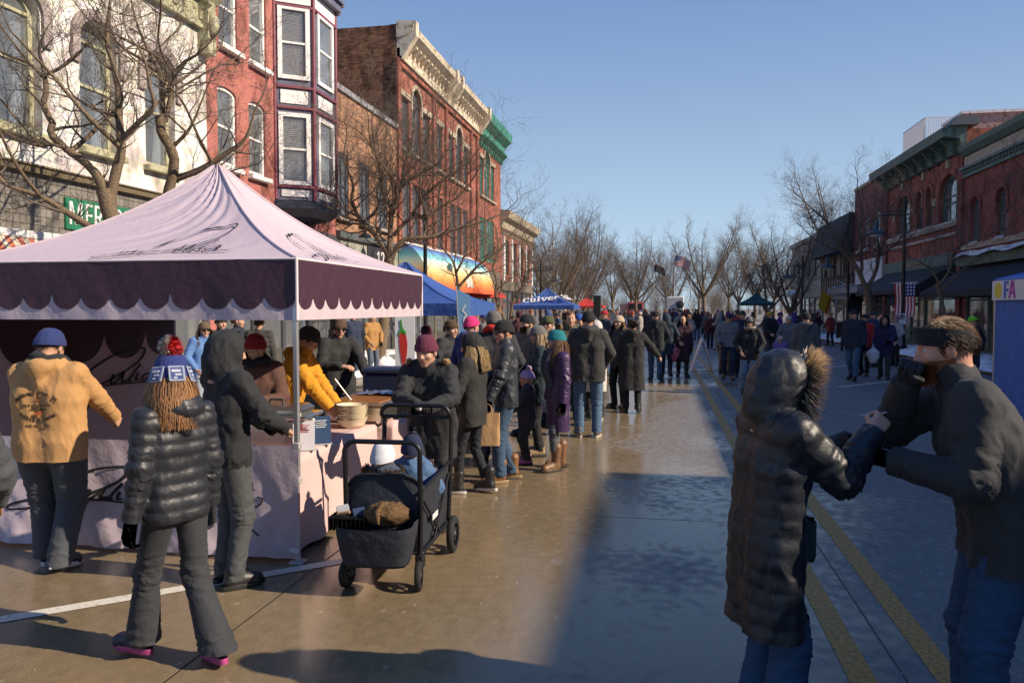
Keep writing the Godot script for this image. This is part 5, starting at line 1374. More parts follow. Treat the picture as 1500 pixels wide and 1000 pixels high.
	# half wall along the front
	var hw := put(hanging(Vector3(-h.x, 0, h.y), Vector3(h.x, 0, h.y), 0.88, 0.03, 0.045, 43, Vector3(0, 0, 1), 0.0), "half_wall", pink, t)
	var hf := FastNoiseLite.new(); hf.seed = 43; hf.frequency = 1.0; hf.fractal_octaves = 3
	var on_wall := func(x: float, y: float) -> Vector3: return Vector3(x, y, h.y + 0.006 + 0.045 * sway(hf, x + h.x, y, (0.88 - y) / 0.85))
	put(logo(func(p: Vector2) -> Vector3: return on_wall.call(-0.95 + p.x * 1.35, 0.3 + p.y * 1.25), 0.02), "lettering", ink, hw)
	var cup := MB.new()
	var P := func(pts: Array) -> PackedVector3Array:
		var r := PackedVector3Array()
		for i in range(0, pts.size(), 2): r.append(on_wall.call(0.98 + pts[i] * 0.0058, 0.34 + (740 - pts[i + 1]) * 0.0058))
		return r
	for l in [[345, 697, 347, 715, 352, 726, 362, 730, 372, 724, 376, 710, 378, 697, 345, 697], [342, 704, 379, 706], [343, 712, 378, 713], [336, 728, 350, 735, 370, 735, 388, 724, 392, 716, 384, 714], [358, 735, 352, 748, 345, 752], [362, 735, 372, 755, 385, 765]]:
		var pp: PackedVector3Array = P.call(l.map(func(q): return q - 345 if q < 500 else q))
		var rr := PackedFloat32Array(); rr.resize(pp.size()); rr.fill(0.006)
		cup.tube(pp, rr, 5)
	put(cup, "cup_print", ink, hw)
func tables() -> void:
	var cloth := M("cloth_pink", Color(0.58, 0.4, 0.38), 0.8, 0.0, "n_cloth", 0.6, 0.35)
	var steel := M("steel", Color(0.62, 0.6, 0.56), 0.22, 0.95)
	var steel2 := M("steel_dull", Color(0.5, 0.47, 0.43), 0.35, 0.9)
	for a in [[Vector3(-3.12, 0, -6.42), Vector3(0.78, 0.75, 1.72), "folding table under a pink cloth beside the tent leg"], [Vector3(-3.0, 0, -8.15), Vector3(0.8, 0.75, 1.5), "folding table under a pink cloth carrying the big steel pan"]]:
		var t := thing("table", a[2], "table", a[0], 0.0, "serving tables")
		var m := MB.new(); m.bbox(Vector3(0, 0.72, 0), Vector3(a[1].x - 0.03, 0.05, a[1].z - 0.03), 0.01); put(m, "tabletop", M("ply", Color(0.5, 0.45, 0.4), 0.6), t)
		for sx in [-1, 1]:
			for sz in [-1, 1]:
				m = MB.new(); m.rod(Vector3(sx * (a[1].x * 0.5 - 0.08), 0, sz * (a[1].z * 0.5 - 0.1)), Vector3(sx * (a[1].x * 0.5 - 0.08), 0.7, sz * (a[1].z * 0.5 - 0.1)), 0.014); put(m, "leg", steel2, t)
		# cloth: top and skirt with folds
		var g := []
		var n := 120
		for i in 15:
			var row := []
			for j in n:
				var s: float = float(j) / n * 4.0
				var k := int(s); var u := s - k
				var cn := [Vector2(-1, 1), Vector2(1, 1), Vector2(1, -1), Vector2(-1, -1)]
				var p: Vector2 = cn[k].lerp(cn[(k + 1) % 4], u)
				var q := Vector2(p.x * a[1].x * 0.5, p.y * a[1].z * 0.5)
				var drop := maxf(0.0, (i - 4) / 10.0)
				var fold := 0.028 * drop * (sin(j * 0.9) + 0.6 * sin(j * 0.37 + 1.0))
				var q2 := q * (1.0 + (fold + 0.05 * drop) / maxf(q.length(), 0.3)) if i >= 4 else q * (0.02 + 0.245 * i)
				row.append(Vector3(q2.x, 0.765 - 0.72 * drop, q2.y))
			g.append(row)
		m = MB.new(); m.sheet(g, false, true); put(m, "tablecloth", cloth, t)
	# roaster with lid
	var t := thing("roaster_oven", "steel roaster oven with its lid on, at the table end by the tent leg", "roaster", Vector3(-3.1, 0.77, -5.95), 0.12)
	var m := MB.new(); m.bbox(Vector3(0, 0.12, 0), Vector3(0.62, 0.24, 0.42), 0.03); put(m, "body", M("roast_body", Color(0.5, 0.42, 0.38), 0.25, 0.85), t)
	m = MB.new(); m.bbox(Vector3(0, 0.255, 0), Vector3(0.66, 0.03, 0.46), 0.012); m.bbox(Vector3(0, 0.3, 0), Vector3(0.54, 0.08, 0.36), 0.03); put(m, "lid", steel, t)
	m = MB.new(); m.tube(PackedVector3Array([Vector3(-0.06, 0.335, 0), Vector3(-0.05, 0.38, 0), Vector3(0.05, 0.38, 0), Vector3(0.06, 0.335, 0)]), PackedFloat32Array([0.01, 0.01, 0.01, 0.01]), 6); put(m, "handle", M("black_plastic", Color(0.02, 0.02, 0.02), 0.4), t)
	# big pan with stew
	t = thing("stew_pan", "wide steel pan of stew steaming on the rear table", "pan", Vector3(-2.95, 0.77, -7.7))
	m = MB.new(); m.bbox(Vector3(0, 0.09, 0), Vector3(0.62, 0.18, 0.95), 0.03); put(m, "pan_body", steel, t)
	m = MB.new(); m.bbox(Vector3(0, 0.19, 0), Vector3(0.66, 0.016, 1.0), 0.006); put(m, "rim", steel2, t)
	m = MB.new(); m.bbox(Vector3(0, 0.2, 0.05), Vector3(0.5, 0.012, 0.78), 0.004); put(m, "stew", M("stew", Color(0.3, 0.12, 0.03), 0.3), t)
	var ft := FastNoiseLite.new(); ft.seed = 3; ft.frequency = 6.0
	var g2 := []
	for i in 14:
		var row := []
		for j in 14: row.append(Vector3(-0.2 + 0.42 * i / 13.0, 0.215 + 0.06 * absf(ft.get_noise_2d(i * 0.13, j * 0.13)), -0.42 + 0.3 * j / 13.0))
		g2.append(row)
	m = MB.new(); m.sheet(g2, true); put(m, "foil", M("foil", Color(0.75, 0.75, 0.76), 0.25, 0.9), t)
	m = MB.new(); m.rod(Vector3(-0.1, 0.18, 0.25), Vector3(-0.26, 0.42, 0.32), 0.008); m.lathe(Vector3(-0.1, 0.19, 0.25), [Vector2(0, -0.02), Vector2(0.035, 0), Vector2(0.04, 0.02)], 10); put(m, "ladle", steel2, t)
	# bowls
	t = thing("bowl_stack", "stack of cream paper bowls at the table corner", "bowls", Vector3(-2.88, 0.77, -7.02))
	for i in 6:
		m = MB.new(); m.lathe(Vector3(0.004 * sin(i * 2.0), 0.028 * i, 0.004 * cos(i * 3.0)), [Vector2(0.0, 0.006), Vector2(0.1, 0.0), Vector2(0.12, 0.03), Vector2(0.142, 0.075), Vector2(0.15, 0.078), Vector2(0.14, 0.07), Vector2(0.11, 0.02), Vector2(0, 0.012)], 28)
		put(m, "bowl", M("paper_bowl", Color(0.68, 0.58, 0.42), 0.7), t)
	# sign holders
	for a in [[Vector3(-2.78, 0.77, -5.78), 0.35, Color(0.66, 0.64, 0.66), "clear sign holder with a pale menu card beside the roaster oven"], [Vector3(-2.76, 0.77, -6.05), 0.65, Color(0.03, 0.06, 0.13), "dark blue menu card in a stand beside the roaster oven"]]:
		t = thing("sign_holder", a[3], "sign", a[0], a[1], "menu cards on the serving table")
		m = MB.new(); m.box(Vector3(0, 0.12, 0), Vector3(0.17, 0.23, 0.006), Basis(Vector3.RIGHT, -0.14)); put(m, "card", M("card%s" % a[3].substr(0, 4), a[2], 0.3), t)
		m = MB.new(); m.box(Vector3(0, 0.004, -0.02), Vector3(0.18, 0.008, 0.09)); put(m, "foot", M("acrylic", Color(0.5, 0.5, 0.52), 0.15), t)
		m = MB.new()
		var pale: bool = a[2].r > 0.3
		for i in 4: m.box(Vector3(0 if not pale else -0.005, 0.2 - i * 0.018, 0.0025 + 0.004 - 0.002 * i), Vector3(0.1 - 0.02 * (i % 2), 0.006, 0.003), Basis(Vector3.RIGHT, -0.14))
		put(m, "print_lines", M("ink_red" if pale else "ink_white", Color(0.4, 0.05, 0.05) if pale else Color(0.6, 0.62, 0.66), 0.6), t)
	# black table behind the cafe tent
	t = thing("table", "black-clothed table with yellow packets and a menu board behind the cafe tent", "table", Vector3(-5.9, 0, -12.3), 0.0, "serving tables")
	m = MB.new(); m.bbox(Vector3(0, 0.38, 0), Vector3(1.6, 0.76, 0.7), 0.03); put(m, "tablecloth", M("cloth_black", Color(0.015, 0.015, 0.017), 0.85, 0.0, "n_cloth", 1.0, 0.6), t)
	for i in 7:
		m = MB.new(); m.bbox(Vector3(-0.6 + i * 0.17, 0.81, 0.1 * sin(i * 2.0)), Vector3(0.12, 0.1, 0.09), 0.01, Basis(Vector3.UP, i * 0.7)); put(m, "packet", M("packet_yellow", Color(0.55, 0.42, 0.05), 0.5) if i % 3 else M("cup_white", Color(0.75, 0.74, 0.72), 0.6), t)
	m = MB.new(); m.box(Vector3(0.45, 1.05, -0.1), Vector3(0.34, 0.55, 0.02), Basis(Vector3.RIGHT, -0.2)); put(m, "menu_board", M("board_white", Color(0.66, 0.66, 0.68), 0.5), t)
	# cooler
	t = thing("cooler", "dark navy cooler standing on the rear serving table", "cooler", Vector3(-3.05, 0.77, -8.6))
	m = MB.new(); m.bbox(Vector3(0, 0.2, 0), Vector3(0.55, 0.38, 0.4), 0.03); put(m, "body", M("cooler_navy", Color(0.012, 0.025, 0.075), 0.45), t)
	m = MB.new(); m.bbox(Vector3(0, 0.42, 0), Vector3(0.57, 0.06, 0.42), 0.02); put(m, "lid", M("cooler_lid", Color(0.02, 0.035, 0.09), 0.4), t)
func wheel(parent: Node3D, at: Vector3, r: float, w: float, tilt := 0.0) -> void:
	var b := Basis(Vector3.UP, tilt) * Basis(Vector3(0, 0, 1), PI / 2)
	var m := MB.new()
	m.lathe(Vector3.ZERO, [Vector2(r * 0.68, -w * 0.45), Vector2(r * 0.86, -w * 0.5), Vector2(r, -w * 0.28), Vector2(r, w * 0.28), Vector2(r * 0.86, w * 0.5), Vector2(r * 0.68, w * 0.45)], 28)
	var o := put(m, "wheel", M("tyre", Color(0.012, 0.012, 0.013), 0.8), parent, Transform3D(b, at))
	m = MB.new()
	m.lathe(Vector3.ZERO, [Vector2(0, -w * 0.4), Vector2(r * 0.2, -w * 0.4), Vector2(r * 0.2, w * 0.4), Vector2(0, w * 0.4)], 14)
	for i in 5:
		var a := TAU * i / 5
		m.box(Vector3(cos(a), 0, sin(a)) * r * 0.45, Vector3(r * 0.55, w * 0.4, r * 0.13), Basis(Vector3.UP, -a))
	m.lathe(Vector3.ZERO, [Vector2(r * 0.62, -w * 0.4), Vector2(r * 0.7, -w * 0.42), Vector2(r * 0.7, w * 0.42), Vector2(r * 0.62, w * 0.4)], 24)
	put(m, "rim", M("rim_grey", Color(0.05, 0.05, 0.052), 0.45, 0.3), o)
func wagon() -> void:
	var cloth := M("wagon_cloth", Color(0.014, 0.017, 0.026), 0.75, 0.0, "n_cloth", 1.2, 0.6)
	var bar := M("wagon_bar", Color(0.012, 0.012, 0.014), 0.4, 0.3)
	var t := thing("stroller_wagon", "black fabric stroller wagon with a basket and pushed by its rear handle", "stroller", Vector3(-1.86, 0, -5.45), 0.05)
	# frame tubes
	for s in [-1.0, 1.0]:
		var m := MB.new()
		m.tube(PackedVector3Array([Vector3(s * 0.25, 0.2, 0.42), Vector3(s * 0.26, 0.5, 0.44), Vector3(s * 0.26, 0.9, 0.46)]), PackedFloat32Array([0.018, 0.018, 0.018]), 10)
		m.tube(PackedVector3Array([Vector3(s * 0.26, 0.2, -0.4), Vector3(s * 0.27, 0.6, -0.44), Vector3(s * 0.27, 1.02, -0.48)]), PackedFloat32Array([0.018, 0.018, 0.018]), 10)
		m.tube(PackedVector3Array([Vector3(s * 0.26, 0.24, 0.42), Vector3(s * 0.265, 0.24, -0.4)]), PackedFloat32Array([0.016, 0.016]), 8)
		m.rod(Vector3(s * 0.268, 0.6, 0.4), Vector3(s * 0.268, 0.24, -0.1), 0.01); m.rod(Vector3(s * 0.268, 0.62, -0.4), Vector3(s * 0.268, 0.24, 0.1), 0.01)
		m.rod(Vector3(s * 0.26, 0.66, 0.44), Vector3(s * 0.265, 0.7, -0.42), 0.013)
		put(m, "frame_side", bar, t)
		m = MB.new(); m.bbox(Vector3(s * 0.25, 0.19, 0.42), Vector3(0.06, 0.1, 0.07), 0.012); m.rod(Vector3(s * 0.25, 0.16, 0.42), Vector3(s * 0.25, 0.1, 0.44), 0.02); put(m, "caster", bar, t)
		wheel(t, Vector3(s * 0.25, 0.1, 0.46), 0.1, 0.045, s * 0.15)
		wheel(t, Vector3(s * 0.3, 0.14, -0.4), 0.14, 0.055)
	var hoop := func(z: float, y0: float, y1: float, w: float, lean: float) -> PackedVector3Array:
		var p := PackedVector3Array()
		p.append(Vector3(-w, y0, z))
		for i in 9:
			var a := PI - PI / 2 * i / 8.0
			p.append(Vector3(-w + 0.07 + cos(a) * 0.07, y1 - 0.07 + sin(a) * 0.07, z + lean))
		for i in 9:
			var a := PI / 2 - PI / 2 * i / 8.0
			p.append(Vector3(w - 0.07 + cos(a) * 0.07, y1 - 0.07 + sin(a) * 0.07, z + lean))
		p.append(Vector3(w, y0, z))
		return p
	var fill := func(n: int, r: float) -> PackedFloat32Array:
		var a := PackedFloat32Array(); a.resize(n); a.fill(r); return a
	var m := MB.new(); m.tube(hoop.call(0.46, 0.88, 1.0, 0.26, 0.0), fill.call(20, 0.017), 10); put(m, "front_bar", bar, t)
	m = MB.new(); m.tube(hoop.call(-0.5, 1.0, 1.14, 0.27, 0.1), fill.call(20, 0.017), 10); m.tube(PackedVector3Array([Vector3(-0.27, 1.05, -0.42), Vector3(0.27, 1.05, -0.42)]), fill.call(2, 0.014), 8); put(m, "push_handle", bar, t)
	# fabric tub: four sides sagging
	var tub := MB.new()
	var f := FastNoiseLite.new(); f.seed = 8; f.frequency = 2.5
	for s in [[Vector3(-0.25, 0, 0.4), Vector3(0.25, 0, 0.4)], [Vector3(0.25, 0, 0.4), Vector3(0.255, 0, -0.4)], [Vector3(0.255, 0, -0.4), Vector3(-0.255, 0, -0.4)], [Vector3(-0.255, 0, -0.4), Vector3(-0.25, 0, 0.4)]]:
		var g := []
		for i in 11:
			var row := []
			for j in 21:
				var p: Vector3 = s[0].lerp(s[1], j / 20.0)
				var y := lerpf(0.22, 0.68, i / 10.0)
				var n: Vector3 = Vector3(p.z, 0, -p.x).normalized() * 0.0
				row.append(Vector3(p.x * (0.94 + 0.06 * i / 10.0), y, p.z * (0.94 + 0.06 * i / 10.0)) + Vector3(1, 0, 1) * 0.012 * f.get_noise_3d(p.x * 2, y * 3, p.z * 2))
			g.append(row)
		tub.sheet(g)
	tub.box(Vector3(0, 0.225, 0), Vector3(0.48, 0.015, 0.78)); put(tub, "fabric_tub", cloth, t)
	# raised back panel at the near end, rounded top, and the hanging basket
	var g := []
	for i in 13:
		var row := []
		for j in 17:
			var u := j / 8.0 - 1.0
			var top := 0.77 - 0.1 * pow(absf(u), 5.0)
			row.append(Vector3(u * 0.27, lerpf(0.42, top, i / 12.0), 0.44 - 0.03 * u * u + 0.02 * sin(i * 0.4)))
		g.append(row)
	m = MB.new(); m.sheet(g); var rim := PackedVector3Array()
	for j in 17: rim.append(g[12][j])
	m.tube(rim, fill.call(17, 0.012), 6); put(m, "back_panel", cloth, t)
	g = []
	for i in 15:
		var row := []
		for j in 40:
			var a := TAU * j / 40.0
			var k := i / 14.0
			var rr := pow(pow(absf(cos(a)), 4.0) + pow(absf(sin(a)), 4.0), -0.25)
			var sz := lerpf(0.8, 1.0, minf(k * 1.3, 1.0)) if i > 0 else 0.02
			var nn := 0.012 * f.get_noise_3d(cos(a) * 0.6, k * 0.8, sin(a) * 0.6)
			row.append(Vector3(cos(a) * rr * (0.26 * sz + nn), lerpf(0.2, 0.5, k) - (0.03 * sin(a) * k if sin(a) > 0 else 0.0), 0.58 + sin(a) * rr * (0.15 * sz + nn)))
		g.append(row)
	m = MB.new(); m.sheet(g, true, true); put(m, "basket", cloth, t)
	m = MB.new(); m.box(Vector3(0.278, 0.42, 0.1), Vector3(0.004, 0.04, 0.16)); put(m, "brand_patch", M("patch_white", Color(0.6, 0.6, 0.62), 0.6), t)
	m = MB.new(); m.bbox(Vector3(0, 0.52, -0.26), Vector3(0.46, 0.34, 0.06), 0.02); m.bbox(Vector3(0, 0.42, -0.15), Vector3(0.46, 0.06, 0.24), 0.02); m.bbox(Vector3(0, 0.42, 0.16), Vector3(0.46, 0.06, 0.22), 0.02); put(m, "seat", M("seat_grey", Color(0.12, 0.12, 0.13), 0.85), t)
	# things in the basket
	var bl := thing("folded_blanket", "rolled camouflage jacket stuffed in the wagon basket", "jacket", Vector3(-1.77, 0.47, -4.89), 0.2)
	g = []
	for i in 14:
		var row := []
		for j in 22:
			var a := TAU * j / 22.0; var k := i / 13.0
			var r := 0.085 * pow(sin(PI * clampf(k, 0.03, 0.97)), 0.4) * (1.0 + 0.35 * f.get_noise_3d(cos(a) * 0.7, k * 2.0, sin(a) * 0.7))
			row.append(Vector3(-0.15 + 0.3 * k, 0.07 + sin(a) * r * 0.95, cos(a) * r * 1.2))
		g.append(row)
	m = MB.new(); m.sheet(g, false, true); put(m, "roll", MT("camo", Color(0.75, 0.7, 0.62), "t_camo", 0.9, 4.0, "n_cloth", 0.8, false), bl)
	m = MB.new(); m.tube(PackedVector3Array([Vector3(-0.02, 0.15, 0.06), Vector3(-0.05, 0.11, 0.1), Vector3(-0.04, 0.03, 0.1)]), PackedFloat32Array([0.02, 0.022, 0.01]), 6); put(m, "sleeve_fold", MT("camo", Color(0.75, 0.7, 0.62), "t_camo", 0.9, 4.0), bl)
	var cr := thing("snack_crate", "black mesh crate of odds and ends in the wagon basket", "crate", Vector3(-2.02, 0.44, -4.88), 0.05)
	m = MB.new()
	for i in 9: m.span(Vector3(-0.12 + i * 0.03, 0.0, -0.09), Vector3(-0.114 + i * 0.03, 0.09, 0.09)); m.span(Vector3(-0.12, 0.08, -0.09 + i * 0.0225), Vector3(0.126, 0.086, -0.086 + i * 0.0225))
	put(m, "grid", bar, cr)
	m = MB.new(); m.rod(Vector3(-0.07, 0.1, 0.05), Vector3(0.02, 0.12, 0.07), 0.012); put(m, "wooden_peg", M("peg", Color(0.45, 0.25, 0.1), 0.7), cr)
	for s in [[Vector3(-0.06, 0.12, -0.02), Color(0.45, 0.47, 0.5)], [Vector3(0.06, 0.11, 0.0), Color(0.05, 0.08, 0.16)]]:
		m = MB.new(); m.box(s[0], Vector3(0.08, 0.03, 0.06), Basis(Vector3(0.3, 1, 0.2).normalized(), 0.5)); put(m, "packet", M("packet%.2f" % s[1].r, s[1], 0.5), cr)
func flag_cloth(w: float, h: float, cols: int, rows: int, droop: float, colour: Callable) -> MB:
	var m := MB.new()
	var P := func(u: float, v: float) -> Vector3: return Vector3(u * w * (1.0 - 0.25 * droop), -v * h - droop * w * 0.7 * u * u, 0.08 * sin(u * 7.0 + v) * w * 0.5)
	for i in cols:
		for j in rows:
			m.col = colour.call(i, j)
			m.quad(P.call(float(i) / cols, (j + 1.0) / rows), P.call((i + 1.0) / cols, (j + 1.0) / rows), P.call((i + 1.0) / cols, float(j) / rows), P.call(float(i) / cols, float(j) / rows))
	return m
func street_lamp(label: String, at: Vector3, turn: float, h: float, arms := 1) -> void:
	var t := thing("street_lamp", label, "street lamp", at, turn, "black street lamps")
	var bm := M("lamp_black", Color(0.012, 0.014, 0.017), 0.45, 0.3)
	var m := MB.new()
	m.lathe(Vector3.ZERO, [Vector2(0.22, 0), Vector2(0.2, 0.15), Vector2(0.13, 0.3), Vector2(0.1, 0.9), Vector2(0.075, 1.0), Vector2(0.06, h), Vector2(0.0, h + 0.06)], 14); put(m, "post", bm, t)
	for k in arms:
		var s := 1.0 if k == 0 else -1.0
		m = MB.new(); m.tube(PackedVector3Array([Vector3(0, h - 0.75, 0), Vector3(s * 0.6, h - 0.72, 0), Vector3(s * 1.0, h - 0.75, 0), Vector3(s * 1.05, h - 0.95, 0)]), PackedFloat32Array([0.03, 0.03, 0.03, 0.03]), 8)
		m.rod(Vector3(0, h - 0.55, 0), Vector3(s * 0.8, h - 0.62, 0), 0.016)
		var arm := put(m, "arm", bm, t)
		m = MB.new(); m.lathe(Vector3(s * 1.05, h - 1.5, 0), [Vector2(0.4, 0.0), Vector2(0.42, 0.05), Vector2(0.25, 0.16), Vector2(0.1, 0.22), Vector2(0.09, 0.48), Vector2(0.03, 0.58), Vector2(0, 0.58)], 20); put(m, "lamp_shade", M("shade_grey", Color(0.06, 0.065, 0.07), 0.4, 0.3), arm)
		m = MB.new(); m.lathe(Vector3(s * 1.05, h - 1.53, 0), [Vector2(0, -0.1), Vector2(0.2, -0.06), Vector2(0.26, 0.03)], 16); put(m, "globe", M("globe", Color(0.55, 0.55, 0.52), 0.3), arm)
func props() -> void:
	var blue := M("tent_blue", Color(0.03, 0.085, 0.3), 0.7, 0.0, "n_cloth", 0.5, 0.5)
	var whitep := M("white_paint", Color(0.78, 0.77, 0.75), 0.5)
	popup("plain blue canopy tent beside the feather banner", Vector3(-5.0, 0, -15.0), 1.5, 1.98, 0.85, 0.22, blue)
	var ct := popup("blue canopy tent with white script lettering", Vector3(-5.65, 0, -39.5), 1.5, 2.02, 0.9, 0.2, blue)
	put(text_mesh("Culver's", 0.4, 0.02, "Droid Serif", true), "lettering", whitep, ct, Transform3D(Basis(Vector3(0, 0, 1), 0.1) * Basis(Vector3.RIGHT, -0.98), Vector3(0.0, 2.36, 0.9)))
	put(text_mesh("Culver's", 0.42, 0.02, "Droid Serif", true), "lettering", whitep, ct, Transform3D(Basis(Vector3.UP, PI / 2) * Basis(Vector3.RIGHT, -1.05), Vector3(0.98, 2.42, 0.0)))
	var rt := popup("blue canopy tent with a closed side wall and a coloured banner", Vector3(5.83, 0, -9.9), 1.5, 2.27, 0.85, 0.24, M("tent_blue2", Color(0.05, 0.13, 0.42), 0.7, 0.0, "n_cloth", 0.5, 0.7), [0, 3])
	var bm := MB.new(); bm.span(Vector3(-1.535, 2.0, -1.47), Vector3(-1.53, 2.25, 1.4)); var bn := put(bm, "banner", M("banner_white", Color(0.62, 0.6, 0.58), 0.7), rt)
	bm = MB.new(); bm.lathe(Vector3(0, 0, 0), [Vector2(0, 0.006), Vector2(0.1, 0.004), Vector2(0.105, 0)], 24); var face := put(bm, "printed_disc", M("sun_yellow", Color(0.62, 0.5, 0.04), 0.6), bn, Transform3D(Basis(Vector3(0, 0, 1), PI / 2), Vector3(-1.536, 2.125, -1.28)))
	for a in [["F", Color(0.05, 0.12, 0.5), -1.04], ["A", Color(0.4, 0.04, 0.3), -0.86]]:
		put(text_mesh(a[0], 0.22, 0.008, "Droid Sans", true), "lettering", M("letter" + a[0], a[1], 0.6), bn, Transform3D(Basis(Vector3.UP, -PI / 2), Vector3(-1.538, 2.125, a[2])))
	# feather banner
	var t := thing("feather_banner", "light blue feather banner with white script on a slanted pole", "banner", Vector3(-3.1, 0, -12.2), 0.1)
	var m := MB.new(); m.rod(Vector3(0, 0, 0), Vector3(-0.12, 2.25, 0), 0.012); put(m, "pole", M("alu_leg", Color(0.5, 0.5, 0.5), 0.4), t)
	m = MB.new(); m.prism(PackedVector2Array([Vector2(-0.03, 0.85), Vector2(0.17, 0.9), Vector2(0.1, 2.1), Vector2(-0.1, 2.2)]), Transform3D(), 0.006); put(m, "banner", M("banner_blue", Color(0.2, 0.4, 0.62), 0.7), t)
	put(strokes([[Vector2(0.04, 1.95), Vector2(-0.02, 1.85), Vector2(0.05, 1.8), Vector2(0.0, 1.7), Vector2(0.06, 1.62), Vector2(0.03, 1.5), Vector2(0.08, 1.44)], [Vector2(0.02, 1.3), Vector2(0.1, 1.28)], [Vector2(0.03, 1.2), Vector2(0.11, 1.17)]], 0.035, Transform3D(), 0.011), "script_print", whitep, t)
	# chili board
	t = thing("sign_board", "white board painted with a red chili pepper", "sign", Vector3(-3.75, 0, -11.2), 0.12)
	m = MB.new(); m.box(Vector3(0, 1.2, 0), Vector3(0.3, 1.3, 0.02)); put(m, "board", whitep, t)
	m = MB.new(); m.rod(Vector3(-0.12, 0, -0.02), Vector3(-0.12, 1.0, -0.02), 0.015); m.rod(Vector3(0.12, 0, -0.02), Vector3(0.12, 1.0, -0.02), 0.015); put(m, "stand", M("alu_leg", Color(0.5, 0.5, 0.5), 0.4), t)
	m = MB.new(); m.prism(PackedVector2Array([Vector2(-0.09, 1.52), Vector2(-0.03, 1.56), Vector2(0.02, 1.5), Vector2(0.04, 1.36), Vector2(0.03, 1.2), Vector2(0.0, 1.08), Vector2(-0.03, 1.02), Vector2(-0.05, 1.1), Vector2(-0.08, 1.3)]), Transform3D(Basis(), Vector3(0, 0, 0.011)), 0.004); put(m, "chili_print", M("chili", Color(0.55, 0.03, 0.02), 0.6), t)
	m = MB.new(); m.prism(PackedVector2Array([Vector2(-0.11, 1.48), Vector2(-0.06, 1.6), Vector2(-0.07, 1.72), Vector2(-0.05, 1.73), Vector2(-0.03, 1.6), Vector2(0.03, 1.52), Vector2(0.0, 1.5), Vector2(-0.04, 1.54)]), Transform3D(Basis(), Vector3(0, 0, 0.0152)), 0.003); put(m, "chili_stalk", M("stalk", Color(0.05, 0.3, 0.03), 0.6), t)
	# A-board seen edge on
	t = thing("sandwich_board", "white folding sandwich board standing on the yellow lines", "sign", Vector3(1.23, 0, -24.3), 0.05)
	for s in [-1.0, 1.0]:
		m = MB.new(); m.box(Vector3(s * 0.16, 0.49, 0), Vector3(0.035, 1.03, 0.6), Basis(Vector3(0, 0, 1), s * 0.32)); put(m, "panel", M("board_white", Color(0.66, 0.66, 0.68), 0.5), t)
	# speaker on stand
	t = thing("loudspeaker", "black loudspeaker raised on a tripod above the crowd", "speaker", Vector3(-2.85, 0, -36.0))
	m = MB.new(); m.bbox(Vector3(0, 2.0, 0), Vector3(0.34, 0.95, 0.34), 0.03); put(m, "cabinet", M("cabinet", Color(0.012, 0.016, 0.016), 0.6), t)
	m = MB.new(); m.rod(Vector3(0, 0.6, 0), Vector3(0, 1.6, 0), 0.02)
	for i in 3: m.rod(Vector3(0, 0.75, 0), Vector3(cos(i * TAU / 3) * 0.5, 0, sin(i * TAU / 3) * 0.5), 0.014)
	put(m, "tripod", M("lamp_black", Color(0.012, 0.014, 0.017), 0.45, 0.3), t)
	street_lamp("black street lamp with a no-parking sign on its post", Vector3(9.75, 0.13, -34.6), PI - 0.25, 6.3)
	street_lamp("black street lamp beside the litter bin", Vector3(9.75, 0.13, -44.3), PI, 5.4)
	street_lamp("black street lamp far along the shaded pavement", Vector3(9.75, 0.13, -58.0), PI, 5.4)
	street_lamp("black street lamp in front of the printed sunset awning", Vector3(-7.9, 0.13, -25.8), 0.0, 5.2, 0)
	street_lamp("black street lamp on the kerb past the corner building", Vector3(-7.9, 0.13, -52.0), PI, 5.0, 2)
	t = thing("parking_sign", "white no-parking sign on the street lamp post", "sign", Vector3(9.7, 1.45, -34.5), 0.0)
	m = MB.new(); m.bbox(Vector3(0, 0, 0), Vector3(0.3, 0.45, 0.006), 0.002); put(m, "plate", M("board_white", Color(0.66, 0.66, 0.68), 0.5), t)
	m = MB.new(); m.tube(PackedVector3Array(range(25).map(func(i): return Vector3(cos(i * TAU / 24) * 0.1, 0.08 + sin(i * TAU / 24) * 0.1, 0.006))), PackedFloat32Array(range(25).map(func(_i): return 0.012)), 5, false, true); m.rod(Vector3(-0.07, 0.15, 0.006), Vector3(0.07, 0.01, 0.006), 0.01)
	put(text_mesh("P", 0.16, 0.004, "Droid Sans", true), "lettering", M("ink", Color(0.012, 0.01, 0.014), 0.7), t, Transform3D(Basis(), Vector3(0, 0.08, 0.006)))
	put(m, "ring_print", M("ring_dark", Color(0.1, 0.02, 0.02), 0.6), t)
	t = thing("litter_bin", "black slatted litter bin on the pavement by the lamp post", "bin", Vector3(9.66, 0.13, -45.0))
	for i in 18:
		var a := TAU * i / 18
		m = MB.new(); m.box(Vector3(cos(a) * 0.3, 0.48, sin(a) * 0.3), Vector3(0.02, 0.9, 0.07), Basis(Vector3.UP, -a)); put(m, "slat", M("lamp_black", Color(0.012, 0.014, 0.017), 0.45, 0.3), t)
	m = MB.new(); m.lathe(Vector3.ZERO, [Vector2(0.0, 0.03), Vector2(0.28, 0.04), Vector2(0.27, 0.9), Vector2(0.33, 0.93), Vector2(0.33, 0.99), Vector2(0.2, 1.05), Vector2(0.19, 0.9)], 18); put(m, "liner", M("liner", Color(0.02, 0.02, 0.022), 0.6), t)
	# flags
	var stars := func(i: int, j: int) -> Color:
		if i < 8 and j < 7: return Color(0.6, 0.62, 0.68) if (i + j) % 2 == 0 and i % 2 == 0 else Color(0.02, 0.035, 0.15)
		return Color(0.42, 0.025, 0.03) if j % 2 == 0 else Color(0.66, 0.62, 0.6)
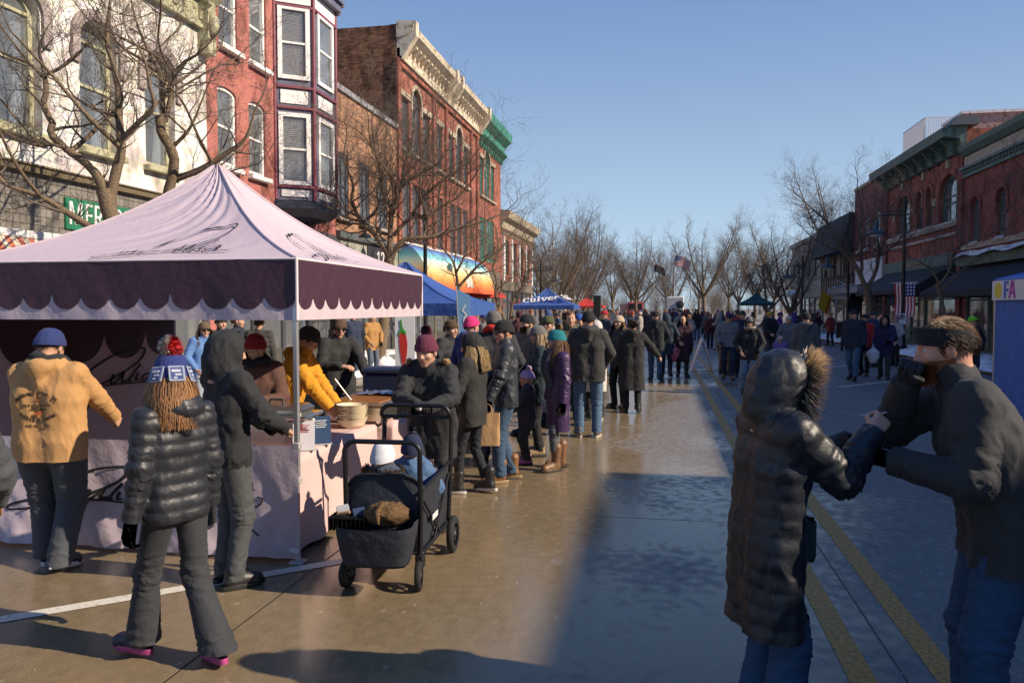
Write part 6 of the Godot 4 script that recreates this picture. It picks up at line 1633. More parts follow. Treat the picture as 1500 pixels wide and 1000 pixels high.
	for a in [[Vector3(1.6, 0, -98.0), 8.6, "tall white flagpole flying a stars and stripes flag", 0], [Vector3(-0.9, 0, -100.0), 7.6, "white flagpole flying a dark flag beside the monument", 1], [Vector3(3.6, 0, -99.0), 7.6, "bare white flagpole beside the white monument", 2]]:
		t = thing("flagpole", a[2], "flagpole", a[0])
		m = MB.new(); m.rod(Vector3.ZERO, Vector3(0, a[1], 0), 0.07, 0.04); m.lathe(Vector3(0, a[1], 0), [Vector2(0, -0.1), Vector2(0.1, 0), Vector2(0, 0.1)], 10); put(m, "pole", M("pole_white", Color(0.55, 0.55, 0.55), 0.4), t)
		if a[3] == 2: continue
		var fl := flag_cloth(2.1 if a[3] == 0 else 1.5, 1.25 if a[3] == 0 else 0.9, 20, 13, 0.55, stars if a[3] == 0 else func(_i: int, j: int) -> Color: return Color(0.03, 0.03, 0.045) if j > 2 else Color(0.08, 0.03, 0.035))
		put(fl, "flag", VC("vc_flag", 0.8), t, Transform3D(Basis(), Vector3(0.06, a[1] - 0.3, 0)))
	t = thing("hanging_flag", "stars and stripes flag hanging under the dark awning", "flag", Vector3(11.0, 3.0, -37.3), -0.6)
	m = flag_cloth(1.5, 0.85, 20, 13, 0.0, stars); put(m, "flag", VC("vc_flag", 0.8), t, Transform3D(Basis(Vector3(0, 0, 1), -PI / 2), Vector3.ZERO))
	m = MB.new(); m.rod(Vector3(-1.0, 0.02, 0), Vector3(0.1, 0.02, 0), 0.02); put(m, "staff", M("pole_white", Color(0.55, 0.55, 0.55), 0.4), t)
	for a in [[Vector3(12.6, 3.3, -67.0), Color(0.6, 0.42, 0.03), Color(0.45, 0.12, 0.02), "yellow and red pennant flag hung out from the half-timbered building"], [Vector3(12.4, 3.1, -56.0), Color(0.02, 0.025, 0.035), Color(0.02, 0.025, 0.035), "dark flag hung out beside the snow-covered canopy"]]:
		t = thing("shop_flag", a[3], "flag", a[0], 0.2)
		m = MB.new(); m.rod(Vector3(1.0, -0.4, 0), Vector3(-0.9, 0.7, 0), 0.02); put(m, "staff", M("pole_white", Color(0.55, 0.55, 0.55), 0.4), t)
		var c0: Color = a[1]; var c1: Color = a[2]
		put(flag_cloth(1.5, 1.0, 8, 8, 0.5, func(_i: int, j: int) -> Color: return c0 if j < 6 else c1), "flag", VC("vc_flag", 0.8), t, Transform3D(Basis(Vector3.UP, PI) * Basis(Vector3(0, 0, 1), -0.9), Vector3(0.3, 0.0, 0.03)))
	# monument
	t = thing("monument", "white stone monument slab with a round bronze medallion", "monument", Vector3(1.9, 0, -92.0))
	m = MB.new(); m.bbox(Vector3(-0.3, 1.6, 0), Vector3(2.0, 3.2, 0.9), 0.12); put(m, "slab", MT("mon_white", Color(0.6, 0.6, 0.6), "t_mottle", 0.7, 0.4), t)
	m = MB.new(); m.bbox(Vector3(0.25, 0.8, 0.7), Vector3(0.95, 1.6, 0.5), 0.06); put(m, "plinth", M("bronze", Color(0.03, 0.032, 0.035), 0.5), t)
	m = MB.new(); m.lathe(Vector3(0.25, 2.3, 0.45), [Vector2(0, 0.12), Vector2(0.42, 0.1), Vector2(0.45, 0)], 24, Basis(Vector3.RIGHT, PI / 2)); put(m, "medallion", M("bronze", Color(0.03, 0.032, 0.035), 0.5), t)
	# red truck and red tent roof far off
	t = thing("fire_truck", "red truck parked at the far end of the street", "truck", Vector3(-4.4, 0, -118.0), 0.2)
	m = MB.new(); m.bbox(Vector3(0, 1.5, 0), Vector3(2.4, 2.1, 5.5), 0.15); put(m, "body", M("truck_red", Color(0.34, 0.03, 0.02), 0.4), t)
	m = MB.new(); m.bbox(Vector3(0, 1.75, 3.4), Vector3(2.3, 1.9, 1.5), 0.2); put(m, "cab", M("truck_red", Color(0.34, 0.03, 0.02), 0.4), t)
	m = MB.new(); m.bbox(Vector3(0, 2.1, 4.12), Vector3(1.9, 0.8, 0.1), 0.04); put(m, "windscreen", M("dark_glass", Color(0.02, 0.025, 0.03), 0.1), t)
	for s in [-1, 1]:
		for z in [-1.8, 3.2]: wheel(t, Vector3(s * 1.05, 0.5, z), 0.5, 0.3)
	popup("red canopy tent at the far end of the street", Vector3(-7.8, 0, -84.0), 1.9, 2.1, 0.9, 0.2, M("tent_red", Color(0.5, 0.03, 0.025), 0.7))
	popup("dark green canopy tent far along the shaded pavement", Vector3(8.0, 0, -70.0), 1.4, 2.3, 0.9, 0.2, M("tent_green", Color(0.02, 0.07, 0.06), 0.7))

# ---------------------------------------------------------------- smooth bodies: a distance field meshed as surface nets
class Field:
	var o: Vector3
	var cs: float
	var nx: int
	var ny: int
	var nz: int
	var d := PackedFloat32Array()
	var id := PackedByteArray()
	func _init(lo: Vector3, hi: Vector3, cell: float) -> void:
		o = lo; cs = cell
		nx = int((hi.x - lo.x) / cell) + 2; ny = int((hi.y - lo.y) / cell) + 2; nz = int((hi.z - lo.z) / cell) + 2
		d.resize(nx * ny * nz); d.fill(1.0)
		id.resize(nx * ny * nz)
	func cap(a: Vector3, b: Vector3, ra: float, rb: float, k: float, tg: int, flat := 1.0) -> void:
		var m := maxf(ra, rb) + k + cs * 2.0
		var i0 := maxi(0, int((minf(a.x, b.x) - m - o.x) / cs)); var i1 := mini(nx, int((maxf(a.x, b.x) + m - o.x) / cs) + 2)
		var j0 := maxi(0, int((minf(a.y, b.y) - m - o.y) / cs)); var j1 := mini(ny, int((maxf(a.y, b.y) + m - o.y) / cs) + 2)
		var k0 := maxi(0, int((minf(a.z, b.z) - m - o.z) / cs)); var k1 := mini(nz, int((maxf(a.z, b.z) + m - o.z) / cs) + 2)
		var fz := 1.0 / flat
		var bx := b.x - a.x; var by := b.y - a.y; var bz := (b.z - a.z) * fz
		var inv := 1.0 / maxf(bx * bx + by * by + bz * bz, 1e-9)
		var dr := rb - ra
		var q := 0.25 / k
		for kz in range(k0, k1):
			var pz := (o.z + kz * cs - a.z) * fz
			for ky in range(j0, j1):
				var py := o.y + ky * cs - a.y
				var yz := py * by + pz * bz
				var idx := (kz * ny + ky) * nx + i0
				var px := o.x + i0 * cs - a.x
				for kx in range(i0, i1):
					var t := clampf((px * bx + yz) * inv, 0.0, 1.0)
					var ex := px - bx * t; var ey := py - by * t; var ez := pz - bz * t
					var ds := sqrt(ex * ex + ey * ey + ez * ez) - ra - dr * t
					var e := d[idx]
					if ds < e + k:
						var h := k - absf(e - ds)
						if ds < e:
							id[idx] = tg
							e = ds
						d[idx] = e - (h * h * q if h > 0.0 else 0.0)
					px += cs
					idx += 1
	func ell(c: Vector3, r: Vector3, k: float, tg: int, inv := Basis(), carve := false) -> void:
		var m := maxf(r.x, maxf(r.y, r.z)) + k + cs * 2.0
		for kz in range(maxi(0, int((c.z - m - o.z) / cs)), mini(nz, int((c.z + m - o.z) / cs) + 2)):
			for ky in range(maxi(0, int((c.y - m - o.y) / cs)), mini(ny, int((c.y + m - o.y) / cs) + 2)):
				var i0 := maxi(0, int((c.x - m - o.x) / cs))
				var idx := (kz * ny + ky) * nx + i0
				for kx in range(i0, mini(nx, int((c.x + m - o.x) / cs) + 2)):
					var p := inv * (o + Vector3(kx, ky, kz) * cs - c)
					var k0 := (p / r).length()
					var k1 := (p / (r * r)).length()
					var ds := k0 * (k0 - 1.0) / maxf(k1, 1e-6)
					var e := d[idx]
					if carve:
						if -ds > e:
							d[idx] = -ds
							if e < cs: id[idx] = tg
					elif ds < e + k:
						var h := k - absf(e - ds)
						if ds < e:
							id[idx] = tg
							e = ds
						d[idx] = e - (h * h * 0.25 / k if h > 0.0 else 0.0)
					idx += 1
	# returns [verts, normals, indices, ids]; shape(p, n, id) -> offset along the normal
	func net(shape = null) -> Array:
		var vi := PackedInt32Array(); vi.resize(d.size()); vi.fill(-1)
		var V := PackedVector3Array(); var N := PackedVector3Array(); var I := PackedInt32Array(); var G := PackedByteArray()
		var sz := nx * ny
		var lim := cs * 1.9
		var off := [0, 1, nx, nx + 1, sz, sz + 1, sz + nx, sz + nx + 1]
		var E := [[0, 1], [2, 3], [4, 5], [6, 7], [0, 2], [1, 3], [4, 6], [5, 7], [0, 4], [1, 5], [2, 6], [3, 7]]
		var val := PackedFloat32Array(); val.resize(8)
		for kz in nz - 1:
			for ky in ny - 1:
				var i := (kz * ny + ky) * nx - 1
				for kx in nx - 1:
					i += 1
					var v0 := d[i]
					if v0 > lim or v0 < -lim: continue
					var neg := 0
					for c in 8:
						var x := d[i + off[c]]
						val[c] = x
						if x < 0.0: neg += 1
					if neg == 0 or neg == 8: continue
					var s := Vector3.ZERO
					var n := 0
					for e in E:
						var a := val[e[0]]; var b := val[e[1]]
						if (a < 0.0) != (b < 0.0):
							var t := a / (a - b)
							var p0: int = e[0]; var p1: int = e[1]
							s += Vector3(lerpf(p0 & 1, p1 & 1, t), lerpf((p0 >> 1) & 1, (p1 >> 1) & 1, t), lerpf(p0 >> 2, p1 >> 2, t))
							n += 1
					vi[i] = V.size()
					V.append(o + (Vector3(kx, ky, kz) + s / n) * cs)
					N.append(Vector3(val[1] + val[3] + val[5] + val[7] - val[0] - val[2] - val[4] - val[6], val[2] + val[3] + val[6] + val[7] - val[0] - val[1] - val[4] - val[5], val[4] + val[5] + val[6] + val[7] - val[0] - val[1] - val[2] - val[3]).normalized())
					var best := 0
					for c in 8:
						if val[c] < val[best]: best = c
					G.append(id[i + off[best]])
		for kz in nz - 1:
			for ky in ny - 1:
				var i := (kz * ny + ky) * nx - 1
				for kx in nx - 1:
					i += 1
					var a := vi[i]
					if a < 0: continue
					var s := d[i] < 0.0
					if ky > 0 and kz > 0 and s != (d[i + 1] < 0.0):
						_q(I, a, vi[i - nx], vi[i - nx - sz], vi[i - sz], s)
					if kx > 0 and kz > 0 and s != (d[i + nx] < 0.0):
						_q(I, a, vi[i - sz], vi[i - 1 - sz], vi[i - 1], s)
					if kx > 0 and ky > 0 and s != (d[i + sz] < 0.0):
						_q(I, a, vi[i - 1], vi[i - 1 - nx], vi[i - nx], s)
		if shape != null:
			for k in V.size():
				V[k] += N[k] * shape.call(V[k], N[k], G[k])
			var M2 := PackedVector3Array(); M2.resize(V.size())
			for k in range(0, I.size(), 3):
				var a := I[k]; var b := I[k + 1]; var c := I[k + 2]
				var nn := (V[c] - V[a]).cross(V[b] - V[a])
				M2[a] += nn; M2[b] += nn; M2[c] += nn
			for k in V.size():
				N[k] = M2[k].normalized() if M2[k].length_squared() > 1e-18 else N[k]
		return [V, N, I, G]
	func _q(I: PackedInt32Array, a: int, b: int, c: int, e: int, s: bool) -> void:
		if b < 0 or c < 0 or e < 0: return
		if s: I.append_array([a, c, b, a, e, c])
		else: I.append_array([a, b, c, a, c, e])
func to_mb(r: Array, col := Color.WHITE) -> MB:
	var m := MB.new()
	m.v = r[0]; m.n = r[1]; m.ix = r[2]
	m.c.resize(m.v.size()); m.c.fill(col); m.uv.resize(m.v.size())
	return m

# ---------------------------------------------------------------- heads, hands, feet (made once, reused)
var kit := {}
func head_kit(cell: float) -> Array:
	var key := "head%.3f" % cell
	if kit.has(key): return kit[key]
	var f := Field.new(Vector3(-0.11, -0.23, -0.14), Vector3(0.11, 0.16, 0.15), cell)
	f.ell(Vector3(0, 0.025, -0.012), Vector3(0.077, 0.1, 0.098), 0.01, 1)
	f.ell(Vector3(0, -0.04, 0.022), Vector3(0.06, 0.075, 0.07), 0.03, 1)
	f.ell(Vector3(0, -0.1, 0.06), Vector3(0.024, 0.02, 0.02), 0.03, 1)
	f.cap(Vector3(-0.03, 0.032, 0.078), Vector3(0.03, 0.032, 0.078), 0.013, 0.013, 0.02, 1)
	for s in [-1.0, 1.0]:
		f.ell(Vector3(s * 0.04, -0.022, 0.058), Vector3(0.026, 0.024, 0.024), 0.02, 1)
		f.ell(Vector3(s * 0.03, 0.01, 0.1), Vector3(0.018, 0.012, 0.022), 0.01, 1, Basis(), true)
		f.ell(Vector3(s * 0.031, 0.01, 0.073), Vector3(0.0145, 0.012, 0.0135), 0.004, 2)
		f.ell(Vector3(s * 0.08, -0.005, -0.008), Vector3(0.012, 0.033, 0.02), 0.008, 1)
	f.cap(Vector3(0, 0.018, 0.09), Vector3(0, -0.024, 0.108), 0.008, 0.013, 0.012, 1)
	f.cap(Vector3(-0.011, -0.03, 0.096), Vector3(0.011, -0.03, 0.096), 0.008, 0.008, 0.008, 1)
	f.ell(Vector3(0, -0.06, 0.086), Vector3(0.024, 0.009, 0.011), 0.008, 3)
	f.cap(Vector3(0, -0.07, -0.03), Vector3(0, -0.24, -0.045), 0.055, 0.062, 0.03, 1)
	kit[key] = f.net()
	return kit[key]
func hand_kit(pose: String, cell: float) -> Array:
	# wrist at the origin, fingers along +y, palm towards +z, thumb on +x
	var key := "hand%s%.3f" % [pose, cell]
	if kit.has(key): return kit[key]
	var f := Field.new(Vector3(-0.075, -0.04, -0.04), Vector3(0.1, 0.21, 0.11), cell)
	for i in 4:
		var x := 0.03 - 0.02 * i
		f.cap(Vector3(x * 0.7, 0.01, 0), Vector3(x, 0.09, 0), 0.016, 0.0125, 0.012, 1)
		var L: float = [0.07, 0.078, 0.072, 0.056][i]
		var curl: Array = {"relaxed": [0.35, 0.55, 0.5], "grip": [1.25, 1.35, 0.9], "pinch": [0.9, 0.8, 0.4]}[pose]
		var p := Vector3(x, 0.09, 0)
		var a := 0.0
		for j in 3:
			a += curl[j] * (1.0 + 0.08 * i)
			var q: Vector3 = p + Vector3(0.0, cos(a), sin(a)) * L * [0.45, 0.32, 0.26][j]
			f.cap(p, q, 0.0098 - 0.001 * j, 0.0092 - 0.001 * j, 0.004, 1)
			p = q
	f.cap(Vector3(0, -0.03, 0), Vector3(0, 0.02, 0), 0.024, 0.022, 0.015, 1)
	var th: Array = {"relaxed": [Vector3(0.05, 0.06, 0.02), Vector3(0.06, 0.1, 0.035)], "grip": [Vector3(0.045, 0.06, 0.035), Vector3(0.02, 0.085, 0.06)], "pinch": [Vector3(0.045, 0.065, 0.035), Vector3(0.035, 0.1, 0.055)]}[pose]
	f.cap(Vector3(0.018, 0.02, 0.006), th[0], 0.015, 0.0115, 0.012, 1)
	f.cap(th[0], th[1], 0.0115, 0.009, 0.004, 1)
	kit[key] = f.net()
	return kit[key]
func shoe_kit(style: String, cell: float) -> Array:
	# ankle over the origin, toe towards +z, sole at y = 0; returns [upper, sole]
	var key := "shoe%s%.3f" % [style, cell]
	if kit.has(key): return kit[key]
	var f := Field.new(Vector3(-0.09, 0.02, -0.13), Vector3(0.09, 0.4, 0.24), cell)
	var fat := 1.12 if style != "sneaker" else 1.0
	f.cap(Vector3(0, 0.055, -0.05), Vector3(0, 0.05, 0.12), 0.042 * fat, 0.044 * fat, 0.03, 1)
	f.cap(Vector3(-0.012, 0.045, 0.13), Vector3(0.012, 0.045, 0.15), 0.036 * fat, 0.034 * fat, 0.03, 1)
	f.cap(Vector3(0, 0.09, -0.03), Vector3(0, 0.07, 0.07), 0.042 * fat, 0.035 * fat, 0.03, 1)
	if style == "sneaker": f.cap(Vector3(0, 0.1, -0.035), Vector3(0, 0.12, -0.04), 0.042, 0.045, 0.02, 1)
	elif style == "boot": f.cap(Vector3(0, 0.1, -0.035), Vector3(0, 0.22, -0.045), 0.05, 0.062, 0.02, 1)
	else: f.cap(Vector3(0, 0.1, -0.035), Vector3(0, 0.3, -0.04), 0.052, 0.07, 0.02, 1)
	var fn := FastNoiseLite.new(); fn.seed = 4; fn.frequency = 18.0
	var up := to_mb(f.net(func(p: Vector3, _n: Vector3, _g: int) -> float: return 0.004 * fn.get_noise_3dv(p)))
	var so := MB.new()
	var rows := []
	for y in [0.0, 0.006, 0.026, 0.034]:
		var row := []
		for j in 28:
			var a := TAU * j / 28
			var z := 0.042 + 0.152 * sin(a) * fat
			var w := (0.05 if z > 0.06 else 0.042) * fat * (1.0 if y > 0.0 and y < 0.03 else 0.92)
			row.append(Vector3(signf(cos(a)) * pow(absf(cos(a)), 0.7) * w, y + (0.012 if z > 0.16 else 0.0) * (1.0 - y * 20.0), z))
		rows.append(row)
	so.sheet(rows, true, true)
	var cap := []
	for j in 28: cap.append(rows[0][j])
	for j in range(1, 27): so.tri(cap[0], cap[j + 1], cap[j])
	kit[key] = [up, so]
	return kit[key]

# ---------------------------------------------------------------- clothes materials
func cloth(c: Color, kind_ := "cloth") -> StandardMaterial3D:
	var key := "%s %.3f %.3f %.3f" % [kind_, c.r, c.g, c.b]
	if mats.has(key): return mats[key]
	var m: StandardMaterial3D
	match kind_:
		"shell": m = M(key, c, 0.47, 0.0, "n_cloth", 2.6, 0.4)
		"knit": m = M(key, c, 0.95, 0.0, "n_knit", 9.0, 0.9)
		"denim":
			m = M(key, c, 0.9, 0.0, "n_cloth", 4.0, 0.4)
			m.albedo_texture = tex["t_cloth"]
		"leather": m = M(key, c, 0.45, 0.0, "n_cloth", 4.0, 0.4)
		_: m = M(key, c, 0.85, 0.0, "n_cloth", 3.5, 0.4)
	m.uv1_triplanar = true
	if kind_ == "cloth" or kind_ == "knit":
		m.rim_enabled = true
		m.rim = 0.25
	return m
func ik(a: Vector3, t: Vector3, l1: float, l2: float, hint: Vector3) -> Array:
	var d := t - a
	var L := clampf(d.length(), 0.05, (l1 + l2) * 0.995)
	d = d.normalized()
	var x := (l1 * l1 - l2 * l2 + L * L) / (2.0 * L)
	var h := sqrt(maxf(0.0, l1 * l1 - x * x))
	var n := (hint - d * hint.dot(d)).normalized()
	return [a + d * x + n * h, a + d * L]
const ARMS := {
	"hang": [Vector3(0.27, 0.8, 0.04), Vector3(0.5, 0, -1)], "pocket": [Vector3(0.19, 0.97, 0.15), Vector3(1, 0, -0.6)], "front": [Vector3(0.06, 1.17, 0.3), Vector3(0.8, -0.8, -0.3)],
	"low": [Vector3(0.12, 1.02, 0.3), Vector3(0.8, -0.4, -0.6)], "swing": [Vector3(0.26, 0.86, 0.24), Vector3(0.4, 0, -1)], "back": [Vector3(0.27, 0.84, -0.17), Vector3(0.4, 0, -1)], "out": [Vector3(0.22, 1.05, 0.42), Vector3(0.8, -0.5, -0.4)],
	"face": [Vector3(0.04, 1.42, 0.24), Vector3(0.9, -0.8, 0.0)], "reach": [Vector3(0.12, 1.0, 0.55), Vector3(0.6, -0.3, -0.5)], "hold": [Vector3(0.16, 1.08, 0.34), Vector3(0.8, -0.5, -0.4)], "cross": [Vector3(-0.1, 1.13, 0.22), Vector3(1, -0.5, 0.1)],
}
const SKIN := Color(0.5, 0.28, 0.19)
var folds := FastNoiseLite.new()
func tuft(m: MB, a: Vector3, d: Vector3, L: float, w: float, droop: Vector3) -> void:
	var s := d.cross(Vector3(0.3, 0.9, 0.2)).normalized() * w
	var mid := a + d * L * 0.55 + droop * 0.3; var tip := a + d * L + droop
	var nn := d
	var i := m.v.size()
	m.vert(a - s, nn); m.vert(a + s, nn); m.vert(mid - s * 0.7, nn); m.vert(mid + s * 0.7, nn); m.vert(tip, nn)
	m.ix.append_array([i, i + 2, i + 1, i + 1, i + 2, i + 3, i + 2, i + 4, i + 3])
func lock(m: MB, pts: PackedVector3Array, w: PackedFloat32Array, c: Vector3) -> void:
	# a flat lock of hair, its width across the way it hangs
	var i0 := m.v.size()
	var k := pts.size()
	for i in k:
		var t := (pts[mini(i + 1, k - 1)] - pts[maxi(i - 1, 0)]).normalized()
		var out := Vector3(pts[i].x - c.x, 0.02, pts[i].z - c.z).normalized()
		var s := t.cross(out).normalized()
		m.vert(pts[i] - s * w[i], (out - s * 0.5).normalized()); m.vert(pts[i] + s * w[i], (out + s * 0.5).normalized())
		if i: m.ix.append_array([i0 + i * 2 - 2, i0 + i * 2, i0 + i * 2 - 1, i0 + i * 2 - 1, i0 + i * 2, i0 + i * 2 + 1])
func person(p: Dictionary) -> Dictionary:
	var s: float = p.h / 1.75
	var tier: int = p.get("tier", 1)
	var cell: float = [0.0125, 0.02, 0.034][tier] * (1.0 if tier else 1.0)
	var o := thing("person", p.label, "person", p.at, deg_to_rad(p.get("face", 0.0)), p.get("group", ""))
	var rng := RandomNumberGenerator.new(); rng.seed = hash(p.label)
	var lean: float = p.get("lean", 0.0)
	var fat: float = p.get("fat", 1.0)
	var up := Vector3(0, cos(lean), sin(lean)); var fw := Vector3(0, -sin(lean), cos(lean))
	var hip := Vector3(0, 0.93 * s, -0.25 * sin(lean) * s)
	var neck := hip + up * 0.56 * s
	var chest := hip + up * 0.36 * s
	var hl: float = lean * 0.75
	var hd := neck + Vector3(0, cos(hl) * 0.13, sin(hl) * 0.13 + 0.025) * s
	var hb := Basis(Vector3.UP, deg_to_rad(p.get("look", 0.0))) * Basis(Vector3.RIGHT, deg_to_rad(p.get("nod", 0.0)) + hl * 0.3) * Basis(Vector3(0, 0, 1), deg_to_rad(p.get("tilt", 0.0)))
	var hs := pow(s, 0.55)
	# legs
	var step: float = p.get("step", 0.0) * s
	var legs := []
	for sd in [1.0, -1.0]:
		var hj: Vector3 = hip + Vector3(sd * 0.095 * s * fat, -0.03, 0)
		var fz: float = step * sd * 0.5
		var lift: float = 0.0
		if absf(step) > 0.15 and fz < 0.0: lift = 0.07 * s * absf(step) / 0.5
		var an := Vector3(sd * (p.get("stance", 0.1) * s) + p.get("shift", 0.0), 0.09 * s + lift, fz - 0.01)
		var k := ik(hj, an, 0.412 * s, 0.41 * s, Vector3(sd * 0.08, 0, 1))
		legs.append([hj, k[0], k[1], sd, lift, fz])
	# arms
	var arms := []
	var names: Array = p.get("arms", ["hang", "hang"])
	for i in 2:
		var sd := 1.0 if i == 0 else -1.0
		var sh: Vector3 = hip + up * 0.5 * s + Vector3(sd * 0.175 * s * (0.6 + 0.4 * fat), 0, 0)
		var tg: Vector3; var hint: Vector3
		if names[i] is String:
			var pr: Array = ARMS[names[i]]
			tg = Vector3(pr[0].x * sd * (0.5 + 0.5 * fat), pr[0].y, pr[0].z + (0.04 * (fat - 1.0))) * s
			var rel := tg - Vector3(0, 0.93 * s, 0)
			tg = hip + Vector3(rel.x, 0, 0) + up * rel.y + fw * rel.z
			hint = Vector3(pr[1].x * sd, pr[1].y, pr[1].z)
		else:
			tg = names[i][0]; hint = names[i][1]
		var k := ik(sh, tg, 0.285 * s, 0.265 * s, hint)
		arms.append([sh, k[0], k[1], sd])
	# ---- body: head, neck, hands and the figure under the clothes, one mesh
	var body := MB.new()
	var skin: Color = p.get("skin", SKIN)
	var hk := head_kit([0.006, 0.009, 0.016][tier])
	var hm := to_mb(hk, skin)
	var hairc: Color = p.get("hair", Color(0.06, 0.035, 0.02))
	for i in hm.v.size():
		var q: Vector3 = hm.v[i]
		if hk[3][i] == 2: hm.c[i] = Color(0.02, 0.015, 0.012) if Vector2(absf(q.x) - 0.031, q.y - 0.008).length() < 0.0065 else Color(0.45, 0.42, 0.4)
		elif hk[3][i] == 3: hm.c[i] = Color(skin.r * 0.75, skin.g * 0.5, skin.b * 0.5)
		elif q.z > 0.07 and absf(q.y - 0.036) < 0.006 and absf(q.x) > 0.014 and absf(q.x) < 0.05: hm.c[i] = hairc.lerp(skin, 0.3)
		elif p.has("beard") and q.y < -0.035 and q.z > -0.02 and q.y > -0.14 and not (absf(q.x) < 0.02 and q.y > -0.05): hm.c[i] = p.beard
	var hx := Transform3D(hb.scaled(Vector3.ONE * hs), hd)
	body.add(hm, hx)
	body.col = skin
	body.tube(PackedVector3Array([hip - up * 0.06 * s, chest, neck, neck + (hd - neck) * 0.4]), PackedFloat32Array([0.08 * s, 0.09 * s, 0.055 * s, 0.05 * s]), 8)
	for a in arms: body.tube(PackedVector3Array([chest + up * 0.08 * s, a[0], a[1], a[2]]), PackedFloat32Array([0.05 * s, 0.035 * s, 0.03 * s, 0.022 * s]), 6)
	body.col = Color(0.03, 0.03, 0.035)
	for l in legs: body.tube(PackedVector3Array([hip, l[0], l[1], l[2] + Vector3(0, -0.04 * s, 0)]), PackedFloat32Array([0.07 * s, 0.05 * s, 0.04 * s, 0.03 * s]), 6)
	# ---- hands or gloves
	var hand_names: Array = p.get("hands", ["relaxed", "relaxed"])
	var gms := []
	var hand_at := []
	for i in 2:
		var a: Array = arms[i]
		var dir: Vector3 = (a[2] - a[1]).normalized()
		var hdir: Vector3 = p.hdir[i].normalized() if p.has("hdir") and p.hdir[i] else dir
		var inward := Vector3(-a[3], 0, 0.2) if absf(hdir.y) > 0.6 else Vector3(-a[3] * 0.5, -0.6, 0.2)
		if p.has("palm") and p.palm[i]: inward = p.palm[i]
		var z := (inward - hdir * inward.dot(hdir)).normalized()
		var x := hdir.cross(z)
		# the thumb lies on +x of the kit: mirrored for the other hand
		var flip: float = 1.0 if a[3] < 0.0 else -1.0
		var bs := Basis(x * flip, hdir, z).scaled(Vector3.ONE * hs)
		bs = Basis(x * flip * hs, hdir * hs, z * hs)
		var puff: float = 1.14 if p.has("glove") else 1.0
		var hkit := to_mb(hand_kit(hand_names[i], [0.0055, 0.009, 0.016][tier]), skin)
		var xf := Transform3D(bs * puff, a[2] + hdir * 0.015)
		hand_at.append(xf * Vector3(0.0, 0.09, 0.04))
		if p.has("glove"):
			var gm := MB.new(); gm.add(hkit, xf); gms.append(gm)
		else: body.add(hkit, xf)
	put(body, "body", VC("skin_vc", 0.55, "n_fine", 6.0, 0.15), o)
	if p.has("glove"):
		for gm in gms: put(gm, "glove", cloth(p.glove, "cloth"), o)
	# ---- jacket
	folds.seed = 9; folds.frequency = 1.0; folds.fractal_octaves = 3
	var seed_off := Vector3(rng.randf() * 50, rng.randf() * 50, rng.randf() * 50)
	var hem: float = p.get("hem", 0.8) * s
	var flare: float = p.get("flare", 1.0)
	var axis := {1: up, 2: (arms[0][1] - arms[0][0]).normalized(), 3: (arms[0][2] - arms[0][1]).normalized(), 4: (arms[1][1] - arms[1][0]).normalized(), 5: (arms[1][2] - arms[1][1]).normalized(), 6: Vector3.UP}
	var lo := Vector3(-0.3, 0, -0.28) * s; var hi := Vector3(0.3, 0, 0.25) * s
	for q in [arms[0][0], arms[0][1], arms[0][2], arms[1][0], arms[1][1], arms[1][2], hd, neck, chest]:
		lo = lo.min(q - Vector3.ONE * 0.16 * s); hi = hi.max(q + Vector3.ONE * 0.16 * s)
	lo.y = hem; hi.y = maxf(neck.y + (0.36 if p.get("hood", "") == "up" else 0.1) * s, hi.y if arms[0][2].y > neck.y or arms[1][2].y > neck.y else 0.0)
	hi.z = maxf(hi.z, hip.z + 0.25)
	var f := Field.new(lo, hi, cell)
	var g := s * fat
	for sx in [-1.0, 1.0]:
		var w := Vector3(sx * 0.072 * g, 0, 0)
		f.cap(Vector3(0, hem - 0.03, hip.z) + w * flare, hip + w, 0.128 * g * flare, 0.122 * g, 0.05, 1, 0.86)
		f.cap(hip + w, chest + w * 1.05, 0.122 * g, 0.122 * g, 0.05, 1, 0.86)
		f.cap(chest + w * 1.05, hip + up * 0.47 * s + Vector3(sx * 0.1 * g, 0, -0.01), 0.12 * g, 0.075 * g, 0.05, 1, 0.9)
	f.cap(neck - up * 0.05 * s, neck + up * 0.035 * s + Vector3(0, 0, 0.012), 0.085 * s, 0.072 * s, 0.04, 1)
	var slv: float = p.get("sleeve", 1.0) * (0.7 + 0.3 * fat)
	for i in 2:
		var a: Array = arms[i]
		f.cap(hip + up * 0.47 * s + Vector3(a[3] * 0.08 * g, 0, 0), a[0], 0.08 * g, 0.075 * s * slv, 0.05, 1)
		f.cap(a[0], a[1], 0.076 * s * slv, 0.064 * s * slv, 0.025, 2 + i * 2)
		f.cap(a[1], a[2] - (a[2] - a[1]).normalized() * 0.02, 0.064 * s * slv, 0.05 * s * slv, 0.02, 3 + i * 2)
	var hood: String = p.get("hood", "")
	if hood == "up":
		f.ell(hd + hb * Vector3(0, 0.0, -0.02) * hs, Vector3(0.118, 0.152, 0.138) * hs, 0.05, 6, hb.inverse())
		f.cap(hd + hb * Vector3(0, -0.1, -0.06), neck, 0.1 * s, 0.1 * s, 0.06, 6)
		f.ell(hd + hb * Vector3(0, -0.01, 0.12) * hs, Vector3(0.083, 0.118, 0.13) * hs, 0.0, 6, hb.inverse(), true)
	elif hood == "down":
		var nb := neck + Vector3(0, 0, 0)
		var pr := Vector3.ZERO
		for i in 7:
			var a := PI * i / 6.0
			var q := nb + Vector3(cos(a) * 0.1, 0.025 - 0.03 * sin(a), -0.02 - 0.09 * sin(a)) * s
			if i > 0: f.cap(pr, q, 0.042 * s, 0.042 * s, 0.03, 6)
			pr = q
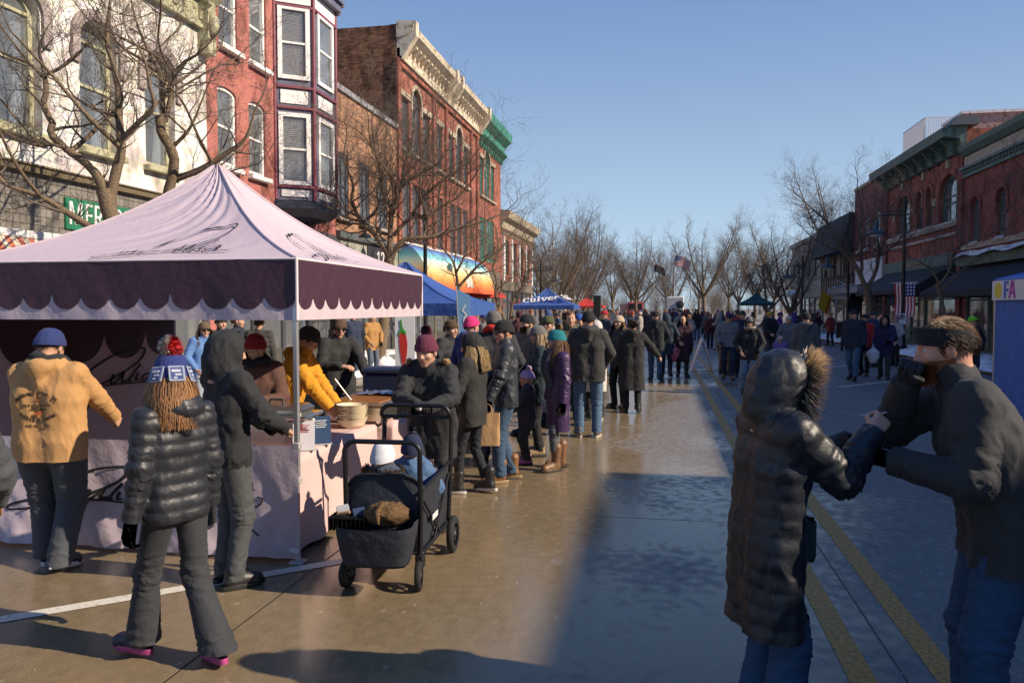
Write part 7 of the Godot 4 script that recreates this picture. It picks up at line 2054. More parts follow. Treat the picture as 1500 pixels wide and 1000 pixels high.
		f.cap(nb + Vector3(0, 0, -0.11) * s, nb + Vector3(0, -0.12, -0.12) * s, 0.06 * s, 0.03 * s, 0.05, 6)
	var puffs: float = p.get("puff", 0.0)
	var amp: float = p.get("folds", 0.012) * 1.55
	var a0: Vector3 = arms[0][0]; var a1: Vector3 = arms[1][0]
	var disp := func(q: Vector3, n: Vector3, idn: int) -> float:
		var ax: Vector3 = axis.get(idn, Vector3.UP)
		var al := q.dot(ax)
		var lat := q - ax * al
		var bend := 0.0
		if idn >= 2 and idn < 6:
			bend = exp(-pow((q - arms[0 if idn < 4 else 1][1]).length() / 0.11, 2.0))
		var w := (lat * 6.0 + ax * al * 3.0 if idn == 1 or idn == 6 else lat * 5.0 + ax * al * lerpf(4.0, 9.0, bend)) + seed_off
		var nz_: float = folds.get_noise_3dv(w)
		var r: float = amp * ((0.5 + 0.6 * bend) if idn != 1 else 0.6) * (0.8 - 1.6 * pow(absf(nz_), 0.6) + 0.4 * nz_)
		if puffs > 0.0:
			var v: float = q.y if idn == 1 or idn == 6 else ((q - a0).dot(axis[2]) if idn == 2 else ((q - a1).dot(axis[4]) if idn == 4 else q.dot(ax)))
			if idn == 1: v += 0.06 * absf(q.x) * (1.0 if p.get("chevron", false) else -0.3)
			var c := absf(cos(PI * v / puffs))
			r = r * (1.0 - 0.5 * p.get("quilt", 1.0)) + p.get("quilt", 1.0) * (0.004 - 0.011 * pow(c, 5.0))
		return r
	var jm := to_mb(f.net(disp))
	put(jm, p.get("jacket_name", "jacket"), cloth(p.jacket, p.get("jk", "cloth")), o)
	if tier == 0: # turned cuffs
		for i in 2:
			var dv: Vector3 = (arms[i][2] - arms[i][1]).normalized()
			var q: Vector3 = arms[i][2] + dv * 0.012
			var cr := 0.05 * s * slv
			var cm := MB.new(); cm.tube(PackedVector3Array([q - dv * 0.055, q - dv * 0.05, q, q + dv * 0.006, q + dv * 0.002]), PackedFloat32Array([cr * 0.8, cr * 1.09, cr * 1.07, cr * 0.98, cr * 0.6]), 18, false)
			put(cm, "cuff", cloth(p.jacket, p.get("jk", "cloth")), o)
	# ---- trousers
	var ank: float = p.get("cuff_y", 0.07) * s
	var tl := Vector3(-0.3, ank, -0.3) * s * fat; var th := Vector3(0.3, 0.99, 0.3) * s * fat
	tl.y = ank
	for l in legs:
		for q in [l[0], l[1], l[2]]:
			tl.x = minf(tl.x, q.x - 0.12); tl.z = minf(tl.z, q.z - 0.12); th.x = maxf(th.x, q.x + 0.12); th.z = maxf(th.z, q.z + 0.12)
	th.y = minf(hip.y + 0.05, hem + 0.09 * s)
	f = Field.new(tl, th, cell)
	var lw: float = p.get("leg", 1.0) * (0.75 + 0.25 * fat)
	for i in 2:
		var l: Array = legs[i]
		f.cap(l[0] + Vector3(0, 0.02, 0), l[1], 0.098 * s * lw, 0.07 * s * lw, 0.03, 1 + i * 2)
		f.cap(l[1], l[2] - Vector3(0, 0.08, 0), 0.068 * s * lw, 0.058 * s * lw * p.get("legflare", 1.0), 0.025, 2 + i * 2)
	f.ell(hip, Vector3(0.15, 0.12, 0.098) * g, 0.04, 5)
	var tax := {1: (legs[0][1] - legs[0][0]).normalized(), 2: (legs[0][2] - legs[0][1]).normalized(), 3: (legs[1][1] - legs[1][0]).normalized(), 4: (legs[1][2] - legs[1][1]).normalized(), 5: Vector3.UP}
	var ta: float = p.get("tfolds", 0.016)
	var tdisp := func(q: Vector3, n: Vector3, idn: int) -> float:
		var ax: Vector3 = tax.get(idn, Vector3.UP)
		var al := q.dot(ax)
		var near := exp(-pow((q.y - 0.5 * s) / 0.09, 2.0)) + exp(-pow((q.y - 0.13 * s) / 0.08, 2.0))
		return ta * (0.3 + 0.75 * near) * (0.8 - 1.6 * pow(absf(folds.get_noise_3dv((q - ax * al) * 4.5 + ax * al * lerpf(2.5, 12.0, minf(near, 1.0)) + seed_off)), 0.6))
	put(to_mb(f.net(tdisp)), p.get("legs_name", "trousers"), cloth(p.get("legs", Color(0.02, 0.02, 0.025)), p.get("tk", "denim")), o)
	# ---- shoes
	var sk := shoe_kit(p.get("shoe_style", "sneaker"), [0.008, 0.012, 0.02][tier])
	for l in legs:
		var pitch := 0.0
		if l[4] > 0.01: pitch = (p.get("pitch", 0.45) if p.get("shoe_style", "sneaker") == "sneaker" else 0.2) * minf(l[4] / 0.07, 1.2)
		var b := Basis(Vector3.UP, l[3] * 0.22) * Basis(Vector3.RIGHT, pitch)
		var pos: Vector3 = l[2] - Vector3(0, 0.09 * s, 0) + Vector3(0, 0.002, 0) + b * Vector3(0, 0, 0.03 * s)
		if pitch > 0.0: pos.y = 0.002 + sin(pitch) * 0.16 * s
		var so := put(sk[0], "shoe", cloth(p.get("shoe", Color(0.015, 0.015, 0.017)), "leather"), o, Transform3D(b.scaled(Vector3.ONE * s), pos))
		put(sk[1], "sole", cloth(p.get("sole", Color(0.02, 0.02, 0.02)), "leather"), so)
	# ---- hat
	if p.has("hat"):
		var hm2 := MB.new()
		var rows := []
		var ribs: int = p.get("ribs", 22)
		var tall: float = p.get("tall", 0.0)
		var low: float = p.get("hat_low", 0.0)
		var hw: float = p.get("hat_w", 1.0)
		for i in 15:
			var t := i / 14.0
			var row := []
			for j in ribs * 3:
				var a := TAU * j / (ribs * 3)
				var ph := t * PI / 2
				var rr := pow(cos(ph), 0.62) * (1.0 + 0.022 * cos(ribs * a) * (1.0 if tier < 2 else 0.0)) * (1.06 if t < 0.26 and p.get("cuff", true) else 1.0)
				var y := 0.032 - low + (0.112 + tall + low) * sin(ph) - 0.035 * (0.5 - 0.5 * sin(a)) * (1.0 - t)
				row.append(hx * Vector3(cos(a) * 0.094 * rr * hw, y, sin(a) * 0.114 * rr * hw - 0.01 - 0.15 * tall * t))
			rows.append(row)
		hm2.sheet(rows, true, true)
		var hat := put(hm2, p.get("hat_name", "beanie"), cloth(p.hat, "knit"), o)
		if p.has("pom"):
			var pm := MB.new()
			var pc := hx * Vector3(0, 0.165 + tall, -0.03 - 0.15 * tall)
			var cols: Array = p.pom
			pm.col = cols[0]
			pm.lathe(pc, [Vector2(0, -0.7), Vector2(0.5, -0.5), Vector2(0.7, 0), Vector2(0.5, 0.5), Vector2(0, 0.7)].map(func(q): return q * p.get("pom_r", 0.042)), 10)
			for i in (1500 if tier == 0 else 260):
				var dir := Vector3(rng.randfn(), rng.randfn(), rng.randfn()).normalized()
				pm.col = cols[rng.randi() % cols.size()] if cols.size() < 3 else (cols[1] if dir.x * 0.6 + dir.z * 0.5 + dir.y * 0.2 > 0.1 else cols[0])
				tuft(pm, pc + dir * 0.55 * p.get("pom_r", 0.042), (dir + Vector3(rng.randfn(), rng.randfn(), rng.randfn()) * 0.3).normalized(), p.get("pom_r", 0.042) * rng.randf_range(0.3, 0.52), 0.005, Vector3.ZERO)
			put(pm, "pompom", VC("vc_wool", 0.95), hat)
	if p.has("band"):
		var bm := MB.new()
		var rows := []
		for i in 6:
			var row := []
			for j in 48:
				var a := TAU * j / 48
				var sp := 1.0 + 0.03 * sin(PI * i / 5.0)
				row.append(hx * Vector3(cos(a) * 0.088 * sp, 0.036 + 0.072 * i / 5.0 - 0.055 * (0.5 - 0.5 * sin(a)), sin(a) * 0.108 * sp - 0.01))
			rows.append(row)
		bm.sheet(rows, true, true)
		put(bm, "headband", cloth(p.band, "knit"), o)
	# ---- hair
	if p.has("long"):
		var hr := MB.new()
		var L: float = p.get("long_len", 0.34)
		var n: int = [3000, 480, 60][tier]
		for i in n:
			var a := rng.randf_range(-0.15, PI + 0.15)
			var st := Vector3(cos(a) * 0.082, rng.randf_range(-0.02, 0.06), -sin(a) * 0.1 - 0.01)
			var sp := rng.randf_range(0.8, 1.3)
			var e := Vector3(cos(a) * 0.12 * sp, -L * rng.randf_range(0.65, 1.0), -sin(a) * 0.125 * sp + (0.06 if absf(cos(a)) > 0.8 else 0.0))
			var cu: float = p.get("curl", 0.012)
			var pts := PackedVector3Array(); var rad := PackedFloat32Array()
			var k := 6 if tier < 2 else 3
			for j in k + 1:
				var t := float(j) / k
				var q := st.lerp(e, t) + Vector3(cos(a), 0, -sin(a)) * 0.035 * sin(PI * minf(t * 1.3, 1.0))
				q += Vector3(sin(t * 14.0 + i), 0, cos(t * 12.0 + i * 2.0)) * cu * t
				pts.append(hx * q); rad.append((0.0032 if tier == 0 else 0.009) * (1.0 - 0.8 * t * t))
			hr.col = hairc * rng.randf_range(0.55, 1.4)
			lock(hr, pts, rad, hd)
		put(hr, "hair", VC("vc_hair", 0.5), o)
	if p.has("short"):
		var hr := MB.new()
		var n: int = [5200, 700, 120][tier]
		for i in n:
			var dir := Vector3(rng.randfn(), absf(rng.randfn()) * 0.9 - 0.25, rng.randfn() - 0.5).normalized()
			if dir.z > 0.5 and dir.y < 0.55: continue
			if dir.y < -0.3: continue
			var st := Vector3(dir.x * 0.077, 0.025 + dir.y * 0.1, dir.z * 0.098 - 0.012)
			var fl := Vector3(rng.randf_range(-0.4, 0.4), -0.55, -0.8 + rng.randf_range(-0.3, 0.3))
			fl = (fl - dir * fl.dot(dir)).normalized() * 0.9 + dir * rng.randf_range(0.08, 0.42)
			fl = fl.normalized()
			hr.col = hairc * rng.randf_range(0.6, 1.5)
			tuft(hr, hx * st, (hx.basis * fl).normalized(), p.short * rng.randf_range(0.6, 1.2), 0.0024 if tier == 0 else 0.009, Vector3(rng.randf_range(-0.012, 0.012), -0.014, rng.randf_range(-0.012, 0.012)))
		put(hr, "hair", VC("vc_hair", 0.5), o)
	if p.has("beard") and tier < 2:
		var hr := MB.new()
		for i in 420:
			var q := Vector3(rng.randf_range(-0.062, 0.062), rng.randf_range(-0.12, -0.045), 0)
			q.z = 0.02 + 0.075 * sqrt(maxf(0.0, 1.0 - pow(q.x / 0.068, 2.0)))
			if absf(q.x) < 0.018 and q.y > -0.052: continue
			hr.col = p.beard * rng.randf_range(0.7, 1.4)
			tuft(hr, hx * q, (hx.basis * Vector3(q.x * 5.0, -0.7, 0.6)).normalized(), 0.03, 0.004, Vector3.ZERO)
		put(hr, "beard", VC("vc_hair", 0.5), o)
	if p.has("glasses"):
		var gl := MB.new()
		for sx in [-1.0, 1.0]:
			gl.box(hx * Vector3(sx * 0.034, 0.008, 0.1), Vector3(0.056, 0.04, 0.008) * hs, hb * Basis(Vector3.UP, sx * 0.2))
			gl.rod(hx * Vector3(sx * 0.06, 0.014, 0.092), hx * Vector3(sx * 0.085, 0.01, -0.01), 0.003, 0.003, 5)
		gl.rod(hx * Vector3(-0.01, 0.014, 0.105), hx * Vector3(0.01, 0.014, 0.105), 0.003, 0.003, 5)
		put(gl, "sunglasses", M("sunglass", Color(0.012, 0.012, 0.014), 0.15), o)
	if p.has("scarf"):
		var sc := MB.new()
		var pts := PackedVector3Array(); var rad := PackedFloat32Array()
		for i in 19:
			var a := TAU * i / 18.0
			pts.append(neck + Vector3(sin(a) * 0.098, 0.035 + 0.012 * sin(a * 3.0) - 0.03 * cos(a), cos(a) * 0.1 + 0.015) * s); rad.append(0.04 * s * (1.0 + 0.15 * sin(a * 5.0)))
		sc.tube(pts, rad, 8, false, true)
		if p.has("scarf_long"):
			for sx in [-1.0, 1.0]:
				var q := PackedVector3Array(); var r2 := PackedFloat32Array()
				for i in 9:
					var t := i / 8.0
					q.append(neck + Vector3(sx * (0.075 - 0.02 * t) , 0.02 - 0.46 * t, 0.12 + 0.06 * sin(PI * minf(t * 1.2, 1.0)) - 0.01 * t) * s); r2.append(0.04 * s)
				sc.tube(q, r2, 7)
		put(sc, "scarf", cloth(p.scarf, "knit"), o)
	if p.has("fur"):
		var fm := MB.new()
		var n: int = 3200 if tier == 0 else 700
		for i in n:
			var a := rng.randf() * TAU
			var base: Vector3
			var dir: Vector3
			if hood == "up":
				var c := Vector3(cos(a) * 0.096, sin(a) * 0.13 - 0.008, 0.07 + 0.03 * rng.randf() - 0.03 * absf(cos(a)))
				base = hx * c
				dir = (hx.basis * (Vector3(cos(a) * 0.9, sin(a) * 0.9, 0.75) + Vector3(rng.randfn(), rng.randfn(), rng.randfn()) * 0.35)).normalized()
			else:
				var b2 := rng.randf_range(-0.35, PI + 0.35)
				base = neck + Vector3(cos(b2) * 0.15, 0.035 - 0.035 * sin(b2), -0.01 - 0.12 * sin(b2)) * s
				dir = (Vector3(cos(b2), 0.4, -sin(b2)) + Vector3(rng.randfn(), rng.randfn(), rng.randfn()) * 0.5).normalized()
			fm.col = p.fur * rng.randf_range(0.5, 1.4)
			tuft(fm, base, dir, p.get("fur_len", 0.06) * rng.randf_range(0.6, 1.2), 0.0034 if tier == 0 else 0.006, Vector3(rng.randf_range(-0.01, 0.01), -0.012, rng.randf_range(-0.01, 0.01)))
		put(fm, "fur_trim", VC("vc_fur", 0.9), o)
	return {"node": o, "head": hx, "hands": hand_at, "arms": arms, "legs": legs, "hip": hip, "neck": neck, "s": s, "up": up, "fw": fw, "chest": chest, "jacket": jm}

# ---------------------------------------------------------------- the people
const BLACK := Color(0.014, 0.015, 0.018)
const NAVY := Color(0.012, 0.02, 0.045)
const CHAR := Color(0.035, 0.035, 0.04)
const JEAN := Color(0.05, 0.11, 0.2)
const DJEAN := Color(0.022, 0.04, 0.08)
func crowd() -> void:
	var r: Dictionary
	r = person({"label": "person in a grey puffer jacket, flared trousers and blue crocheted bobble hat", "at": Vector3(-2.54, 0, -3.75), "face": 246, "h": 1.62, "tier": 0, "fat": 0.94, "quilt": 0.7, "jacket": Color(0.02, 0.022, 0.029), "jk": "shell", "puff": 0.07, "hem": 0.83, "folds": 0.014, "hood": "down", "legs": Color(0.028, 0.03, 0.036), "tk": "cloth", "legflare": 1.75, "leg": 0.98, "cuff_y": 0.09, "shoe": Color(0.012, 0.02, 0.04), "sole": Color(0.36, 0.05, 0.19), "hat": Color(0.02, 0.035, 0.16), "tall": 0.03, "hat_low": 0.055, "hat_w": 1.12, "cuff": false, "hat_name": "crocheted_hat", "pom": [Color(0.5, 0.02, 0.03), Color(0.75, 0.74, 0.74), Color(0.75, 0.74, 0.74)], "pom_r": 0.075, "long": true, "hair": Color(0.24, 0.115, 0.045), "long_len": 0.27, "glove": BLACK, "arms": ["hang", "hang"], "step": 0.5, "stance": 0.09, "look": -30, "nod": 8, "curl": 0.003, "pitch": 0.15})
	finish_crochet_hat(r)
	r = person({"label": "person in a tan work jacket with lettering on its back, grey trousers and blue hat", "at": Vector3(-4.36, 0, -4.95), "face": 190, "h": 1.74, "tier": 0, "fat": 1.3, "jacket": Color(0.43, 0.235, 0.09), "hem": 0.8, "folds": 0.009, "hood": "down", "legs": Color(0.05, 0.055, 0.065), "tk": "cloth", "leg": 1.3, "cuff_y": 0.05, "shoe": Color(0.015, 0.025, 0.05), "sole": Color(0.6, 0.58, 0.55), "hat": Color(0.02, 0.035, 0.14), "ribs": 12, "short": 0.03, "hair": Color(0.1, 0.08, 0.07), "arms": ["front", "out"], "step": 0.2, "nod": 14, "scarf": Color(0.02, 0.022, 0.024)})
	jacket_print(r)
	person({"label": "person in a black hooded jacket and faded grey jeans facing the serving table", "at": Vector3(-2.9, 0, -4.86), "face": 150, "h": 1.73, "tier": 0, "jacket": Color(0.014, 0.0155, 0.018), "hem": 0.84, "folds": 0.016, "hood": "up", "legs": Color(0.075, 0.08, 0.085), "leg": 1.05, "cuff_y": 0.06, "shoe": Color(0.02, 0.02, 0.022), "arms": ["out", "hold"], "hands": ["pinch", "grip"], "step": 0.04, "look": -18, "nod": 10})
	person({"label": "person in a red beanie, black face mask and brown vest serving behind the table", "at": Vector3(-3.5, 0, -6.35), "face": 25, "h": 1.66, "tier": 1, "jacket": Color(0.09, 0.04, 0.03), "hem": 0.85, "legs": BLACK, "hat": Color(0.26, 0.015, 0.025), "scarf": Color(0.012, 0.012, 0.02), "arms": ["front", "hold"], "hands": ["pinch", "pinch"], "nod": 15, "look": 10})
	person({"label": "person in a mustard yellow jacket and grey beanie leaning over the pans", "at": Vector3(-3.52, 0, -7.1), "face": 100, "h": 1.74, "tier": 0, "fat": 1.12, "lean": 0.3, "jacket": Color(0.56, 0.25, 0.012), "hem": 0.86, "folds": 0.014, "hood": "down", "fur": Color(0.42, 0.29, 0.17), "fur_len": 0.03, "legs": BLACK, "hat": Color(0.035, 0.035, 0.042), "short": 0.03, "arms": ["reach", "reach"], "hands": ["grip", "grip"], "nod": 25})
	person({"label": "person in a brown fur hat with goggles standing behind the steaming pan", "at": Vector3(-3.95, 0, -9.2), "face": 40, "h": 1.78, "tier": 1, "jacket": Color(0.02, 0.02, 0.022), "hem": 0.8, "legs": BLACK, "hat": Color(0.09, 0.055, 0.035), "hat_low": 0.02, "glasses": true, "short": 0.04, "arms": ["out", "front"], "nod": 10})
	person({"label": "person in a light blue fleece and sunglasses holding a paper cup", "at": Vector3(-7.3, 0, -11.6), "face": 50, "h": 1.66, "tier": 1, "jacket": Color(0.1, 0.2, 0.44), "hem": 0.82, "legs": Color(0.35, 0.4, 0.48), "hat": Color(0.12, 0.08, 0.05), "glasses": true, "long": true, "hair": Color(0.2, 0.13, 0.07), "arms": ["hold", "pocket"], "hands": ["grip", "relaxed"], "shoe": Color(0.1, 0.08, 0.06)})
	person({"label": "person in a black padded coat and black beanie behind the cafe tent", "at": Vector3(-7.55, 0, -12.5), "face": 60, "h": 1.76, "tier": 1, "jacket": BLACK, "puff": 0.11, "hem": 0.8, "legs": NAVY, "hat": BLACK, "short": 0.02, "arms": ["pocket", "pocket"]})
	person({"label": "person in a dark puffer with the collar up talking behind the cafe tent", "at": Vector3(-7.75, 0, -13.4), "face": 100, "h": 1.78, "tier": 1, "jacket": Color(0.014, 0.018, 0.03), "puff": 0.09, "hem": 0.82, "legs": NAVY, "short": 0.05, "arms": ["cross", "cross"]})
	person({"label": "person in a grey brown puffer facing away behind the cafe tent", "at": Vector3(-7.2, 0, -13.2), "face": 200, "h": 1.74, "tier": 1, "jacket": Color(0.04, 0.037, 0.035), "puff": 0.09, "hem": 0.8, "legs": NAVY, "short": 0.05, "arms": ["pocket", "hang"]})
	person({"label": "person in a long dark brown coat beside the street tree", "at": Vector3(-6.75, 0, -15.6), "face": 140, "h": 1.72, "tier": 1, "jacket": Color(0.04, 0.03, 0.024), "hem": 0.55, "legs": BLACK, "short": 0.05, "arms": ["hang", "pocket"]})
	person({"label": "person in a navy jacket and faded jeans standing by the snow bank", "at": Vector3(-7.9, 0, -19.4), "face": 235, "h": 1.8, "tier": 1, "fat": 1.08, "jacket": Color(0.016, 0.026, 0.06), "hem": 0.8, "legs": Color(0.11, 0.16, 0.22), "leg": 1.15, "short": 0.03, "arms": ["low", "pocket"], "shoe_style": "boot", "step": 0.15})
	person({"label": "person in an ochre canvas coat half hidden behind the navy jacket", "at": Vector3(-7.62, 0, -20.0), "face": 60, "h": 1.76, "tier": 1, "jacket": Color(0.36, 0.19, 0.06), "hem": 0.75, "legs": Color(0.11, 0.14, 0.2), "hat": Color(0.1, 0.08, 0.06), "arms": ["pocket", "pocket"]})
	person({"label": "person in a teal coat behind the chili pepper board", "at": Vector3(-5.95, 0, -17.6), "face": 100, "h": 1.7, "tier": 1, "jacket": Color(0.02, 0.12, 0.15), "hem": 0.6, "legs": BLACK, "hood": "up", "arms": ["low", "pocket"]})
	# wagon pusher and the two children
	r = person({"label": "person in a burgundy bobble hat and black parka leaning on the stroller wagon", "at": Vector3(-1.95, 0, -6.5), "face": 4, "h": 1.68, "tier": 0, "fat": 1.12, "lean": 0.32, "jacket": Color(0.018, 0.019, 0.023), "hem": 0.62, "folds": 0.014, "hood": "down", "fur": Color(0.36, 0.23, 0.12), "fur_len": 0.055, "legs": CHAR, "hat": Color(0.11, 0.02, 0.045), "tall": 0.02, "ribs": 16, "pom": [Color(0.12, 0.025, 0.06), Color(0.07, 0.02, 0.05)], "pom_r": 0.055, "short": 0.02, "glove": Color(0.012, 0.012, 0.013), "arms": [[Vector3(0.1, 1.1, 0.46), Vector3(0.9, -0.5, -0.3)], [Vector3(-0.02, 1.12, 0.44), Vector3(-0.9, -0.5, -0.3)]], "hands": ["pinch", "pinch"], "nod": 6, "look": -12, "hdir": [Vector3(-0.8, 0.1, 0.6), Vector3(0.8, 0.1, 0.6)]})
	var cup := thing("sample_cup", "small white sample cup held by the person at the wagon", "cup", r.node.transform * (Vector3(0.03, 1.09, 0.55)))
	var m := MB.new(); m.lathe(Vector3.ZERO, [Vector2(0, 0), Vector2(0.022, 0), Vector2(0.032, 0.05), Vector2(0.034, 0.052), Vector2(0.03, 0.045), Vector2(0, 0.04)], 16); put(m, "cup", M("cup_white", Color(0.75, 0.74, 0.72), 0.6), cup)
	m = MB.new(); m.lathe(Vector3(0, 0.043, 0), [Vector2(0, 0.002), Vector2(0.029, 0)], 14); put(m, "soup", M("stew", Color(0.3, 0.12, 0.03), 0.3), cup)
	child("child in a white beanie and fur-collared coat sitting in the wagon with back turned", Vector3(-1.93, 0.45, -5.27), 0.95, Color(0.6, 0.62, 0.68), Color(0.04, 0.055, 0.09), Color(0.26, 0.19, 0.13), false)
	child("child in a navy bobble hat and blue jacket sitting in the wagon", Vector3(-1.83, 0.45, -5.62), 0.9, Color(0.014, 0.022, 0.06), Color(0.06, 0.12, 0.24), Color(0, 0, 0), true)
	# the queue
	person({"label": "person in a black hooded coat and tight black jeans with fair hair", "at": Vector3(-1.88, 0, -7.78), "face": 255, "h": 1.63, "tier": 0, "jacket": Color(0.017, 0.016, 0.017), "hem": 0.75, "folds": 0.009, "hood": "up", "legs": Color(0.014, 0.018, 0.025), "leg": 0.82, "cuff_y": 0.16, "shoe_style": "boot", "shoe": Color(0.018, 0.018, 0.019), "sole": Color(0.5, 0.48, 0.45), "long": true, "hair": Color(0.36, 0.24, 0.11), "long_len": 0.3, "arms": ["pocket", "front"], "step": 0.3, "look": 15, "nod": 14})
	r = person({"label": "person in a dark jacket, black cap and jeans carrying a paper bag", "at": Vector3(-1.66, 0, -8.4), "face": 285, "h": 1.76, "tier": 0, "fat": 1.12, "jacket": Color(0.03, 0.035, 0.045), "jk": "shell", "hem": 0.82, "folds": 0.014, "legs": Color(0.045, 0.09, 0.165), "leg": 1.1, "shoe_style": "boot", "shoe": Color(0.18, 0.085, 0.035), "sole": Color(0.3, 0.2, 0.1), "hat": Color(0.016, 0.016, 0.018), "ribs": 8, "short": 0.02, "glasses": true, "skin": Color(0.52, 0.27, 0.18), "glove": BLACK, "arms": [[Vector3(0.3, 0.92, 0.2), Vector3(0.5, 0, -1)], "low"], "hands": ["grip", "relaxed"], "look": 22, "step": 0.16})
	var ws: Transform3D = r.node.transform
	var bag := thing("paper_bag", "brown paper carrier bag hanging from a gloved hand", "bag", ws * (Vector3(0.32, 0.46, 0.22)), deg_to_rad(10))
	m = MB.new(); var bf := FastNoiseLite.new(); bf.seed = 2; bf.frequency = 5.0
	var g := []
	for i in 9:
		var row := []
		for j in 32:
			var k := j / 8; var u := (j % 8) / 8.0
			var cn := [Vector2(-1, 1), Vector2(1, 1), Vector2(1, -1), Vector2(-1, -1)]
			var q: Vector2 = cn[k].lerp(cn[(k + 1) % 4], u)
			var y := 0.34 * i / 8.0
			row.append(Vector3(q.x * 0.13, y, q.y * (0.075 - 0.03 * i / 8.0)) + Vector3(1, 0, 1) * 0.012 * bf.get_noise_3d(q.x * 0.3, y, q.y * 0.3))
		g.append(row)
	m.sheet(g, false, true); m.box(Vector3(0, 0.003, 0), Vector3(0.26, 0.004, 0.15)); put(m, "bag_body", M("kraft", Color(0.42, 0.25, 0.12), 0.8, 0.0, "n_cloth", 3.0, 0.6), bag)
	for z in [-0.035, 0.035]:
		m = MB.new(); m.tube(PackedVector3Array([Vector3(-0.05, 0.33, z), Vector3(-0.04, 0.41, z * 0.6), Vector3(0, 0.44, z * 0.4), Vector3(0.04, 0.41, z * 0.6), Vector3(0.05, 0.33, z)]), PackedFloat32Array([0.004, 0.004, 0.004, 0.004, 0.004]), 5); put(m, "handle", M("kraft", Color(0.42, 0.25, 0.12), 0.8), bag)
	person({"label": "person in a grey beanie with a red scarf and dark jacket in the queue", "at": Vector3(-2.02, 0, -9.45), "face": 190, "h": 1.86, "tier": 1, "jacket": Color(0.025, 0.026, 0.03), "hem": 0.8, "legs": DJEAN, "hat": Color(0.12, 0.115, 0.11), "scarf": Color(0.5, 0.03, 0.02), "arms": ["pocket", "pocket"], "short": 0.03})
	person({"label": "person in a bright pink beanie and blue hooded jacket in the queue", "at": Vector3(-2.5, 0, -10.2), "face": 150, "h": 1.78, "tier": 1, "jacket": Color(0.02, 0.03, 0.14), "hood": "down", "hem": 0.8, "legs": DJEAN, "hat": Color(0.6, 0.03, 0.16), "arms": ["pocket", "pocket"], "short": 0.03})
	person({"label": "person in a brown beanie and dark padded coat beside the feather banner", "at": Vector3(-2.92, 0, -10.7), "face": 60, "h": 1.72, "tier": 1, "jacket": Color(0.022, 0.024, 0.03), "puff": 0.12, "hem": 0.7, "legs": BLACK, "hat": Color(0.08, 0.045, 0.025), "arms": ["pocket", "pocket"], "short": 0.03})
	person({"label": "person in a teal bobble hat, long grey scarf and purple coat with tan boots", "at": Vector3(-1.18, 0, -9.12), "face": 300, "h": 1.62, "tier": 0, "jacket": Color(0.045, 0.02, 0.075), "jk": "shell", "hem": 0.5, "flare": 1.08, "folds": 0.011, "legs": Color(0.09, 0.09, 0.1), "tk": "knit", "leg": 0.85, "cuff_y": 0.25, "shoe_style": "tall", "shoe": Color(0.17, 0.085, 0.04), "sole": Color(0.04, 0.03, 0.02), "hat": Color(0.01, 0.17, 0.2), "tall": 0.015, "ribs": 18, "pom": [Color(0.3, 0.2, 0.11), Color(0.2, 0.13, 0.07)], "pom_r": 0.05, "long": true, "hair": Color(0.12, 0.055, 0.025), "curl": 0.02, "scarf": Color(0.07, 0.065, 0.075), "scarf_long": true, "arms": ["hang", "hang"], "glove": Color(0.4, 0.38, 0.4), "look": -18, "step": 0.16})
	person({"label": "small child in a lilac bobble hat and black snowsuit with pink mittens", "at": Vector3(-1.58, 0, -9.38), "face": 280, "h": 1.12, "tier": 1, "fat": 1.25, "jacket": Color(0.02, 0.02, 0.03), "hem": 0.7, "legs": Color(0.016, 0.016, 0.02), "leg": 1.25, "tk": "cloth", "shoe": Color(0.4, 0.08, 0.25), "hat": Color(0.42, 0.3, 0.5), "pom": [Color(0.55, 0.38, 0.55)], "pom_r": 0.045, "glove": Color(0.65, 0.04, 0.22), "arms": ["low", "low"]})
	person({"label": "person in a plain grey beanie with fair hair beside the purple coat", "at": Vector3(-1.52, 0, -9.95), "face": 280, "h": 1.66, "tier": 1, "jacket": Color(0.014, 0.03, 0.04), "hem": 0.72, "legs": BLACK, "hat": Color(0.14, 0.135, 0.13), "long": true, "hair": Color(0.3, 0.2, 0.11), "shoe": Color(0.3, 0.2, 0.12), "arms": ["pocket", "front"], "nod": 8})
	person({"label": "person with a dark beard in a black beanie and grey jacket in the queue", "at": Vector3(-1.92, 0, -11.4), "face": 320, "h": 1.8, "tier": 1, "jacket": Color(0.1, 0.09, 0.08), "hem": 0.8, "legs": DJEAN, "hat": BLACK, "beard": Color(0.06, 0.035, 0.025), "arms": ["pocket", "pocket"]})
	person({"label": "person in an olive knit hat and sunglasses in the queue", "at": Vector3(-1.75, 0, -12.4), "face": 340, "h": 1.77, "tier": 1, "jacket": Color(0.09, 0.08, 0.07), "hem": 0.8, "legs": DJEAN, "hat": Color(0.06, 0.075, 0.03), "glasses": true, "arms": ["pocket", "pocket"]})
	person({"label": "person with curly brown hair and olive coat in the queue", "at": Vector3(-1.44, 0, -12.7), "face": 10, "h": 1.85, "tier": 1, "jacket": Color(0.085, 0.075, 0.05), "hem": 0.8, "hood": "down", "legs": DJEAN, "short": 0.06, "hair": Color(0.16, 0.075, 0.035), "arms": ["pocket", "pocket"]})
	person({"label": "person in a bright blue knit hat behind the curly-haired person", "at": Vector3(-1.5, 0, -14.6), "face": 20, "h": 1.78, "tier": 1, "jacket": Color(0.03, 0.03, 0.04), "hem": 0.8, "legs": DJEAN, "hat": Color(0.03, 0.1, 0.36), "arms": ["pocket", "pocket"]})
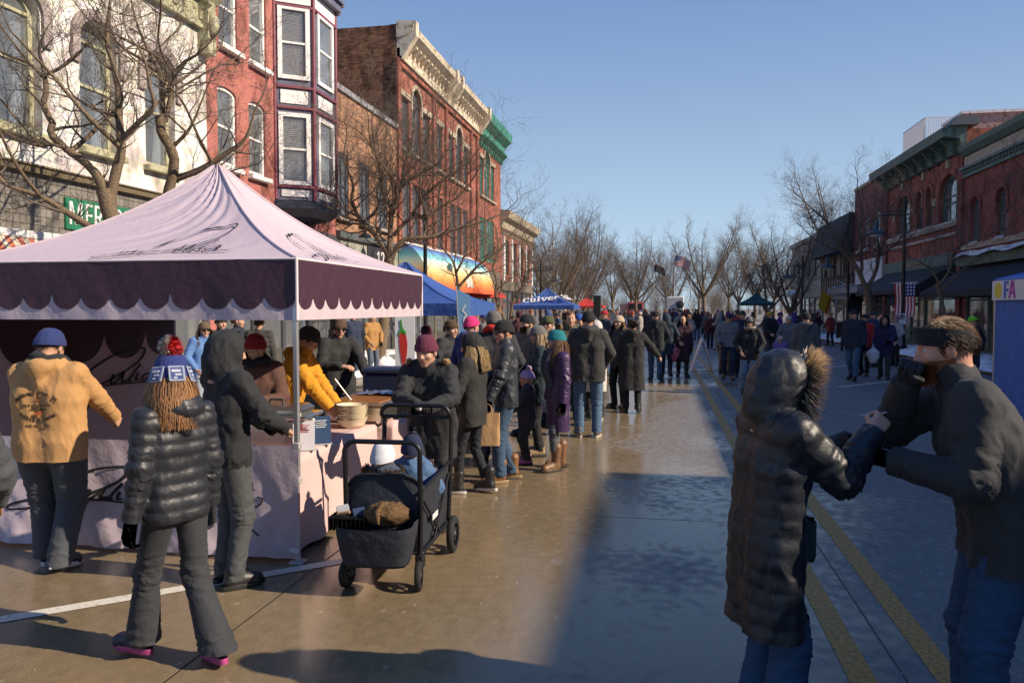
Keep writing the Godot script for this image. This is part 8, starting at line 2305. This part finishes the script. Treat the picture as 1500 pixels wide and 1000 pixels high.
	person({"label": "person in a charcoal wool coat, black beanie and light jeans seen from behind", "at": Vector3(-1.04, 0, -11.5), "face": 185, "h": 1.85, "tier": 0, "fat": 1.16, "jacket": Color(0.033, 0.032, 0.032), "hem": 0.78, "folds": 0.008, "hood": "down", "legs": Color(0.09, 0.16, 0.26), "leg": 1.05, "shoe": Color(0.13, 0.1, 0.07), "sole": Color(0.4, 0.36, 0.3), "hat": Color(0.014, 0.014, 0.016), "short": 0.02, "arms": ["pocket", "pocket"], "stance": 0.12})
	person({"label": "person in a white coat and white hood with dark leggings", "at": Vector3(-1.08, 0, -13.3), "face": 200, "h": 1.68, "tier": 1, "jacket": Color(0.5, 0.47, 0.45), "hem": 0.5, "hood": "up", "legs": Color(0.03, 0.03, 0.035), "shoe": Color(0.03, 0.03, 0.03), "sole": Color(0.5, 0.48, 0.45), "arms": ["hang", "pocket"]})
	person({"label": "person in a cream beanie with long curly brown hair", "at": Vector3(-0.76, 0, -14.9), "face": 330, "h": 1.75, "tier": 1, "jacket": Color(0.05, 0.045, 0.045), "hem": 0.75, "legs": BLACK, "hat": Color(0.45, 0.36, 0.25), "long": true, "hair": Color(0.14, 0.065, 0.03), "curl": 0.03, "arms": ["pocket", "pocket"]})
	person({"label": "person in a long black hooded coat pointing across with one arm out", "at": Vector3(-0.5, 0, -14.3), "face": 190, "h": 1.7, "tier": 1, "fat": 1.08, "jacket": Color(0.014, 0.014, 0.015), "hem": 0.42, "flare": 1.1, "hood": "down", "legs": BLACK, "short": 0.05, "hair": Color(0.07, 0.05, 0.04), "arms": ["hang", [Vector3(-0.5, 1.02, 0.15), Vector3(-0.5, -0.6, -0.3)]], "step": 0.22})
	person({"label": "person in a black jacket and blue jeans walking away past the sandwich board", "at": Vector3(-0.13, 0, -20.7), "face": 180, "h": 1.82, "tier": 1, "fat": 1.1, "jacket": Color(0.013, 0.016, 0.022), "hem": 0.75, "hood": "down", "legs": Color(0.04, 0.085, 0.17), "hat": BLACK, "arms": ["pocket", "pocket"], "step": 0.25})
	person({"label": "person in dark clothes and a dark blue coat walking beside the black jacket", "at": Vector3(0.16, 0, -21.9), "face": 178, "h": 1.74, "tier": 1, "jacket": Color(0.014, 0.025, 0.045), "hem": 0.6, "hood": "up", "legs": BLACK, "arms": ["hang", "pocket"], "step": 0.3})
	person({"label": "person in a long burgundy coat with long dark hair carrying a pink bag", "at": Vector3(0.6, 0, -22.1), "face": 5, "h": 1.68, "tier": 1, "jacket": Color(0.05, 0.018, 0.03), "hem": 0.42, "legs": BLACK, "long": true, "hair": Color(0.012, 0.009, 0.009), "long_len": 0.36, "arms": ["hang", "low"], "step": 0.25, "shoe_style": "tall", "cuff_y": 0.2})
	soft_bag("shopping_bag", "soft pink bag carried low by the person in burgundy", Vector3(0.32, 0.42, -21.95), Color(0.55, 0.12, 0.16), 0.2, 0.5)
	# walkers coming towards the camera
	person({"label": "person in a grey puffer jacket, purple hat and sunglasses walking towards us", "at": Vector3(1.78, 0, -21.6), "face": 355, "h": 1.76, "tier": 1, "fat": 1.1, "jacket": Color(0.15, 0.15, 0.165), "puff": 0.12, "hem": 0.84, "legs": Color(0.02, 0.03, 0.055), "hat": Color(0.06, 0.025, 0.1), "pom": [Color(0.07, 0.03, 0.1)], "glasses": true, "shoe": Color(0.18, 0.1, 0.05), "glove": BLACK, "arms": ["hang", "pocket"], "step": 0.3})
	person({"label": "person in a short black coat, tan scarf and pale jeans walking towards us", "at": Vector3(1.93, 0, -17.95), "face": 352, "h": 1.7, "tier": 1, "jacket": Color(0.012, 0.013, 0.018), "hem": 0.7, "hood": "up", "legs": Color(0.16, 0.24, 0.36), "leg": 1.2, "legflare": 1.4, "hat": Color(0.16, 0.16, 0.16), "glasses": true, "scarf": Color(0.26, 0.2, 0.15), "arms": ["pocket", "pocket"], "step": 0.28, "skin": Color(0.55, 0.33, 0.24)})
	person({"label": "child in a tan snowsuit walking behind the grey puffer jacket", "at": Vector3(1.8, 0, -23.2), "face": 5, "h": 1.5, "tier": 1, "jacket": Color(0.3, 0.22, 0.16), "hem": 0.6, "hood": "up", "legs": Color(0.32, 0.2, 0.1), "arms": ["hang", "hang"], "step": 0.25})
	person({"label": "person in an olive beanie and navy coat behind the short black coat", "at": Vector3(2.2, 0, -22.4), "face": 10, "h": 1.82, "tier": 1, "fat": 1.1, "jacket": Color(0.014, 0.024, 0.045), "hem": 0.75, "legs": NAVY, "hat": Color(0.05, 0.05, 0.025), "arms": ["hang", "hang"], "step": 0.2})
	person({"label": "person in a yellow and black cap and black coat standing in the road", "at": Vector3(3.66, 0, -28.0), "face": 20, "h": 1.78, "tier": 1, "jacket": BLACK, "hem": 0.7, "legs": Color(0.1, 0.1, 0.1), "hat": Color(0.4, 0.28, 0.02), "arms": ["pocket", "low"]})
	person({"label": "person in a purple jacket talking near the yellow cap", "at": Vector3(4.7, 0, -33.0), "face": 70, "h": 1.72, "tier": 1, "jacket": Color(0.08, 0.02, 0.2), "hem": 0.75, "legs": BLACK, "hat": Color(0.05, 0.02, 0.1), "arms": ["pocket", "front"]})
	person({"label": "person in a violet coat facing the purple jacket", "at": Vector3(5.3, 0, -33.4), "face": 260, "h": 1.7, "tier": 1, "jacket": Color(0.07, 0.03, 0.15), "hem": 0.6, "legs": BLACK, "hood": "up", "arms": ["pocket", "pocket"]})
	person({"label": "person in a grey coat and white knit hat walking towards us", "at": Vector3(3.7, 0, -24.2), "face": 350, "h": 1.66, "tier": 1, "jacket": Color(0.13, 0.13, 0.16), "hem": 0.6, "hood": "down", "legs": BLACK, "hat": Color(0.5, 0.46, 0.42), "arms": ["hang", "pocket"], "step": 0.2})
	person({"label": "small child in a purple flowered snowsuit", "at": Vector3(3.2, 0, -22.3), "face": 0, "h": 1.12, "tier": 1, "fat": 1.2, "jacket": Color(0.2, 0.12, 0.34), "hem": 0.6, "legs": Color(0.2, 0.12, 0.34), "hat": Color(0.5, 0.42, 0.36), "arms": ["hang", "hang"], "step": 0.15})
	person({"label": "person in a black beanie and grey hooded coat walking away behind the parka hood", "at": Vector3(3.15, 0, -18.2), "face": 185, "h": 1.8, "tier": 1, "fat": 1.08, "jacket": Color(0.1, 0.095, 0.095), "hem": 0.7, "hood": "down", "legs": NAVY, "hat": BLACK, "short": 0.03, "arms": ["hang", "hang"], "step": 0.2})
	person({"label": "person in a navy coat, dark cap and blue jeans walking on the right", "at": Vector3(5.0, 0, -21.9), "face": 325, "h": 1.85, "tier": 1, "fat": 1.15, "jacket": Color(0.012, 0.02, 0.04), "hem": 0.75, "legs": Color(0.06, 0.13, 0.22), "hat": Color(0.012, 0.015, 0.02), "glove": BLACK, "arms": ["hang", "hang"], "step": 0.35, "look": 40})
	person({"label": "person in a red jacket half hidden behind the navy coat", "at": Vector3(5.62, 0, -23.4), "face": 330, "h": 1.72, "tier": 1, "jacket": Color(0.35, 0.02, 0.025), "hem": 0.75, "legs": BLACK, "hat": Color(0.03, 0.02, 0.02), "arms": ["hang", "hang"], "step": 0.25})
	person({"label": "person in a purple hooded parka carrying a white plastic bag", "at": Vector3(5.85, 0, -22.3), "face": 340, "h": 1.68, "tier": 1, "fat": 1.1, "jacket": Color(0.025, 0.018, 0.06), "hem": 0.6, "hood": "up", "fur": Color(0.06, 0.055, 0.06), "legs": Color(0.05, 0.055, 0.05), "arms": ["hold", "hang"], "step": 0.4})
	soft_bag("plastic_bag", "white plastic bag hanging beside the purple hooded parka", Vector3(5.52, 0.45, -22.1), Color(0.66, 0.64, 0.66), 0.16, 0.42)
	person({"label": "person in a blue plaid jacket near the shop windows", "at": Vector3(6.7, 0, -27.0), "face": 30, "h": 1.78, "tier": 1, "jacket": Color(0.03, 0.05, 0.12), "hem": 0.75, "legs": NAVY, "hat": Color(0.03, 0.03, 0.04), "arms": ["pocket", "pocket"]})
	person({"label": "person in a pale knit hat and light coat by the shop windows", "at": Vector3(7.6, 0, -27.6), "face": 300, "h": 1.64, "tier": 1, "jacket": Color(0.35, 0.33, 0.34), "hem": 0.7, "legs": BLACK, "hat": Color(0.45, 0.15, 0.2), "arms": ["pocket", "pocket"]})
	person({"label": "person in a bright green beanie, open black coat and striped top", "at": Vector3(7.79, 0, -21.8), "face": 20, "h": 1.68, "tier": 1, "fat": 1.12, "jacket": BLACK, "hem": 0.55, "legs": DJEAN, "hat": Color(0.2, 0.6, 0.03), "glasses": true, "arms": ["pocket", "hang"], "look": 25})
	person({"label": "person in a black jacket standing behind the green beanie", "at": Vector3(7.35, 0, -23.0), "face": 300, "h": 1.74, "tier": 1, "jacket": BLACK, "hem": 0.7, "legs": NAVY, "hat": Color(0.35, 0.14, 0.06), "arms": ["pocket", "pocket"]})
	# the couple in the foreground
	r = person({"label": "person in a long black quilted parka with a fur-edged hood raised, offering a bite", "at": Vector3(0.47, 0, -3.5), "face": 108, "h": 1.7, "tier": 0, "fat": 1.12, "jacket": Color(0.011, 0.0135, 0.02), "jk": "shell", "hem": 0.54, "flare": 1.06, "puff": 0.075, "quilt": 0.35, "chevron": true, "folds": 0.016, "hood": "up", "fur": Color(0.68, 0.56, 0.43), "fur_len": 0.085, "lean": 0.08, "legs": Color(0.022, 0.065, 0.15), "leg": 1.08, "legflare": 1.75, "arms": [[Vector3(0.08, 1.3, 0.4), Vector3(0.5, -0.9, -0.2)], [Vector3(-0.1, 1.36, 0.4), Vector3(-0.3, -1.0, -0.1)]], "hands": ["pinch", "pinch"], "skin": Color(0.55, 0.32, 0.24), "nod": 10, "sleeve": 1.1})
	var fork := thing("plastic_spoon", "white plastic spoon held out in bare fingers", "spoon", r.node.transform * (r.hands[1] + Vector3(0.02, 0.02, 0.0)), deg_to_rad(20))
	m = MB.new(); m.rod(Vector3(-0.03, 0, 0), Vector3(0.06, 0.012, 0), 0.003, 0.003, 6); m.lathe(Vector3(-0.045, 0, 0), [Vector2(0, -0.004), Vector2(0.012, 0), Vector2(0.016, 0.004)], 10, Basis(), Vector2(1.4, 1)); put(m, "spoon", M("cup_white", Color(0.75, 0.74, 0.72), 0.6), fork)
	var purse := thing("plaid_purse", "small green plaid pouch hanging at the parka's side", "pouch", r.node.transform * Vector3(0.1, 0.78, 0.2), deg_to_rad(118))
	m = MB.new(); m.bbox(Vector3(0, 0.1, 0), Vector3(0.17, 0.2, 0.05), 0.02); put(m, "pouch", M("plaid_green", Color(0.015, 0.05, 0.055), 0.85), purse)
	for i in 4:
		m = MB.new(); m.span(Vector3(-0.065 + i * 0.042, 0.025, 0.0255), Vector3(-0.06 + i * 0.042, 0.175, 0.0262)); put(m, "stripe", M("plaid_pale", Color(0.12, 0.2, 0.2), 0.85), purse)
	person({"label": "bearded person in a dark canvas coat, black headband and jeans bending to eat", "at": Vector3(1.33, 0, -3.55), "face": 262, "h": 1.9, "tier": 0, "fat": 1.22, "lean": 0.3, "jacket": Color(0.026, 0.0275, 0.031), "hem": 0.78, "flare": 1.06, "folds": 0.015, "legs": Color(0.025, 0.075, 0.17), "leg": 1.12, "band": Color(0.012, 0.013, 0.02), "short": 0.04, "hair": Color(0.12, 0.07, 0.036), "beard": Color(0.22, 0.075, 0.03), "skin": Color(0.52, 0.26, 0.18), "glove": Color(0.012, 0.014, 0.02), "arms": [[Vector3(0.16, 1.27, 0.36), Vector3(0.35, -0.9, -0.4)], [Vector3(-0.03, 1.57, 0.3), Vector3(-0.8, -0.9, 0.0)]], "hands": ["relaxed", "grip"], "nod": 8, "look": 0})
	person({"label": "person in a plain dark grey jacket and pale grey jeans beside the white parking line", "at": Vector3(-2.95, 0, -2.68), "face": 200, "h": 1.78, "tier": 1, "jacket": Color(0.05, 0.055, 0.065), "hem": 0.8, "legs": Color(0.14, 0.16, 0.19), "arms": ["low", "low"], "short": 0.04})
	lap("named people")
	far_crowd()
func soft_bag(called: String, label: String, at: Vector3, c: Color, w: float, h: float) -> void:
	var t := thing(called, label, "bag", at)
	var f := FastNoiseLite.new(); f.seed = 12; f.frequency = 4.0
	var g := []
	for i in 14:
		var row := []
		for j in 18:
			var a := TAU * j / 18; var k := i / 13.0
			var rr := w * (pow(sin(PI * clampf(k * 0.62 + 0.1, 0, 1)), 0.8) if k < 0.7 else lerpf(0.8, 0.16, (k - 0.7) / 0.3))
			rr *= 1.0 + 0.3 * f.get_noise_3d(cos(a) * 0.4, k * 0.6, sin(a) * 0.4)
			row.append(Vector3(cos(a) * rr, h * k, sin(a) * rr * 0.6))
		g.append(row)
	var m := MB.new(); m.sheet(g, true, true); put(m, "bag_body", M("bag %.2f" % c.r, c, 0.5, 0.0, "n_cloth", 3.0, 0.7), t)
	m = MB.new(); m.tube(PackedVector3Array([Vector3(-w * 0.15, h, 0), Vector3(0, h * 1.25, 0), Vector3(w * 0.15, h, 0)]), PackedFloat32Array([0.012, 0.01, 0.012]), 5); put(m, "handle", M("bag %.2f" % c.r, c, 0.5), t)
func child(label: String, at: Vector3, h: float, hat: Color, coat: Color, fur: Color, pom: bool) -> void:
	# a seated toddler: only the upper half rises above the wagon's rim
	var s := h
	var o := thing("person", label, "person", at, PI, "children in the wagon")
	var body := MB.new()
	var hx := Transform3D(Basis(Vector3.UP, 0.3 if pom else -0.2).scaled(Vector3.ONE * 0.85), Vector3(0, 0.385, 0.0))
	body.add(to_mb(head_kit(0.009), Color(0.55, 0.34, 0.26)), hx)
	body.tube(PackedVector3Array([Vector3(0, 0.02, 0), Vector3(0, 0.3, 0)]), PackedFloat32Array([0.07, 0.05]), 8)
	put(body, "body", VC("skin_vc", 0.55, "n_fine", 6.0, 0.15), o)
	var f := Field.new(Vector3(-0.25, -0.05, -0.16), Vector3(0.25, 0.36, 0.34), 0.014)
	f.cap(Vector3(0, 0.2, 0), Vector3(0, 0.28, 0), 0.1, 0.085, 0.04, 1); f.cap(Vector3(-0.04, 0.05, 0), Vector3(-0.035, 0.22, 0), 0.12, 0.1, 0.04, 1); f.cap(Vector3(0.04, 0.05, 0), Vector3(0.035, 0.22, 0), 0.12, 0.1, 0.04, 1)
	for sx in [-1.0, 1.0]:
		f.cap(Vector3(sx * 0.1, 0.24, 0), Vector3(sx * 0.17, 0.1, 0.06), 0.06, 0.05, 0.03, 2); f.cap(Vector3(sx * 0.17, 0.1, 0.06), Vector3(sx * 0.09, 0.1, 0.2), 0.05, 0.042, 0.03, 3); f.cap(Vector3(sx * 0.07, 0.0, 0.02), Vector3(sx * 0.09, 0.02, 0.3), 0.075, 0.06, 0.03, 4)
	folds.seed = 5
	put(to_mb(f.net(func(q: Vector3, _n: Vector3, _g: int) -> float: return 0.014 * (1.0 - 2.0 * absf(folds.get_noise_3dv(q * 7.0))))), "snowsuit", cloth(coat, "cloth"), o)
	var hm := MB.new(); var rows := []
	for i in 12:
		var t := i / 11.0
		var row := []
		for j in 40:
			var a := TAU * j / 40
			var rr := pow(cos(t * PI / 2), 0.62) * (1.05 if t < 0.25 else 1.0)
			row.append(hx * Vector3(cos(a) * 0.097 * rr, 0.0 + 0.15 * sin(t * PI / 2) - 0.03 * (0.5 - 0.5 * sin(a)) * (1.0 - t), sin(a) * 0.117 * rr - 0.01))
		rows.append(row)
	hm.sheet(rows, true, true)
	var hat_o := put(hm, "beanie", cloth(hat, "knit"), o)
	var rng := RandomNumberGenerator.new(); rng.seed = hash(label)
	if pom:
		var pm := MB.new()
		for i in 200:
			var dir := Vector3(rng.randfn(), rng.randfn(), rng.randfn()).normalized()
			pm.col = Color(0.02, 0.03, 0.08) if rng.randf() < 0.6 else Color(0.3, 0.32, 0.4)
			tuft(pm, hx * Vector3(0, 0.17, -0.01) + dir * 0.01, dir, 0.04, 0.006, Vector3.ZERO)
		put(pm, "pompom", VC("vc_wool", 0.95), hat_o)
	else:
		var fm := MB.new()
		for i in 900:
			var a := rng.randf() * TAU
			fm.col = fur * rng.randf_range(0.5, 1.5)
			tuft(fm, Vector3(cos(a) * 0.13, 0.29 + rng.randf_range(-0.02, 0.02), sin(a) * 0.12), (Vector3(cos(a), 0.5, sin(a)) + Vector3(rng.randfn(), rng.randfn(), rng.randfn()) * 0.5).normalized(), 0.045, 0.004, Vector3.ZERO)
		put(fm, "fur_collar", VC("vc_fur", 0.9), o)
func finish_crochet_hat(r: Dictionary) -> void:
	# pale crocheted squares with a dark motif round the hat
	var hx: Transform3D = r.head
	var o: Node3D = r.node.get_node("crocheted_hat")
	for i in 6:
		var a := TAU * i / 6 + 0.3
		var n := Vector3(cos(a), 0.3, sin(a)).normalized()
		var b := Basis(Vector3.UP.cross(n).normalized(), n.cross(Vector3.UP.cross(n)).normalized(), n)
		var c := Vector3(cos(a) * 0.103, 0.045, sin(a) * 0.125 - 0.012)
		var m := MB.new()
		m.bbox(Vector3.ZERO, Vector3(0.086, 0.09, 0.008), 0.003)
		var sq := put(m, "crochet_square", cloth(Color(0.3, 0.33, 0.42), "knit"), o, hx * Transform3D(b, c))
		m = MB.new(); m.bbox(Vector3(0, 0.0, 0.003), Vector3(0.066, 0.07, 0.006), 0.003)
		put(m, "motif", cloth(Color(0.05, 0.08, 0.24), "knit"), sq)
		m = MB.new(); m.bbox(Vector3(-0.004, 0.014, 0.005), Vector3(0.05, 0.016, 0.006), 0.002); m.bbox(Vector3(0.006, -0.008, 0.005), Vector3(0.036, 0.012, 0.006), 0.002); m.bbox(Vector3(-0.01, -0.026, 0.005), Vector3(0.02, 0.01, 0.006), 0.002)
		put(m, "pale_stitches", cloth(Color(0.48, 0.5, 0.55), "knit"), sq)
func jacket_print(r: Dictionary) -> void:
	# lettering on the back of the tan jacket, set in two arcs and laid on the cloth
	var o: Node3D = r.node
	var jv: PackedVector3Array = r.jacket.v
	var ink := M("jacket_ink", Color(0.05, 0.03, 0.02), 0.9)
	var lay := func(x: float, y: float) -> float:
		var z := 0.0
		for q in jv:
			if absf(q.x - x) < 0.016 and absf(q.y - y) < 0.016: z = minf(z, q.z)
		return z - 0.003
	var cy := 1.2
	var arc_text := func(s: String, rad: float, a0: float, a1: float, sz: float, low: bool) -> void:
		for i in s.length():
			if s[i] == " ": continue
			var a: float = lerpf(a0, a1, (i + 0.5) / s.length())
			var x: float = sin(a) * rad; var y: float = cy + cos(a) * rad * 0.62 * (-1.0 if low else 1.0)
			var b := Basis(Vector3.UP, PI - 1.6 * x) * Basis(Vector3(0, 0, 1), (-a if not low else a) * -0.62)
			put(text_mesh(s[i], sz, 0.004, "Droid Serif"), "lettering", ink, o, Transform3D(b, Vector3(x, y, lay.call(x, y))))
	arc_text.call("Callahan & Schue, Inc.", 0.165, 1.2, -1.2, 0.027, false)
	arc_text.call("Drilling & Blasting", 0.145, 1.0, -1.0, 0.023, true)
	for a in [["39th Anniversary", 0.012, 0.016, 0.19], ["1977-2002", -0.018, 0.016, 0.11], ["812-828-5270", -0.135, 0.016, 0.17]]:
		var s: String = a[0]
		for i in s.length():
			if s[i] == " ": continue
			var x: float = a[3] * (0.5 - (i + 0.5) / s.length())
			put(text_mesh(s[i], a[2], 0.003, "Droid Serif"), "lettering", ink, o, Transform3D(Basis(Vector3.UP, PI), Vector3(x, cy + a[1], lay.call(x, cy + a[1]))))
	var m := MB.new(); m.rod(Vector3(0, 0.045, 0), Vector3(0, 0.085, 0), 0.002); m.box(Vector3(0, 0.045, 0), Vector3(0.03, 0.006, 0.004)); m.box(Vector3(0, -0.05, 0), Vector3(0.05, 0.016, 0.004)); m.box(Vector3(0.012, -0.038, 0), Vector3(0.02, 0.012, 0.004))
	put(m, "rig_print", M("print_orange", Color(0.5, 0.12, 0.03), 0.9), o, Transform3D(Basis(Vector3.UP, PI), Vector3(0, cy, lay.call(0.0, cy) - 0.002)))
func far_crowd() -> void:
	# people further off: a few figures at low detail, copied with other clothes
	var protos := []
	var defs := [{"arms": ["pocket", "pocket"], "hem": 0.78}, {"arms": ["front", "pocket"], "hem": 0.6, "hood": "up"}, {"arms": ["hang", "swing"], "hem": 0.8, "step": 0.3}, {"arms": ["low", "hang"], "hem": 0.7, "step": 0.15, "fat": 1.15}, {"arms": ["pocket", "front"], "hem": 0.5, "long": true}]
	var coats := [BLACK, NAVY, Color(0.02, 0.03, 0.06), CHAR, Color(0.06, 0.055, 0.05), Color(0.12, 0.12, 0.13), Color(0.05, 0.012, 0.02), Color(0.2, 0.025, 0.025), Color(0.03, 0.05, 0.12), Color(0.1, 0.09, 0.05), Color(0.3, 0.28, 0.26), Color(0.018, 0.018, 0.02)]
	var hats := [BLACK, CHAR, Color(0.2, 0.19, 0.18), Color(0.35, 0.02, 0.03), Color(0.03, 0.06, 0.2), Color(0.5, 0.45, 0.4), Color(0.05, 0.05, 0.03), Color(0.25, 0.12, 0.05)]
	var base := {"tier": 2, "h": 1.74, "jacket": BLACK, "legs": NAVY, "at": Vector3.ZERO, "group": "people in the distant crowd"}
	for i in 5:
		var d: Dictionary = base.duplicate()
		d.merge(defs[i], true)
		d.label = "person in winter clothes in the distant crowd"
		if i != 1: d.hat = BLACK
		protos.append(person(d).node)
	var rng := RandomNumberGenerator.new(); rng.seed = 99
	var words := ["black", "navy", "dark blue", "charcoal", "brown grey", "grey", "burgundy", "red", "blue", "drab green", "pale grey", "plain black"]
	var hatw := ["black", "charcoal", "grey", "red", "blue", "cream", "olive", "brown"]
	var placed := []
	var n := 0
	var tries := 0
	while n < 95 and tries < 3000:
		tries += 1
		var z := -17.0 - 55.0 * pow(rng.randf(), 0.85)
		var x := rng.randf_range(-6.6, 3.5)
		if z > -30.0: x = rng.randf_range(-6.5, -1.2 - 0.02 * (z + 30.0))
		if n > 72: x = rng.randf_range(2.5, 9.0); 
		if n > 72: z = -34.0 - 30.0 * rng.randf()
		if absf(x - 1.2) < 0.9 and z > -30.0: continue
		if Vector2(x + 5.65, z + 39.5).length() < 1.9 or Vector2(x + 5.0, z + 15.0).length() < 2.3: continue
		var ok := true
		for q in placed:
			if q.distance_to(Vector2(x, z)) < 0.62: ok = false; break
		if not ok: continue
		placed.append(Vector2(x, z))
		var k := rng.randi() % 5
		var ci := rng.randi() % coats.size()
		var o: Node3D = protos[k] if n < 5 and k == n else null
		if n < 5:
			o = protos[n]; o.position = Vector3(x, 0, z); o.rotation.y = rng.randf() * TAU
		else:
			o = copy(protos[k], Vector3(x, 0, z), rng.randf() * TAU)
		var hi := rng.randi() % hats.size() if o.has_node("beanie") else -1
		o.set_meta("label", "person in a %s coat%s in the distant crowd" % [words[ci], "" if hi < 0 else " and %s hat" % hatw[hi]])
		var sc := rng.randf_range(0.92, 1.07)
		o.scale = Vector3.ONE * sc
		for c in o.get_children():
			if c.name.begins_with("jacket"): c.material_override = cloth(coats[ci], "cloth")
			elif c.name.begins_with("beanie"): c.material_override = cloth(hats[hi], "knit")
			elif c.name.begins_with("trousers"): c.material_override = cloth([NAVY, BLACK, JEAN, DJEAN][rng.randi() % 4], "denim")
		n += 1

var t0 := 0
func lap(s: String) -> void:
	print("%s %.1fs" % [s, (Time.get_ticks_msec() - t0) / 1000.0])
func _ready() -> void:
	t0 = Time.get_ticks_msec()
	setup()
	base_textures()
	ground(); lap("ground")
	buildings(); lap("buildings")
	trees(); lap("trees")
	julia_tent(); tables(); wagon(); props(); lap("tents")
	crowd(); lap("people")
